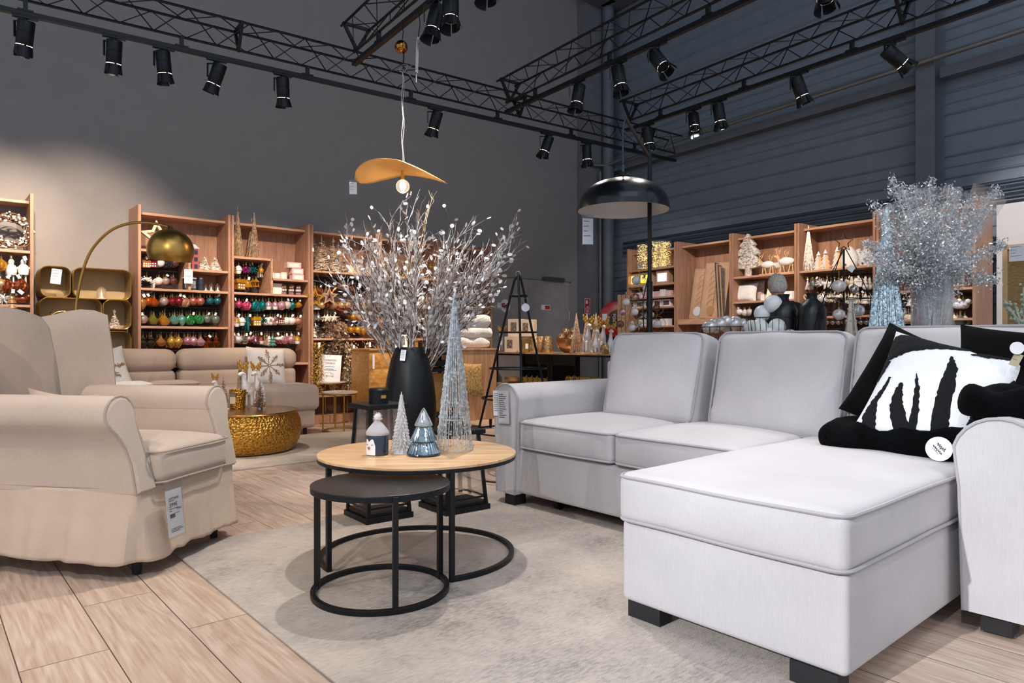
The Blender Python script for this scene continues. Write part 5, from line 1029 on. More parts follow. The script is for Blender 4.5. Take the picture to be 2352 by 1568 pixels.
# B3 top: vine trees
for i, (x, h, w, d) in enumerate([(722, .40, .22, .24), (739, .44, .24, .12), (765, .44, .24, .14), (777, .40, .24, .24)]): twigtree(FL, x, 1.855, h, w, ('back left', 'front left', 'front right', 'back right')[i] + ' champagne vine tree on the garland bookcase', pm('champagne_vine', '#d0b79e', .5, .25, .4, 80, .35, 40), 40 + i, d, 'vine_tree')
for i, x in enumerate((806, 818, 830, 843)): # cream pine cutouts
    p = onshelf(FL, x, 1.855, .12); t = thing('pine_cutout', f'{ORD[i]} cream wooden pine cutout from left, garland bookcase top', 'tree figurine', p, SA, 'cream pine cutouts'); m = MB(); m.prism([(-.05, .001), (-.03, .05), (-.04, .05), (-.018, .11), (0, .17), (.018, .11), (.04, .05), (.03, .05), (.05, .001)], .015); m.build('cutout', CREAM, t)
for i, x in enumerate((882, 905, 935, 965, 990)): twigtree(FL, x, 1.855, .3, .18, f'{ORD[i]} gold vine tree from left on the branch bookcase', pm('gold_vine', '#b78f52', .4, .5, .4, 80, .3, 40), 50 + i, .14, 'vine_tree')
for i, x in enumerate((1030, 1045)): twigtree(FL, x, 1.855, .36, .22, f'{("left","right")[i]} pale gold vine tree on the door bookcase', TWIGW, 60 + i, .14, 'vine_tree')
for i, x in enumerate((1064, 1080, 1096)): box_item(FL, x, 1.855, .10, .10, .1, CARD, f'{("left","middle","right")[i]} white candle box on top of the door bookcase', 'candle_box')
box_item(FL, 1116, 1.855, .09, .30, .09, CORKW, 'tall plywood light box on top of the door bookcase', 'light_box', face=pm('warm_lit', '#ffd9a0', .5, emit=1.5))
t = thing('twig_bundle', 'round bundle of gold wire standing on the door bookcase', 'decoration', onshelf(FL, 1088, 1.96, .12), SA); m = MB(); rnd = random.Random(3)
for k in range(40): a = rnd.uniform(0, pi); m.ring((0, 0, .12), rnd.uniform(.07, .10), .002, 16, 3, 'Y', M=Matrix.Rotation(a, 4, 'Z'))
m.build('wire_ball', pm('gold_wire', '#c8a468', .3, .9), t)
# garlands hanging in B3 below
def leafy(m, c, n, spread, s, rnd, el=1.0):
    for k in range(n):
        q = c + V([rnd.gauss(0, a) for a in spread]); d = V([rnd.gauss(0, 1) for _ in range(3)]).normalized() * s * rnd.uniform(.6, 1.2); e = d.cross(V([rnd.gauss(0, 1) for _ in range(3)])).normalized() * s * .5
        m.add([q - d, q + e, q + d * el, q - e], [(0, 1, 2, 3)])
GOLDF = pm('gold_foil', '#e8b956', .28, .5, var=.3, vs=60); PALEF = pm('pale_gold_foil', '#f0d2a6', .32, .4, var=.3, vs=60)
def garland(x, y0, y1, w, mat, label, n, s, seed, d=.02):
    u = FL.u(x, d); z0, z1 = FL.z(y0, u, d), FL.z(y1, u, d); t = thing('foil_garland', label, 'garland', FL.at(u, d, z0), SA); rnd = random.Random(seed); m = MB()
    for k in range(n): leafy(m, V((rnd.uniform(-w / 2, w / 2), rnd.uniform(-.04, .05), (z1 - z0) * rnd.random())), 1, (.01, .01, .01), s, rnd)
    o = m.build('foil_leaves', mat, t); o['kind'] = 'stuff'; m = MB()
    for k in range(4): m.tube([V((w * (k / 3 - .5) * .7 + .01 * sin(j + k), .01 * cos(j), (z1 - z0) * j / 8)) for j in range(9)], .004, 4)
    m.build('cord', TWIGB, t); m = MB(); m.b2((-.014, -.075, .0), (.014, -.073, -.06)); m.build('paper_tag', WHITE, t)
garland(727, 786, 905, .17, GOLDF, 'bright gold foil garland hanging below the garland bookcase, left side', 1500, .012, 1)
garland(806, 792, 900, .17, PALEF, 'pale gold leaf garland hanging in the middle of the garland bookcase', 620, .022, 2)
garland(843, 786, 900, .09, PALEF, 'narrow pale gold garland at the right side of the garland bookcase', 400, .015, 3)
# ---------------------------------------------------------------- right bookcases content
FAIRY = pm('fairy_light', '#ffd98a', .5, emit=3.5)
for i, (x, w, h) in enumerate([(1478, .19, .44), (1507, .18, .47), (1527, .18, .44)]):
    p = onshelf(FR, x, 2.07, .10); t = thing('fairy_light_vase', f'{("leftmost","middle","rightmost")[i]} glass vase filled with tiny lit fairy lights', 'vase', p, RA, 'fairy light vases'); m = MB(); hh = h * (.62 if i == 2 else .75)
    m.lathe([(0, .001), (w / 2, .001), (w / 2, h * .88), (w / 2 - .004, h * .88), (w / 2 - .004, .006), (0, .006)], n=4, smooth=False, M=Matrix.Rotation(pi / 4, 4, 'Z')); m.build('glass', CLEAR, t); rnd = random.Random(i); m = MB()
    for k in range(230): m.ball((rnd.uniform(-w / 3, w / 3), rnd.uniform(-w / 3, w / 3), rnd.uniform(.02, h * .85)), .0038, 5)
    o = m.build('fairy_lights', FAIRY, t); o['kind'] = 'stuff'; m = MB(); P = [V((rnd.uniform(-w / 3, w / 3), rnd.uniform(-w / 3, w / 3), rnd.uniform(.02, h * .8))) for _ in range(70)]; m.tube(P, .001, 3); m.build('wire', pm('copper_wire', '#8a6a3a', .3, 1), t)
for i, (x, m_, fc) in enumerate([(1460, CORKW, pm('lit_amber', '#ffc766', .5, emit=2.0)), (1487, CORKW, pm('lit_yellow', '#ffd23a', .5, emit=1.6)), (1526, SHELFX, pm('lit_blue_white', '#cfe6f2', .5, emit=2.6))]):
    box_item(FR, x, 1.835, .24, .19, .1, m_, ('left plywood light box with round lamp', 'middle plywood light box glowing yellow', 'right wooden light box with bright snowy window')[i] + ' on the fairy light bookcase', 'light_box', 'light box', .12, fc)
for i in range(8): box_item(FR, 1447 + 13.2 * i, 1.65, .10, .085 + .02 * (i % 3 == 0), .09, PINKC if i % 2 else CARD, f'{ORD[i]} small pale box from left, upper box shelf, fairy light bookcase', 'small_box', face=PINKC if i % 3 else None)
for i in range(5): box_item(FR, 1453 + 20.5 * i, 1.505, .15, .105, .09, CARD, f'{ORD[i]} photo printed box from left, middle shelf, fairy light bookcase', 'photo_box', face=pm('dark_photo_print', '#5c4a42', .5, var=.8, vs=80))
for i in range(4): box_item(FR, 1455 + 25 * i, 1.23, .15, .10, .09, CARD if i % 2 else pm('gold_print', '#b99a78', .5, var=.5, vs=70), f'{ORD[i]} small decor box from left, low shelf, fairy light bookcase', 'small_box', face=None if i % 2 else CARD)
# wire hoop packs leaning
KRAFT = pm('kraft_board', '#d3a47c', .7); 
for i, (x, w, h, lean, label) in enumerate([(1606, .36, .70, .0, 'left packaged wire hoop rack leaning with a white round sticker'), (1634, .40, .76, .0, 'right packaged wire hoop rack leaning with a tan round sticker')]):
    p = onshelf(FR, x, 1.312, .06 - .03 * i); t = thing('hoop_pack', label, 'package', p, (radians(-9), radians(2), RA)); m = MB(); m.b2((-w / 2, 0, .0), (w / 2, .006, h)); m.build('kraft_board', KRAFT, t)
    for k in range(6): m = MB(); z = h * (.30 + .11 * k); m.tube([V((w * .3 * cos(a) + w * .05, -.006, z - .05 + w * .20 * sin(a))) for a in [pi * q / 12 for q in range(13)]], .002, 4); m.build('wire_hoop', pm('antique_gold_wire', '#a4743c', .35, .9), t)
    m = MB(); m.tube([V((.0, -.005, .02)), V((.0, -.005, h * .93))], .002, 4); m.build('wire_stem', BLACK, t)
    m = MB(); m.cyl((-.05 if i == 0 else -.03, -.008, .10), (-.05 if i == 0 else -.03, -.011, .10), .065, n=28); m.build('round_sticker', WHITE if i == 0 else pm('tan_sticker', '#b98a52', .6), t)
    m = MB(); m.b2((-w / 2 - .004, -.013, 0), (w / 2 + .004, -.012, h + .01)); m.build('plastic_sleeve', CLEAR, t)
for i in range(5):
    p = onshelf(FR, 1657 + 3.5 * i, 1.312, .08); t = thing('hoop_pack', f'{ORD[i]} edge-on hoop rack package from left, leaning at the right side', 'package', p, (radians(-8), radians(3), RA + radians(80))); m = MB(); m.b2((-.06, 0, .0), (.06, .006, .75 - .02 * i)); m.build('kraft_board', KRAFT if i % 2 else pm('dark_print_board', '#5a4c46', .6, var=.4, vs=20), t); m = MB(); m.b2((-.062, -.008, 0), (.062, -.007, .76 - .02 * i)); m.build('plastic_sleeve', CLEAR, t)
# woven white tree
p = onshelf(FR, 1719, 1.83, .14); t = thing('woven_tree', 'large white woven wicker Christmas tree on the shelf above the person', 'tree figurine', p, RA); rnd = random.Random(9)
m = MB(); out = [(-.035, .10), (-.19, .12), (-.23, .15), (-.16, .21), (-.10, .27), (-.17, .28), (-.15, .33), (-.08, .39), (-.12, .40), (-.06, .47), (0, .56), (.06, .47), (.12, .40), (.08, .39), (.15, .33), (.17, .28), (.10, .27), (.16, .21), (.23, .15), (.19, .12), (.035, .10)]
m.prism(out, .07); m.build('tree_body', pm('white_wicker', '#e6ddd2', .8, 0, 1.0, 45, .3, 30), t, bevel=.012)
m = MB(); m.cyl((0, 0, .001), (0, 0, .11), .045, n=14); m.build('trunk', TWIGW, t)
def hwid(z):
    for (a, b, c, d_) in ((.12, .21, .215, .16), (.21, .28, .15, .10), (.28, .39, .16, .08), (.39, .56, .115, .0)):
        if a <= z <= b: return c + (d_ - c) * (z - a) / (b - a)
    return .0
for k in range(70):
    z = rnd.uniform(.12, .52); x = rnd.uniform(-.8, .8) * hwid(z); a = rnd.uniform(-1, 1); L_ = .05; m = MB() if k == 0 else m
    z2 = z + L_ * sin(a); x2 = x + L_ * cos(a) * rnd.choice((-1, 1))
    if .12 < z2 < .54 and abs(x2) < hwid(z2): m.tube([V((x, -.04, z)), V(((x + x2) / 2, -.05, (z + z2) / 2)), V((x2, -.04, z2))], .0045, 4)
o = m.build('wicker_strands', TWIGW, t); o['kind'] = 'stuff'
def deer_cut(fr, x, z, s, label, d=.14, legs='walk', sg=-1):
    p = onshelf(fr, x, z, d); t = thing('plywood_reindeer', label, 'reindeer figurine', p, fr.ang, 'plywood reindeer with furry bodies'); s_ = s
    m = MB(); m.b2((-.11 * s_, -.03, .001), (.11 * s_, .03, .014)); m.build('base', CORKW, t)
    m = MB()
    for (a, b) in ((-.07, -.075), (-.045, -.02), (.05, .03), (.075, .085)): m.prism([(a * s_ - .006, .10 * s_), (a * s_ + .008, .10 * s_), (b * s_ + .005, .014), (b * s_ - .005, .014)], .01)
    m.build('legs', CORKW, t)
    m = MB(); m.ball((0, 0, .135 * s_), .055 * s_, 14, (1.75, .6, .85)); m.build('furry_body', pm('white_fur', '#f3efea', .95, 0, .8, 150), t)
    m = MB(); q = sg; m.prism([(q * .06 * s_, .13 * s_), (q * .10 * s_, .21 * s_), (q * .15 * s_, .215 * s_), (q * .155 * s_, .20 * s_), (q * .118 * s_, .185 * s_), (q * .10 * s_, .13 * s_)], .012); m.build('head', CORKW, t)
    m = MB()
    for k in (-1, 1):
        b = V((q * .108 * s_, k * .006, .212 * s_)); tp = b + V((q * -.012 * s_ + k * .015 * s_, k * .012, .075 * s_)); m.tube([b, b.lerp(tp, .5) + V((k * .010, 0, 0)), tp], .004, 5)
        for j in (.35, .6, .85): r0 = b.lerp(tp, j); m.tube([r0, r0 + V((.02 * s_ * (1 if j != .6 else -1), 0, .022 * s_))], .0035, 4)
    m.build('antlers', CORKW, t)
for i, (x, s_, d) in enumerate([(1763, .95, .10), (1785, .88, .20), (1806, 1.08, .10), (1824, 1.0, .18)]): deer_cut(FR, x, 1.83, s_, f'{ORD[i]} plywood reindeer from left with white furry body above the person', d)
# fur cushion and pale items on the middle shelf of C3
p = onshelf(FR, 1712, 1.51, .16); t = thing('fluffy_cushion', 'white fluffy cushion on the shelf left of the grey haired person', 'cushion', p + V((0, 0, .12)), (radians(-12), 0, RA)); m = MB(); cush(m, .36, .25, .12, 14, .1); m.build('cushion_cover', pm('white_fur', '#f3efea'), t)
p = onshelf(FR, 1720, 1.51, .28); t = thing('folded_throw', 'pale pink folded throw standing behind the white fluffy cushion', 'throw', p + V((0, 0, .14)), (radians(-3), 0, RA)); m = MB(); cush(m, .48, .27, .08, 14, .04); m.build('cloth', pm('pale_throw', '#bba59c', .9, 0, .3, 30), t)
string_cone('small frosted string cone left of the grey haired person', onshelf(FR, 1766, 1.51, .12), .19, .045, .003, 60, CHAMP, 0, (0, .5), 77, .0013, 150)
box_item(FR, 1754, 1.51, .05, .08, .05, CARD, 'small white carton beside the frosted string cone', 'small_box')
for i, x in enumerate((1808, 1818)): p = onshelf(FR, x, 1.51, .12); t = thing('ribbed_pot', f'{("left","right")[i]} white ribbed pot on the shelf right of the person', 'pot', p, RA); m = MB(); m.lathe([(0, .001), (.045, .001), (.055, .06), (.05, .10), (.044, .10), (.044, .02), (0, .02)], n=36, fx=lambda r, z, a: r * (1 + .04 * sin(12 * a))); m.build('pot', WPLAS, t)
# C4 top
string_cone('tall frosted string cone on the pine cutout bookcase', onshelf(FR, 1857, 1.83, .14), .54, .075, .003, 90, pm('frosted_glitter', '#b0a49c', .3, .6, .3, 90, .3, 40), 0, (0, .4, .7), 78, .0014, 320)
for i, (x, h, two) in enumerate([(1880, .22, 1), (1896, .24, 1), (1923, .25, 1)]):
    p = onshelf(FR, x, 1.83, .12 + .03 * (i % 2)); t = thing('wooden_pine', f'{("left","middle","right")[i]} of three crossed wooden and white pine trees', 'tree figurine', p, RA, 'crossed wooden pine trees')
    P = [(-.001, h)]
    for k in range(1, 5): z = h * (1 - k / 4.6); w_ = .014 + .015 * k; P += [(w_, z), (w_ * .6, z + .004)]
    P += [(.07, .001)]; P = [(0, h)] + P[1:] + [(-x_, z_) for x_, z_ in P[1:][::-1]]
    m = MB(); m.prism(P, .008); m.build('wooden_slice', CORKW, t); m = MB(); m.prism(P, .008); m.build('white_slice', WPLAS, t, rot=(0, 0, radians(70)))
    m = MB(); m.lathe([(.03, h * .8), (.02, h * .86), (.004, h * 1.02)], n=12); m.build('snow_cap', WPLAS, t)
for i, (x, r, d) in enumerate([(1952, .10, .12), (1972, .09, .22), (1990, .085, .12)]):
    p = onshelf(FR, x, 1.83, d); t = thing('white_gnome', f'{("left","middle","right")[i]} plump white gnome figure on the pine cutout bookcase', 'figurine', p, RA, 'plump white figures'); m = MB(); m.lathe([(0, .001), (r * .8, .001), (r, r * .5), (r * .92, r * 1.2), (r * .6, r * 1.9), (r * .25, r * 2.3), (0, r * 2.45)], n=24); m.build('body', pm('white_fur', '#f3efea'), t); m = MB(); m.ball((0, -r * .95, .03), .012, 10); m.build('nose', pm('grey_felt', '#5c5450', .9), t)
# C5 small trees and tea lights
for i, (x, c) in enumerate([(2072, 'copper'), (2084, 'brown'), (2097, 'white')]): p = onshelf(FR, x, 1.53, .10); o = D.objects.new('small_cone_tree', body('cone tree', c)); C.objects.link(o); o.location = p + V((0, 0, .13)); o.scale = (1.3,) * 3; tag(o, f'small {c} cone tree on the shelf between glitter cone and glass vase', 'tree figurine')
for i, x in enumerate((2183, 2193, 2203, 2213)): p = onshelf(FR, x, 1.53, .10); o = D.objects.new('small_cone_tree', body('cone tree', 'champagne')); C.objects.link(o); o.location = p + V((0, 0, .12)); o.scale = (1.2,) * 3; tag(o, f'{ORD[i]} small wooden tree from left, shelf right of the glass vase', 'tree figurine', 'small wooden trees right of the vase')
# ================================================================ gold wall boxes
GBX = pm('gold_box_edge', '#c79c4e', .25, 1); GIN = pm('bronze_box_inside', '#a88a5a', .45, .5)
def wallbox(x0, x1, y0, y1, label):
    fr = Frame(S, SA, sx, 7.98); ua, ub = fr.u(x0), fr.u(x1); um = (ua + ub) / 2; za, zb = fr.z(y1, um), fr.z(y0, um); w = ub - ua; h = zb - za
    t = thing('gold_wall_box', label, 'wall shelf', fr.at(um, 0, (za + zb) / 2), SA, 'gold rounded wall boxes'); r = .075
    def loop(o, y): 
        P = []; R_ = max(.01, r - o)
        for (cx, cz, a0) in ((w / 2 - r, h / 2 - r, 0), (-w / 2 + r, h / 2 - r, 90), (-w / 2 + r, -h / 2 + r, 180), (w / 2 - r, -h / 2 + r, 270)):
            for k in range(7): a = radians(a0 + 15 * k); P.append(V((cx + R_ * cos(a), y, cz + R_ * sin(a))))
        return P
    L_ = [loop(0, .0), loop(0, .27), loop(.008, .27), loop(.008, .0)]; n = len(L_[0]); m = MB()
    m.add([p for q in L_ for p in q], [(i * n + j, i * n + (j + 1) % n, ((i + 1) % 4) * n + (j + 1) % n, ((i + 1) % 4) * n + j) for i in range(4) for j in range(n)], smooth=False, mi=0); m.build('box_shell', GIN, t)
    m = MB(); m.tube(loop(.004, -.003), .006, 6, True); m.build('gold_rim', GBX, t)
    m = MB(); q = loop(.006, .262); m.add(q, [tuple(range(n))]); m.build('back_plate', pm('bronze_back_plate', '#b09a74', .6, .2), t)
    return t, fr
wallbox(90, 163, 611, 683, 'small square gold wall box at the top left with hanging price tag'); wallbox(167, 302, 617, 688, 'wide gold wall box at the top right holding a glass dome')
wallbox(90, 234, 684, 757, 'wide gold wall box in the middle row holding a gold twig'); wallbox(236, 302, 688, 757, 'small gold wall box in the middle row with a white star tree'); wallbox(150, 302, 760, 830, 'gold wall box of the lowest row above the beige sofa')
fb_ = Frame(S, SA, sx, 7.98)
price_tag('white price tag hanging in the square gold wall box', fb_.at(fb_.u(129, -.02), -.02, fb_.z(635, fb_.u(129))), (0, radians(6), SA), .085, .145, 4, 12, False)
jar(fb_, 233, fb_.z(686, fb_.u(233)), .045, .13, CLEAR, 'glass dome with a white tree inside the wide gold wall box', 'glass_dome', 'dome', .12, dome=True)
twigtree(fb_, 263, fb_.z(755, fb_.u(263)), .17, .09, 'small white star tree inside the middle gold wall box', TWIGW, 70, .12, star=True)
p = fb_.at(fb_.u(145, .1), .1, fb_.z(744, fb_.u(145))); t = thing('gold_twig_arch', 'arched gold leaf twig inside the wide middle gold wall box', 'decoration', p, SA); m = MB(); m.tube([V((.13 * cos(a), 0, .13 * sin(a))) for a in [pi * k / 14 for k in range(15)]], .003, 5); rnd = random.Random(3)
for k in range(16): a = pi * (.35 + .6 * rnd.random()); leafy(m, V((.13 * cos(a), 0, .13 * sin(a))), 1, (.012, .01, .012), .022, rnd)
m.build('twig', GBX, t)
# ================================================================ beige sofa along the bookcases (S frame)
BS = fabric('beige_sofa_cloth', '#bba594', wr=.15); BSP = fabric('beige_sofa_seam', '#9c8873')
bs = thing('beige_sofa', 'beige upholstered sofa standing in front of the ornament bookcases', 'sofa', (0, 0, 0), SA)
def blk(s0, s1, t0, t1, z0, z1, name, par=bs, mat=BS, r=.05, bulge=.02, n=6):
    d = (s1 - s0, t1 - t0, z1 - z0); m = MB(); m.rbox(d, r, n, bul(0, 0, d[0] / 2, d[1] / 2, d[2] / 2, bulge)); return m.build(name, mat, par, ((s0 + s1) / 2, (t0 + t1) / 2, (z0 + z1) / 2))
blk(.5, 3.30, 7.03, 7.74, .07, .34, 'base'); blk(.5, 1.93, 6.98, 7.55, .26, .535, 'seat_cushion', r=.07); blk(1.94, 3.33, 6.98, 7.55, .26, .535, 'seat_cushion', r=.07)
for a, b in ((.55, 2.03), (2.045, 3.30)): blk(a, b, 7.48, 7.76, .70, .915, 'head_cushion', r=.09); blk(a + .01, b - .01, 7.50, 7.76, .50, .71, 'back_cushion', r=.06)
for a in (.6, 3.2):
    for b in (7.1, 7.65): m = MB(); m.cyl((a, b, .015 if b < 7.05 else .001), (a, b, .09), .02, n=10); m.build('foot', DARKLEG, bs)
def cushion_thing(label, p, rot, w, h, th, mat, name='scatter_cushion', pinch=.07):
    t = thing(name, label, 'cushion', p, rot); m = MB(); cush(m, w, h, th, 18, pinch); m.build('cushion_cover', mat, t); return t
CW = fabric('white_cushion', '#dcd5d0', wr=.3)
def csurf(W, T, u, v): return V((0, -(T / 2 * (max(0, 1 - u ** 4) * max(0, 1 - v ** 4)) ** .55) - .002, 0))
def snow(t, r, y, mat):
    for k in range(8):
        a = pi / 4 * k + .12; L_ = r * (1 if k % 2 == 0 else .82); m = MB(); rnd = random.Random(k); d = V((cos(a), 0, sin(a))); e = V((-sin(a), 0, cos(a)))
        m.tube([V((d.x * L_ * q_, csurf(.43, .15, d.x * L_ * q_ / .215, d.z * L_ * q_ / .215).y, d.z * L_ * q_)) for q_ in (.05, .3, .55, .8, 1)], .004, 4)
        for q in range(46):
            u = .35 + .65 * rnd.random(); w_ = .022 * sin(pi * min(1, (u - .3) / .75)); c = d * L_ * u + e * rnd.uniform(-w_, w_); c.y = csurf(.43, .15, c.x / .215, c.z / .215).y; m.ball(c, .0048, 5)
        m.build('sequin_ray', mat, t)
SEQ = pm('bronze_sequin', '#a17a58', .35, .6, var=.3, vs=90)
t = cushion_thing('white square cushion with bronze snowflake on the beige sofa', S(sx(612, 7.36), 7.36, .725), (radians(-14), radians(4), SA), .43, .43, .15, CW); snow(t, .18, -.074, SEQ)
t = cushion_thing('white cushion with bronze snowflake half hidden behind the armchair', S(sx(238, 7.38), 7.38, .72), (radians(-16), radians(-12), SA), .42, .42, .15, CW); snow(t, .18, -.074, SEQ)
cushion_thing('white fluffy cushion lying on the beige sofa behind the armchair', S(sx(288, 7.2), 7.2, .575), (radians(80), 0, SA), .42, .3, .10, pm('white_fur', '#f3efea'), 'fluffy_cushion')
cushion_thing('flat beige bolster cushion on the beige sofa behind the reindeer', S(sx(390, 7.25), 7.25, .57), (radians(80), 0, SA), .5, .3, .10, BS, 'bolster_cushion')
# ================================================================ hammered gold drum table
HG = D.materials.new('hammered_gold'); HG.use_nodes = True; N = HG.node_tree.nodes; L = HG.node_tree.links; b = N['Principled BSDF']; b.inputs['Metallic'].default_value = .92; b.inputs['Roughness'].default_value = .33
tc = N.new('ShaderNodeTexCoord'); vo = N.new('ShaderNodeTexVoronoi'); vo.inputs['Scale'].default_value = 46; vo.inputs['Randomness'].default_value = .7; L.new(tc.outputs['Object'], vo.inputs[0]); rp = N.new('ShaderNodeValToRGB'); L.new(vo.outputs['Distance'], rp.inputs[0]); rp.color_ramp.elements[0].position = .1; rp.color_ramp.elements[0].color = hx('#74491c'); rp.color_ramp.elements[1].position = .45; rp.color_ramp.elements[1].color = hx('#cf9a44'); L.new(rp.outputs[0], b.inputs['Base Color'])
bp = N.new('ShaderNodeBump'); bp.inputs['Strength'].default_value = .9; bp.inputs['Distance'].default_value = .012; L.new(vo.outputs['Distance'], bp.inputs['Height']); L.new(bp.outputs[0], b.inputs['Normal'])
DC = at(560, 784, 6.28); DC.z = 0; DZ = .015
t = thing('drum_table', 'round hammered gold drum coffee table on the beige rug', 'coffee table', (DC.x, DC.y, DZ)); m = MB(); m.lathe([(.40, .0), (.44, .02), (.485, .10), (.503, .19), (.49, .28), (.462, .345), (.46, .35)], n=96); m.build('drum_body', HG, t)
m = MB(); m.lathe([(0, .352), (.472, .352), (.478, .357), (.472, .364), (0, .366)], n=96); m.build('lid', pm('gold_lid', '#a98350', .28, .9, .1, 60), t)
m = MB(); m.ring((0, 0, .352), .474, .006, 80, 6); m.build('rim', GOLD, t)
ln = price_tag('white price sheet leaning on the hammered gold drum', (at(507, 990, 5.74)), (0, 0, radians(-20)), .075, .14, 4, 15); price_tag('small round white sticker hanging from the drum lid', at(498, 955, 5.75), (0, 0, 0), .022, .022, 0, 1, False)
DT = DZ + .366
def od(x, y): return at(x, y, (1 - DT) * F / (y - 784))
def put(p): return (p.x, p.y, DT)
# candle in hammered pot
p = od(546, 938); t = thing('gold_candle_pot', 'large hammered gold candle pot with cream label on the drum table', 'candle', put(p), radians(-10)); f6 = p.y / F
HG2 = HG.copy(); HG2.name = 'hammered_gold_small'; [setattr(n_.inputs['Scale'], 'default_value', 60) for n_ in HG2.node_tree.nodes if n_.type == 'TEX_VORONOI']
m = MB(); m.lathe([(0, .001), (.062, .001), (.066, .01), (.075, .175), (.071, .175), (.066, .12), (0, .12)], n=40); m.build('pot', HG2, t)
m = MB(); m.b2((-.032, -.0755, .05), (.022, -.072, .115)); m.build('label', pm('cream_label', '#e0cfae', .6), t); m = MB(); m.b2((-.036, -.0765, .12), (.03, -.073, .14)); m.build('silver_band', STEEL, t)
# glass dome with house
p = od(514, 943); t = thing('dome_with_house', 'glass dome on white base with a tiny white house in front of the gold pot', 'glass dome', put(p)); m = MB(); m.lathe([(0, .001), (.046, .001), (.048, .006), (.048, .02), (.044, .024), (0, .024)], n=28); m.build('base', WPLAS, t)
m = MB(); m.lathe([(.038, .024), (.038, .08), (.032, .105), (.018, .122), (0, .128)], n=24); m.build('dome', CLEAR, t); m = MB(); m.b2((-.014, -.012, .024), (.014, .012, .06)); m.add([V((-.02, -.016, .056)), V((.02, -.016, .056)), V((.02, .016, .056)), V((-.02, .016, .056)), V((0, -.016, .092)), V((0, .016, .092))], [(0, 1, 4), (1, 2, 5, 4), (2, 3, 5), (3, 0, 4, 5)]); m.build('tiny_house', WPLAS, t)
def brush(p, h, r, label, seed=1):
    t = thing('bottle_brush_tree', label, 'tree figurine', p); rnd = random.Random(seed); m = MB(); m.cyl((0, 0, .001), (0, 0, .022), .028, .02, 12); m.build('base', STEEL, t)
    m = MB()
    for k in range(900):
        u = 1 - sqrt(rnd.random()); z = .022 + (h - .022) * u; a = rnd.uniform(0, 2 * pi); L_ = (r * (1 - u) + .006) * rnd.uniform(.7, 1.05) * (1 if sin(z * 300) > -.6 else .7); m.tube([V((0, 0, z)), V((L_ * cos(a), L_ * sin(a), z + L_ * rnd.uniform(-.1, .25)))], [.0012, .0005], 3, caps=False)
    o = m.build('bristles', pm('champagne_bristle', '#c3a187', .5, .1, var=.3, vs=80), t); o['kind'] = 'stuff'; m = MB(); m.cyl((0, 0, .02), (0, 0, h), .002, n=5); m.build('wire_stem', STEEL, t)
    m = MB()
    for k in range(70): u = 1 - sqrt(rnd.random()); z = .022 + (h - .022) * u; a = rnd.uniform(0, 2 * pi); L_ = (r * (1 - u)) * rnd.uniform(.8, 1.0); m.ball((L_ * cos(a), L_ * sin(a), z), .0035, 5)
    o = m.build('snow_beads', WPLAS, t); o['kind'] = 'stuff'
brush(put(od(597, 940)), .275, .075, 'bottle brush tree right of the gold candle pot', 1); brush(put(od(513, 930)), .28, .062, 'bottle brush tree behind the glass dome with the house', 2)
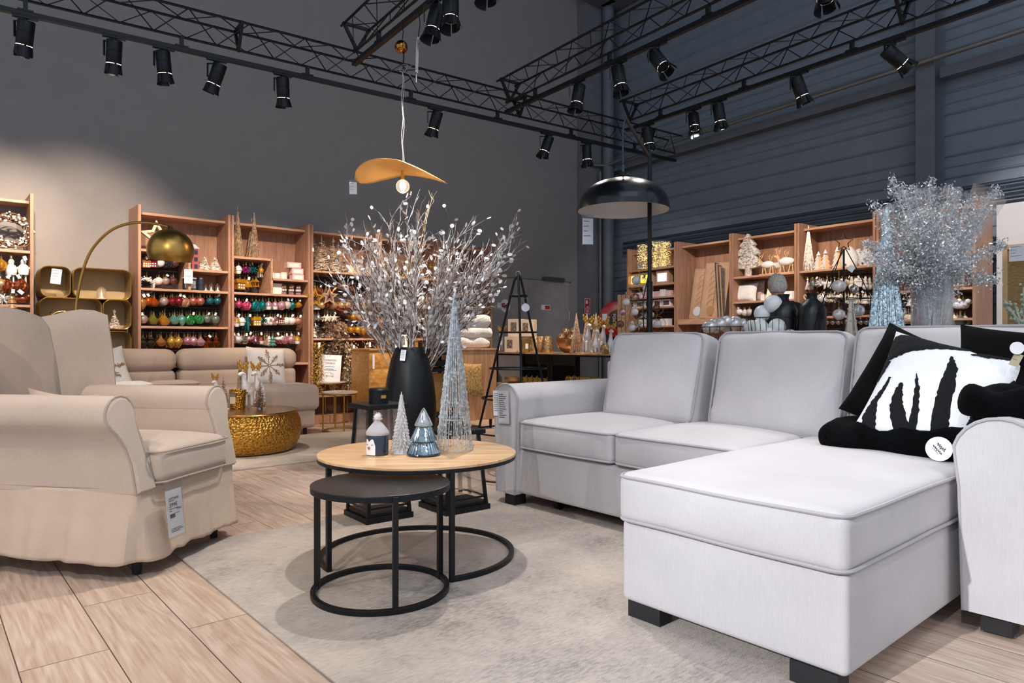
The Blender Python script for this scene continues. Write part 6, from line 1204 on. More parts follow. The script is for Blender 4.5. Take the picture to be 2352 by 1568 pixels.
# ceramic reindeer
ANT = pm('antler_gold', '#c9984a', .45, .5, .1, 60); CER = pm('white_porcelain', '#f2ece8', .25, coat=.5)
def reindeer(p, h, rz, label, sit=False, tagd=True, group=None):
    t = thing('ceramic_reindeer', label, 'reindeer figurine', p, rz, group); k = h / .44; Mk = Matrix.Scale(k, 4)
    def sk(pts, rad, name, edges=None):
        me = D.meshes.new(name); me.from_pydata([tuple(V(q) * k) for q in pts], edges or [(i, i + 1) for i in range(len(pts) - 1)], []); o = D.objects.new(name, me); C.objects.link(o); o.parent = t; me.materials.append(CER)
        s_ = o.modifiers.new('skin', 'SKIN'); s_.use_smooth_shade = True
        for i, r in enumerate(rad): me.skin_vertices[0].data[i].radius = (r * k, r * k); me.skin_vertices[0].data[i].use_root = i == 0
        q = o.modifiers.new('sub', 'SUBSURF'); q.levels = 1; q.render_levels = 2; return o
    if sit: pts = [(0, 0, .06), (0, 0, .12), (-.005, 0, .19), (-.015, 0, .27), (-.02, 0, .315), (-.055, 0, .30), (-.075, 0, .285), (-.03, .03, .10), (-.055, .035, .012), (-.03, -.03, .10), (-.055, -.035, .012), (.03, .045, .03), (-.02, .06, .015), (.03, -.045, .03), (-.02, -.06, .015)]; rad = [.058, .056, .030, .019, .024, .022, .017, .014, .015, .014, .015, .026, .014, .026, .014]; ed = [(0, 1), (1, 2), (2, 3), (3, 4), (4, 5), (5, 6), (1, 7), (7, 8), (1, 9), (9, 10), (0, 11), (11, 12), (0, 13), (13, 14)]
    else: pts = [(.03, 0, .16), (0, 0, .19), (-.02, 0, .26), (-.03, 0, .32), (-.035, 0, .345), (-.07, 0, .33), (-.09, 0, .315), (-.02, .025, .13), (-.025, .028, .012), (-.02, -.025, .13), (-.025, -.028, .012), (.045, .025, .12), (.05, .028, .012), (.045, -.025, .12), (.05, -.028, .012)]; rad = [.052, .046, .028, .018, .024, .022, .017, .016, .016, .016, .016, .016, .016, .016, .016]; ed = [(0, 1), (1, 2), (2, 3), (3, 4), (4, 5), (5, 6), (1, 7), (7, 8), (1, 9), (9, 10), (0, 11), (11, 12), (0, 13), (13, 14)]
    sk(pts, rad, 'body', ed); hz = (.325 if sit else .355)
    hx0 = -.02 if sit else -.035
    for sg in (-1, 1):
        m = MB(); b0 = V((hx0, sg * .008, hz)); P = [b0, b0 + V((0, sg * .018, .022)), b0 + V((0, sg * .04, .045)), b0 + V((0, sg * .06, .082))]; m.tube(P, [.005, .005, .005, .003], 6, M=Mk)
        for (q, d_) in ((1, (0, sg * -.012, .03)), (2, (0, sg * -.010, .034)), (2, (0, sg * .028, .006)), (3, (0, sg * .004, .01)), (1, (0, sg * .03, .0))): c = P[q] + V(d_) * .7; m.ball(c, .0165, 8, (.45, .85, 1.35), M=Mk)
        m.build('antler', ANT, t); m = MB(); m.ball(V((hx0, sg * .026, hz - .022)), .01, 8, (.4, 1.6, .6), M=Mk); m.build('ear', CER, t)
    if tagd: m = MB(); q = V((hx0 - .0, -.035, hz - .03)) * k; m.b2((q.x - .001, q.y - .012, q.z - .04), (q.x + .001, q.y + .012, q.z)); m.build('paper_tag', WHITE, t)
q = radians(60)
reindeer(put(od(565, 936)), .42, q, 'tall standing white reindeer behind the gold candle pot on the drum'); reindeer(put(od(594, 930)), .41, q, 'white reindeer behind the right bottle brush tree')
reindeer(put(od(497, 925)), .31, q, 'white reindeer behind the left bottle brush tree', True); reindeer(put(od(487, 919) - V((.08, 0, 0))), .31, q, 'leftmost white reindeer head above the armchair arm', True, False)
string_cone('thin champagne string cone behind the reindeer on the drum', put(od(551, 930)), .45, .045, .003, 60, CHAMP, 0, (0, .5), 80, .0013, 200)
# ================================================================ nesting gold tables, sign, dried bouquet
for i, (x, y, r, z, lab) in enumerate([(757, 972, .235, .51, 'taller round gold side table with wooden top and the delivery sign'), (780, 992, .20, .44, 'lower round gold side table tucked under the taller one')]):
    Yb = F / (y - 784) + r * (0 if i else .1) + .1; c = at(x, 784, Yb); t = thing('gold_side_table', lab, 'side table', (c.x, c.y, .001)); m = MB(); m.lathe([(0, z - .018), (r, z - .018), (r, z), (0, z)], n=48, smooth=False); m.build('tabletop', [pm('pale_stone', '#cbb7a3', .4)], t, bevel=.002)
    m = MB(); m.ring((0, 0, z - .025), r - .01, .009, 48, 4); m.build('rim', GOLD, t); m = MB(); m.ring((0, 0, .01), r - .015, .009, 48, 4); m.build('base_ring', GOLD, t)
    for k in range(4): a = pi / 2 * k + .5; m = MB(); m.box(((r - .015) * cos(a), (r - .015) * sin(a), z / 2), (.014, .014, z - .02), a); m.build('leg', GOLD, t)
    if i == 0: GT = c
gz = .511; p = V((GT.x + .03, GT.y - .15, gz)); t = thing('delivery_sign', 'white sign reading LIVRAISON OFFERTE with a small van drawing', 'sign', p, (radians(-8), radians(3), .12)); sc_ = p.y / F
m = MB(); w_, h_ = 50 * sc_, 62 * sc_; m.b2((-w_ / 2, 0, 0), (w_ / 2, .006, h_)); m.build('board', WHITE, t)
text('LIVRAISON', .029, INK, t, (0, -.001, h_ * .80), (pi / 2, 0, 0)); text('OFFERTE', .029, INK, t, (0, -.001, h_ * .68), (pi / 2, 0, 0))
for z_, ww in ((.55, .45), (.46, .35), (.425, .6)): m = MB(); m.b2((-w_ * ww / 2, -.001, h_ * z_), (w_ * ww / 2, .0, h_ * z_ + .005)); m.build('printed_line', INK, t)
m = MB(); vw = .05; m.tube([V((-vw, -.001, .07)), V((-vw, -.001, .11)), V((.02, -.001, .11)), V((.02, -.001, .07))], .0014, 4, True); m.tube([V((.02, -.001, .07)), V((.02, -.001, .10)), V((.042, -.001, .10)), V((.055, -.001, .085)), V((.055, -.001, .07))], .0014, 4, True); [m.ring((x_, -.001, .066), .009, .0014, 14, 4, 'Y') for x_ in (-.03, .038)]; m.tube([V((-.09, -.001, .1)), V((-.06, -.001, .1))], .001, 4); m.tube([V((-.08, -.001, .085)), V((-.06, -.001, .085))], .001, 4); m.build('van_drawing', INK, t)
gb = V((GT.x - .0, GT.y + .03, gz)); t = thing('glass_cylinder_vase', 'clear glass vase behind the delivery sign holding a brown glitter bouquet', 'vase', gb); GLS = pm('vase_glass', '#e9eef0', .04, trans=.9, alpha=.5); m = MB(); m.lathe([(0, .002), (.085, .002), (.09, .01), (.10, .38), (.096, .38), (.086, .015), (0, .015)], n=32); m.build('glass', GLS, t)
t = thing('dried_bouquet', 'brown and silver glitter leaf bouquet in the glass vase behind the sign', 'bouquet', gb + V((0, 0, .02))); rnd = random.Random(21)
BRG = pm('brown_glitter_leaf', '#b3937a', .35, .3, var=.4, vs=70); SIG = pm('silver_leaf', '#c9c3c0', .3, .4, var=.35, vs=70)
for k in range(26):
    a = rnd.uniform(0, 2 * pi); o_ = rnd.uniform(.05, .34); zt_ = rnd.uniform(.62, .92) - o_ * .4; e = V((o_ * cos(a), o_ * .6 * sin(a), zt_)); m = MB(); P = [V((e.x * u ** 1.6, e.y * u ** 1.6, e.z * u)) for u in [q_ / 6 for q_ in range(7)]]; m.tube(P, .003, 4)
    for j in range(110): u = rnd.uniform(.42, 1.0); c = V((e.x * u ** 1.6, e.y * u ** 1.6, e.z * u)); leafy(m, c, 1, (.035, .03, .03), rnd.choice((.018, .024, .032)), rnd, 1.1)
    m.build('leafy_stem', SIG if e.x < -.08 and k % 2 else BRG, t)
# ================================================================ sideboards and counter
GW = wood('golden_wood', '#a8712f', '#cf9a55', 1.2, 'X', .4); PW = wood('plank_wood', '#b07c52', '#d8a87c', .9, 'Z', .5)
def cabinet(s0, s1, t0, t1, z0, z1, mat, label, name, cat='sideboard'):
    t = thing(name, label, cat, S(s0, t0, 0), SA); w = s1 - s0; d = t1 - t0; m = MB(); m.b2((0, .02, z0), (w, d, z1 - .02)); m.build('carcass', mat, t); m = MB(); m.b2((-.01, -.005, z1 - .022), (w + .01, d, z1)); m.build('worktop', mat, t, bevel=.003)
    for x in (.05, w - .05):
        for y in (.06, d - .06): m = MB(); m.cyl((x, y, .001), (x, y, z0), .014, .02, 10); m.build('leg', BLACK, t)
    return t, w
t, w = cabinet(4.03, 5.06, 7.18, 7.62, .22, .915, GW, 'golden wooden sideboard with faceted triangle fronts behind the vase', 'faceted_sideboard')
hh = (.895 - .23) / 3
for r_ in range(3):
    for c_ in range(6):
        x0 = w * c_ / 6; z0 = .23 + hh * r_; dx = w / 6; up = (r_ + c_) % 2; m = MB(); A = V((x0 + .002, .019, z0 + .002)); B = V((x0 + dx - .002, .019, z0 + .002)); C_ = V((x0 + dx - .002, .019, z0 + hh - .002)); D_ = V((x0 + .002, .019, z0 + hh - .002)); pk = V((x0 + dx * (.25 if up else .75), .0, z0 + hh * .5))
        m.add([A, B, C_, D_, pk], [(0, 1, 4), (1, 2, 4), (2, 3, 4), (3, 0, 4)]); m.build('faceted_panel', GW, t)
m = MB(); m.b2((.03, -.012, .68), (.055, -.008, .85)); m.build('price_strip', WHITE, t)
ct, w = cabinet(4.46, 5.11, 6.16, 6.95, .11, .92, PW, 'plank fronted solid wood sideboard carrying the white fur cushions', 'plank_sideboard')
for k in range(6): m = MB(); m.b2((.005 + (w - .01) * k / 6, .004, .115), (.003 + (w - .01) * (k + 1) / 6, .0195, .893)); m.build('plank', PW, ct)
t = thing('black_rack', 'black metal framed rack between the floor vase and the plank sideboard', 'rack', S(4.06, 6.02, 0), SA)
m = MB()
for (a, b) in (((0, 0, .80), (.36, .02, .92)),): pass
for z0, z1 in ((.86, .925), (.74, .80), (.68, .72), (.2, .23)): m = MB(); m.b2((0, 0, z0), (.36, .3, z1)); m.build('cross_rail', BLACK, t)
for x in (0, .33): m = MB(); m.b2((x, 0, .001), (x + .03, .03, .925)); m.b2((x, .27, .001), (x + .03, .3, .925)); m.build('upright', BLACK, t)
m = MB(); m.b2((.05, .1, .25), (.31, .12, .66)); m.build('brass_panel', pm('brass_panel', '#b98e52', .35, .5), t)
cushion_thing('gold patterned cushion leaning on the plank sideboard', S(4.62, 6.06, .58), (radians(-10), radians(5), SA), .38, .38, .12, pm('gold_net_cloth', '#c79c5c', .6, .1, .4, 60, .3, 50))
FUR = pm('cream_fur', '#eee9e2', .98, 0, 1.0, 90, .06, 20, sheen=.5)
def furpile(label, s, t_, z, w, d, h, seed, rz=0):
    th_ = thing('fur_cushion', label, 'cushion', S(s, t_, z), SA + rz, 'white fur cushions on the plank sideboard'); m = MB()
    def f(q): n_ = noise.noise(q * 7 + V((seed, 0, 0))) * .03 + noise.noise(q * 30) * .008; u = q.length; return q + q.normalized() * n_
    m.rbox((w, d, h), h * .49, 10, f); m.build('fur_cover', FUR, th_)
for i, (s, z, w, h, dx) in enumerate([(4.80, .985, .64, .13, 0), (4.87, 1.105, .56, .14, .05), (4.70, 1.11, .34, .13, -.1), (4.80, 1.235, .62, .15, -.05), (4.62, 1.03, .36, .16, .0)]):
    furpile(('lowest fur cushion of the stack on the plank sideboard', 'middle fur cushion at the right of the stack', 'middle fur cushion at the left of the stack', 'topmost fur cushion of the white stack', 'white fur cushion drooping at the left end of the stack')[i], s, 6.5 + (.12 if i == 2 else 0) - (.02 if i == 4 else 0), z, w, .5 if i != 4 else .42, h, i * 3.1)
# things on the faceted sideboard
def on_s(x, t_, z): s = sx(x, t_); return S(s, t_, z)
def candle(x, t_, z, r, h, mat, label, wax=WPLAS):
    t = thing('candle_glass', label, 'candle', on_s(x, t_, z)); m = MB(); m.lathe([(0, .001), (r, .001), (r, h), (r * .94, h), (r * .94, h * .7), (0, h * .7)], n=24); m.build('glass', mat, t); m = MB(); m.cyl((0, 0, h * .55), (0, 0, h * .72), r * .92, n=20); m.build('wax', wax, t)
candle(888, 7.3, .916, .05, .13, pm('gold_speckle', '#c8a268', .3, .5, var=.3, vs=120), 'gold speckled candle glass on the faceted sideboard'); candle(875, 7.45, .916, .03, .16, CLEAR, 'slim clear glass behind the gold speckled candle')
t = thing('picture_stand', 'white square frame standing on the faceted sideboard behind the vase', 'picture frame', on_s(922, 7.35, .916), (radians(-6), 0, SA)); m = MB(); m.b2((-.09, 0, 0), (.09, .02, .17)); m.build('frame', WPLAS, t); m = MB(); m.b2((-.055, -.002, .04), (.055, 0, .13)); m.build('picture', pm('grey_print', '#8d8880', .6, var=.3, vs=30), t)
candle(952, 7.3, .916, .045, .11, pm('gold_speckle', '#c8a268'), 'gold candle glass right of the white frame')
# ================================================================ long display tables on black frames
def dtable(t0, t1, label):
    t = thing('display_table', label, 'table', S(6.38, t0, 0), SA, 'black framed display tables with wooden tops'); w = .55; L_ = t1 - t0
    for z in (.83, .39): m = MB(); m.b2((0, 0, z), (w, L_, z + .02)); m.build('wooden_shelf', TOPW, t)
    for z in (.805, .365):
        m = MB()
        for (a, b) in (((0, 0, z), (.025, L_, z + .025)), ((w - .025, 0, z), (w, L_, z + .025)), ((0, 0, z), (w, .025, z + .025)), ((0, L_ - .025, z), (w, L_, z + .025))): m.b2(a, b)
        m.build('rail', BLACK, t)
    for x in (0, w - .025):
        for y in (0, L_ - .025): m = MB(); m.b2((x, y, .001), (x + .025, y + .025, .81)); m.build('leg', BLACK, t)
    return t
dtable(6.62, 7.72, 'wooden display table on black frame right of the fur cushion sideboard'); dtable(5.4, 6.60, 'wooden display table on black frame with the white reindeer')
m = MB(); m.b2((7.0, 6.75, .02), (7.06, 7.9, .80)); o = m.build('display_board', pm('black_board', '#141316', .7)); o.rotation_euler = (0, 0, SA); tag(o, 'black board standing behind the left display table', 'board')
def ts(x, s): r = rr(x); return s * (E1.x - r * E1.y) / (E1.y + r * E1.x)
def dt_(x, s=6.5, z=.851): return S(s, ts(x, s), z)
RD = radians(75)
reindeer(dt_(1152, 6.5), .36, RD + pi, 'white reindeer with gold antlers behind the wire tree left leg', False, group='white reindeer on the display tables')
SILB = pm('cutout_print', '#8b7a6c', .5, var=.5, vs=40)
for i, (x, z, s, w_, h_) in enumerate([(1178, .851, 6.46, .20, .22), (1187, 1.072, 6.55, .22, .25), (1214, 1.072, 6.62, .2, .24), (1200, .851, 6.62, .2, .22)]):
    t = thing('reindeer_gift_box', ('lower left', 'upper left', 'upper right', 'lower right')[i] + ' cream printed gift box on the display table', 'box', S(s, ts(x, s), z), SA - pi / 2 + .5); m = MB(); m.b2((-w_ / 2, -.07, 0), (w_ / 2, .07, h_ - .001)); m.build('carton', pm('cream_carton', '#e3cdb2', .6), t, bevel=.001); m = MB(); m.b2((-w_ * .32, -.072, h_ * .25), (w_ * .1, -.07, h_ * .8)); m.build('printed_window', SILB, t)
HONEY = pm('honeycomb_gold', '#d2ad7c', .25, .75, 1.0, 60, .3, 40)
for i, x in enumerate((1228, 1243, 1257)):
    t = thing('hammered_vase', f'{("left","middle","right")[i]} of three pale gold honeycomb vases on the display table', 'vase', dt_(x, 6.5 + .08 * (i == 1)), 0, 'pale gold honeycomb vases'); m = MB(); m.lathe([(0, .001), (.085, .001), (.088, .02), (.07, .15), (.055, .22), (.05, .22), (.06, .1), (0, .02)], n=36, fx=lambda r, z, a: r * (1 + .02 * sin(12 * a + 90 * z))); m.build('vase_body', HONEY, t)
t = thing('gold_square_vase', 'square gold vase between the gift boxes and the honeycomb vases', 'vase', dt_(1207, 6.42), .3); m = MB(); m.b2((-.055, -.055, .001), (.055, .055, .17)); m.b2((-.065, -.065, .17), (.065, .065, .185)); m.build('vase_body', GOLD, t); m = MB(); m.b2((-.02, -.058, .05), (.02, -.056, .12)); m.build('label', WHITE, t)
t = thing('gold_bowl', 'large gold glass bowl filled with shiny gold balls', 'bowl', dt_(1308, 6.55)); m = MB(); m.lathe([(0, .001), (.07, .002), (.13, .04), (.18, .11), (.195, .18), (.19, .18), (.17, .11), (.12, .05), (0, .02)], n=40); m.build('bowl', pm('amber_glass_bowl', '#c08d5c', .12, .6, coat=.5), t)
GBALL = pm('gold_ball_glass', '#d8b08a', .1, .85, coat=.5); bp0 = dt_(1308, 6.55)
for i, (dx, dy, z, r) in enumerate([(-.11, -.03, .20, .06), (.02, -.08, .19, .06), (.13, .02, .2, .06), (-.03, .1, .2, .06), (-.05, -.02, .275, .055), (.06, .03, .28, .058), (-.0, -.14, .14, .045), (.12, -.09, .17, .045)]):
    m = MB(); m.ball((0, 0, 0), r, 20); o = m.build('gold_ball', GBALL, None, bp0 + V((dx, dy, z))); tag(o, f'{ORD[i]} shiny gold ball heaped in the gold bowl', 'ball', 'gold balls in the bowl'); o['label'] = ('leftmost large', 'front central large', 'right large', 'rear central', 'upper left', 'topmost right', 'lower front', 'lower right')[i] + ' shiny gold ball heaped in the gold bowl'
for i, (x, s, h) in enumerate([(1324, 6.42, .50), (1348, 6.6, .50), (1369, 6.6, .50)]): string_cone(f'{("left","middle","right")[i]} of three champagne string cones beside the gold bowl', dt_(x, s), h, .085, .004, 60, CHAMP, 6, (0, .45), 90 + i, .0016, 150, group='champagne string cones on the display table')
for i, (x, s, h, sit, rz) in enumerate([(1349, 6.36, .46, False, RD + pi + .3), (1368, 6.34, .40, True, RD + pi + .3), (1384, 6.5, .44, False, RD + pi + .2), (1402, 6.42, .40, True, RD + pi + .2)]):
    reindeer(dt_(x, s), h, rz - pi / 2 - 1.2, ('tall standing', 'sitting', 'half hidden', 'rightmost')[i] + ' white reindeer with gold antlers on the right display table', sit, i == 0, group='white reindeer on the display tables')
t = thing('gold_pot', 'small round gold pot at the foot of the sitting reindeer', 'pot', dt_(1391, 6.38)); m = MB(); m.lathe([(0, .001), (.04, .001), (.07, .05), (.06, .10), (.03, .12), (.028, .11), (0, .02)], n=28); m.build('pot_body', HONEY, t)
for i in range(3): m = MB(); m.lathe([(.0, .0), (.05, .0), (.14, .045), (.15, .055), (.14, .05), (.05, .008), (0, .008)], n=36); o = m.build('wooden_plate', TOPW, None, dt_(1182, 6.5, .411 + .014 * i)); tag(o, f'{("lowest","middle","topmost")[i]} pale wooden plate of the stack on the lower shelf', 'plate', 'stacked wooden plates')
for i in range(5): m = MB(); m.prism(star_pts(.065), .03); m.build; o = m.build('gold_star', GOLD, None, dt_(1207 + 12 * i, 6.42, .478), (0, radians(18), SA - pi / 2 + .9)); tag(o, f'{ORD[i]} shiny gold star from left on the lower display shelf', 'star', 'gold stars on the lower shelf')
for i in range(6):
    t = thing('wire_bell_jar', f'{ORD[i]} gold wired bell jar from left on the lower shelf of the right display table', 'jar', dt_(1306 + 13 * i, 6.44 + .1 * (i % 2), .411)); m = MB()
    for k in range(6): a = pi * k / 6; m.tube([V((.05 * cos(a) * c_, .05 * sin(a) * c_, z_)) for c_, z_ in ((-1, 0), (-1, .08), (-.6, .13), (0, .15), (.6, .13), (1, .08), (1, 0))], .002, 4)
    m.ring((0, 0, .08), .05, .002, 18, 4); m.build('wire_cage', GOLD, t); m = MB(); m.cyl((0, 0, .002), (0, 0, .055), .036, n=16); m.build('candle', pm('cream_carton', '#e3cdb2'), t)
# ================================================================ console behind the sofa
cs = thing('console_table', 'long low console table hidden behind the grey sofa carrying vases', 'console table', S(4.0, .35, 0), SA)
m = MB(); m.b2((0, 0, .80), (.5, 2.75, .83)); m.build('tabletop', TOPW, cs)
for x in (.02, .44):
    for y in (.02, 2.67): m = MB(); m.b2((x, y, .001), (x + .04, y + .04, .8)); m.build('leg', BLACK, cs)
CZ = .831
def con(x, s=4.25, z=CZ): return S(s, ts(x, s), z)
for i, x in enumerate((1800, 1865)):
    p = con(x); k_ = p.y / F; hgt = zy(676 if i == 0 else 673, p.y) - CZ; R_ = 31 * k_
    t = thing('black_bottle_vase', ('left', 'right')[i] + ' matte ribbed black bottle vase behind the sofa', 'vase', p, 0, 'matte black bottle vases'); m = MB(); m.lathe([(0, .001), (R_ * .92, .001), (R_, .02), (R_, hgt - .135), (R_ * .96, hgt - .10), (R_ * .78, hgt - .068), (R_ * .5, hgt - .048), (R_ * .36, hgt - .036), (R_ * .36, hgt - .02), (R_ * .44, hgt), (R_ * .38, hgt), (R_ * .3, hgt - .02), (0, hgt - .03)], n=80, fx=lambda r, z, a: r * (1 + .010 * sin(40 * a))); m.build('vase_body', BLACKM, t)
# tall blue silver cone and wrapped silver bouquet
p = con(2036, 4.08); string_cone('large blue silver glitter string cone behind the sofa with stars', p, zy(480, p.y) - CZ, .118, .006, 130, SILVB, 26, (.02, .28, .5), 101, .0021, 2200)
p = con(2140, 4.2); VG = p.copy(); t = thing('tall_glass_vase', 'tall clear glass cylinder vase holding the silver bouquet behind the sofa', 'vase', p); hv = zy(640, p.y) - CZ; m = MB(); m.lathe([(0, .003), (.098, .003), (.10, .01), (.10, hv), (.096, hv), (.094, .02), (0, .02)], n=40); m.build('glass', GLS, t)
TIN = pm('silver_tinsel', '#e6edf1', .3, .35, var=.3, vs=70); t = thing('silver_bouquet', 'huge silver tinsel fern bouquet partly wrapped in clear film', 'bouquet', VG + V((0, 0, .03))); rnd = random.Random(31); WR_ = pm('clear_film', '#eef2f4', .12, trans=.85, alpha=.22)
pl = [(2047, 410, 0), (2072, 430, .05), (2005, 470, -.15), (2100, 425, .1), (2135, 415, 0), (2180, 428, 0), (2200, 440, .1), (2235, 455, -.1), (2290, 428, 0), (2305, 560, -.1), (2288, 640, .05), (1985, 560, 0), (1990, 590, -.1), (2030, 520, .1), (2080, 500, -.2), (2120, 480, -.2), (2160, 470, -.25), (2200, 500, -.2), (2240, 520, .1), (2260, 480, .1), (2060, 620, -.1), (2230, 610, -.15), (2150, 540, .2), (2100, 560, .25), (2180, 560, -.28), (2040, 470, .1), (2220, 560, .2), (2010, 640, .0)]
for i, (x, y, dy) in enumerate(pl):
    e = at(x, y, VG.y + dy) - (VG + V((0, 0, .03))); m = MB(); base = V((rnd.uniform(-.03, .03), rnd.uniform(-.03, .03), 0)); P = []
    for k in range(9):
        u = k / 8; q = u ** 1.3; P.append(base.lerp(V((e.x * .22, e.y * .22, min(e.z, hv))), min(1, u * 2.6)) if u < .38 else V((e.x * (.22 + .78 * ((u - .38) / .62) ** 1.1), e.y * ((u - .38) / .62 * .78 + .22), min(e.z, hv) + (e.z - min(e.z, hv)) * ((u - .38) / .62))))
    m.tube(P, .003, 4); Lf = (P[8] - P[3]).length
    for j in range(150):
        u = rnd.uniform(.30, 1); kk = u * 8; a = int(min(7, kk)); c = P[a].lerp(P[a + 1], kk - a); wd = .058 * (1 - u) ** .5 + .008; dd = (P[a + 1] - P[a]).normalized()
        leafy(m, c + V([rnd.gauss(0, wd * .62) for _ in range(3)]), 7, (.012, .012, .012), .0078, rnd, 1.2)
    b_ = m.build('tinsel_fern', TIN, t)
def sleeve(x0, y0, x1, y1, w0, w1, dy, label):
    a = at(x0, y0, VG.y + dy) - (VG + V((0, 0, .03))); b = at(x1, y1, VG.y + dy) - (VG + V((0, 0, .03))); d = (b - a).normalized(); s_ = V((0, 1, 0)).cross(d).normalized(); m = MB()
    for sg in (-1, 1):
        vs = []
        for i in range(7):
            for j in range(7): u = i / 6; v_ = -1 + j / 3; w_ = w0 + (w1 - w0) * u; vs.append(a.lerp(b, u) + s_ * v_ * w_ + V((0, sg * .035 * (1 - v_ * v_) * (1 + .3 * sin(i * 2 + j)), 0)))
        m.add(vs, [(i * 7 + j, i * 7 + j + 1, i * 7 + j + 8, i * 7 + j + 7) for i in range(6) for j in range(6)], smooth=True)
    m.build('film_sleeve', WR_, t)
sleeve(2150, 640, 2140, 432, .06, .16, -.12, ''); sleeve(2170, 640, 2275, 440, .05, .10, -.1, ''); sleeve(2200, 560, 2205, 440, .06, .05, .05, ''); sleeve(2120, 640, 2040, 470, .05, .09, .0, '')
# star topped wire tree with hanging baubles
p = con(1938, 4.3); t = thing('star_wire_tree', 'black wire tree stand topped with an open star behind the sofa', 'display stand', p); zz = lambda y: zy(y, p.y) - CZ; k_ = p.y / F
m = MB(); S5 = star_pts(22 * k_, .45); m.tube([V((x, 0, z + zz(556))) for x, z in S5], .0035, 5, True); m.build('open_star', pm('bronze_wire', '#4a3f3c', .4, .6), t)
m = MB(); m.cyl((0, 0, .001), (0, 0, zz(572)), .006, n=8); m.build('pole', BLACK, t)
for (dx, dz) in ((-68, 765), (52, 682), (-40, 640)): pass
m = MB(); m.tube([V((-.01, 0, zz(570))), V((-28 * k_, 0, zz(650))), V((-46 * k_, 0, zz(685))), V((-70 * k_, 0, zz(765)))], .003, 5); m.build('leg', BLACK, t); m = MB(); m.tube([V((.01, 0, zz(570))), V((34 * k_, 0, zz(625))), V((62 * k_, 0, zz(683))), V((58 * k_, 0, zz(765)))], .003, 5); m.build('leg', BLACK, t); m = MB(); m.tube([V((0, 0, zz(572))), V((-16 * k_, .12, zz(640))), V((-30 * k_, .2, zz(765)))], .003, 5); m.build('leg', BLACK, t)
for y, a_, b_ in ((685, -46, 60), (622, -22, 34)): m = MB(); m.tube([V((a_ * k_, -.04, zz(y))), V((b_ * k_, -.04, zz(y))), V((b_ * k_ * .4, .2, zz(y))), ], .003, 5, True); m.build('hanging_rail', BLACK, t)
BIGC = pm('clear_bauble', '#eceae8', .05, .35, coat=1, trans=.4)
for i, (x, y, r, mt, lb) in enumerate([(1927, 657, 16, COL['clear'], 'frosted white onion bauble hanging at the left of the star wire tree'), (1971, 713, 14, BIGC, 'clear glass bauble hanging low at the right of the star wire tree'), (1927, 722, 14, COL['clear'], 'clear glass pinecone hanging low at the left of the star wire tree'), (1962, 664, 10, COL['silver'], 'small silver tree hanging in the middle of the star wire tree')]):
    q = at(x, y, p.y - .05); t2 = thing('hanging_bauble', lb, 'ornament', q); m = MB(); m.ball((0, 0, 0), r * k_, 20, (1, 1, 1 if i % 2 else .9)); m.build('bauble', mt, t2); m = MB(); m.cyl((0, 0, r * k_ * .9), (0, 0, r * k_ * 1.15), .007, n=10); m.tube([V((0, 0, r * k_)), V((0, 0, r * k_ + .05))], .001, 3); m.build('cap', CAPM, t2)
price_tag('white square price tag tied to the star wire tree', at(1955, 617, p.y - .06), (0, radians(35), 0), .035, .035, 0, 1, False)
p = con(1955, 4.2); t = thing('dotted_glass_tree', 'clear bubbled glass Christmas tree in front of the star wire tree', 'tree figurine', p); hh = zy(690, p.y) - CZ; m = MB()
prof = []; 
for k in range(6): z0 = hh * k / 6; r0 = .075 * (1 - k / 6.5); prof += [(r0, z0 + .002), (r0 * .72, z0 + hh / 6 - .004)]
m.lathe([(0, .001)] + prof + [(.004, hh)], n=24, smooth=False)
m.build('tiers', pm('champagne_clear_glass', '#e8dccb', .06, .25, coat=1, trans=.5), t); m = MB()
for k in range(6):
    for j in range(14 - 2 * k): a = 2 * pi * j / (14 - 2 * k); r0 = .072 * (1 - k / 6.5); m.ball((r0 * cos(a), r0 * sin(a), hh * k / 6 + .018), .007, 8)
o = m.build('glass_dots', BIGC, t); o['kind'] = 'stuff'
# wire baskets of balls
def wbasket(x, x2, ytop, label, zig=False, s=4.2, name='wire_basket'):
    p = con((x + x2) / 2, s); k_ = p.y / F; r = (x2 - x) / 2 * k_; zt_ = zy(ytop, p.y) - CZ; t = thing(name, label, 'basket', p)
    m = MB(); m.ring((0, 0, zt_), r, .003, 32, 5); m.build('rim', BLACK, t); m = MB(); m.ring((0, 0, .004), r * .8, .003, 32, 5); n_ = 26 if not zig else 14
    for k in range(n_):
        a = 2 * pi * k / n_; b = a if not zig else a + pi / n_ ; m.tube([V((r * .8 * cos(a), r * .8 * sin(a), .004)), V((r * cos(b), r * sin(b), zt_))], .002, 4)
        if zig: m.tube([V((r * .8 * cos(a), r * .8 * sin(a), .004)), V((r * cos(a - pi / n_), r * sin(a - pi / n_), zt_))], .002, 4)
    m.build('wires', BLACK, t); return p, r, zt_
PBALL = pm('pale_marble_ball', '#dcdfdf', .3, 0, coat=.5, var=.1, vs=8)
p, r, z_ = wbasket(1717, 1832, 730, 'tall black wire basket of pale marbled balls left of the black bottles')
for i, (dx, dy, dz, R_) in enumerate([(-.095, -.03, .0, .055), (.0, -.075, .0, .055), (.085, -.03, .0, .055), (-.05, .04, .07, .055), (.0, -.01, .115, .058), (-.115, .06, .0, .05), (.055, .05, .06, .055), (.115, .06, .0, .048), (-.06, -.09, -.04, .05), (.07, -.11, -.05, .05)]):
    m = MB(); m.ball((0, 0, 0), R_, 20); o = m.build('marbled_ball', PBALL, None, p + V((dx, dy, z_ - .06 + dz * 1.3))); tag(o, ('lower left', 'lower middle', 'lower right', 'upper left', 'topmost', 'far left', 'upper right', 'far right', 'deepest front left', 'deepest front right')[i] + ' pale marbled ball in the tall black wire basket', 'ball', 'pale marbled balls in the wire basket')
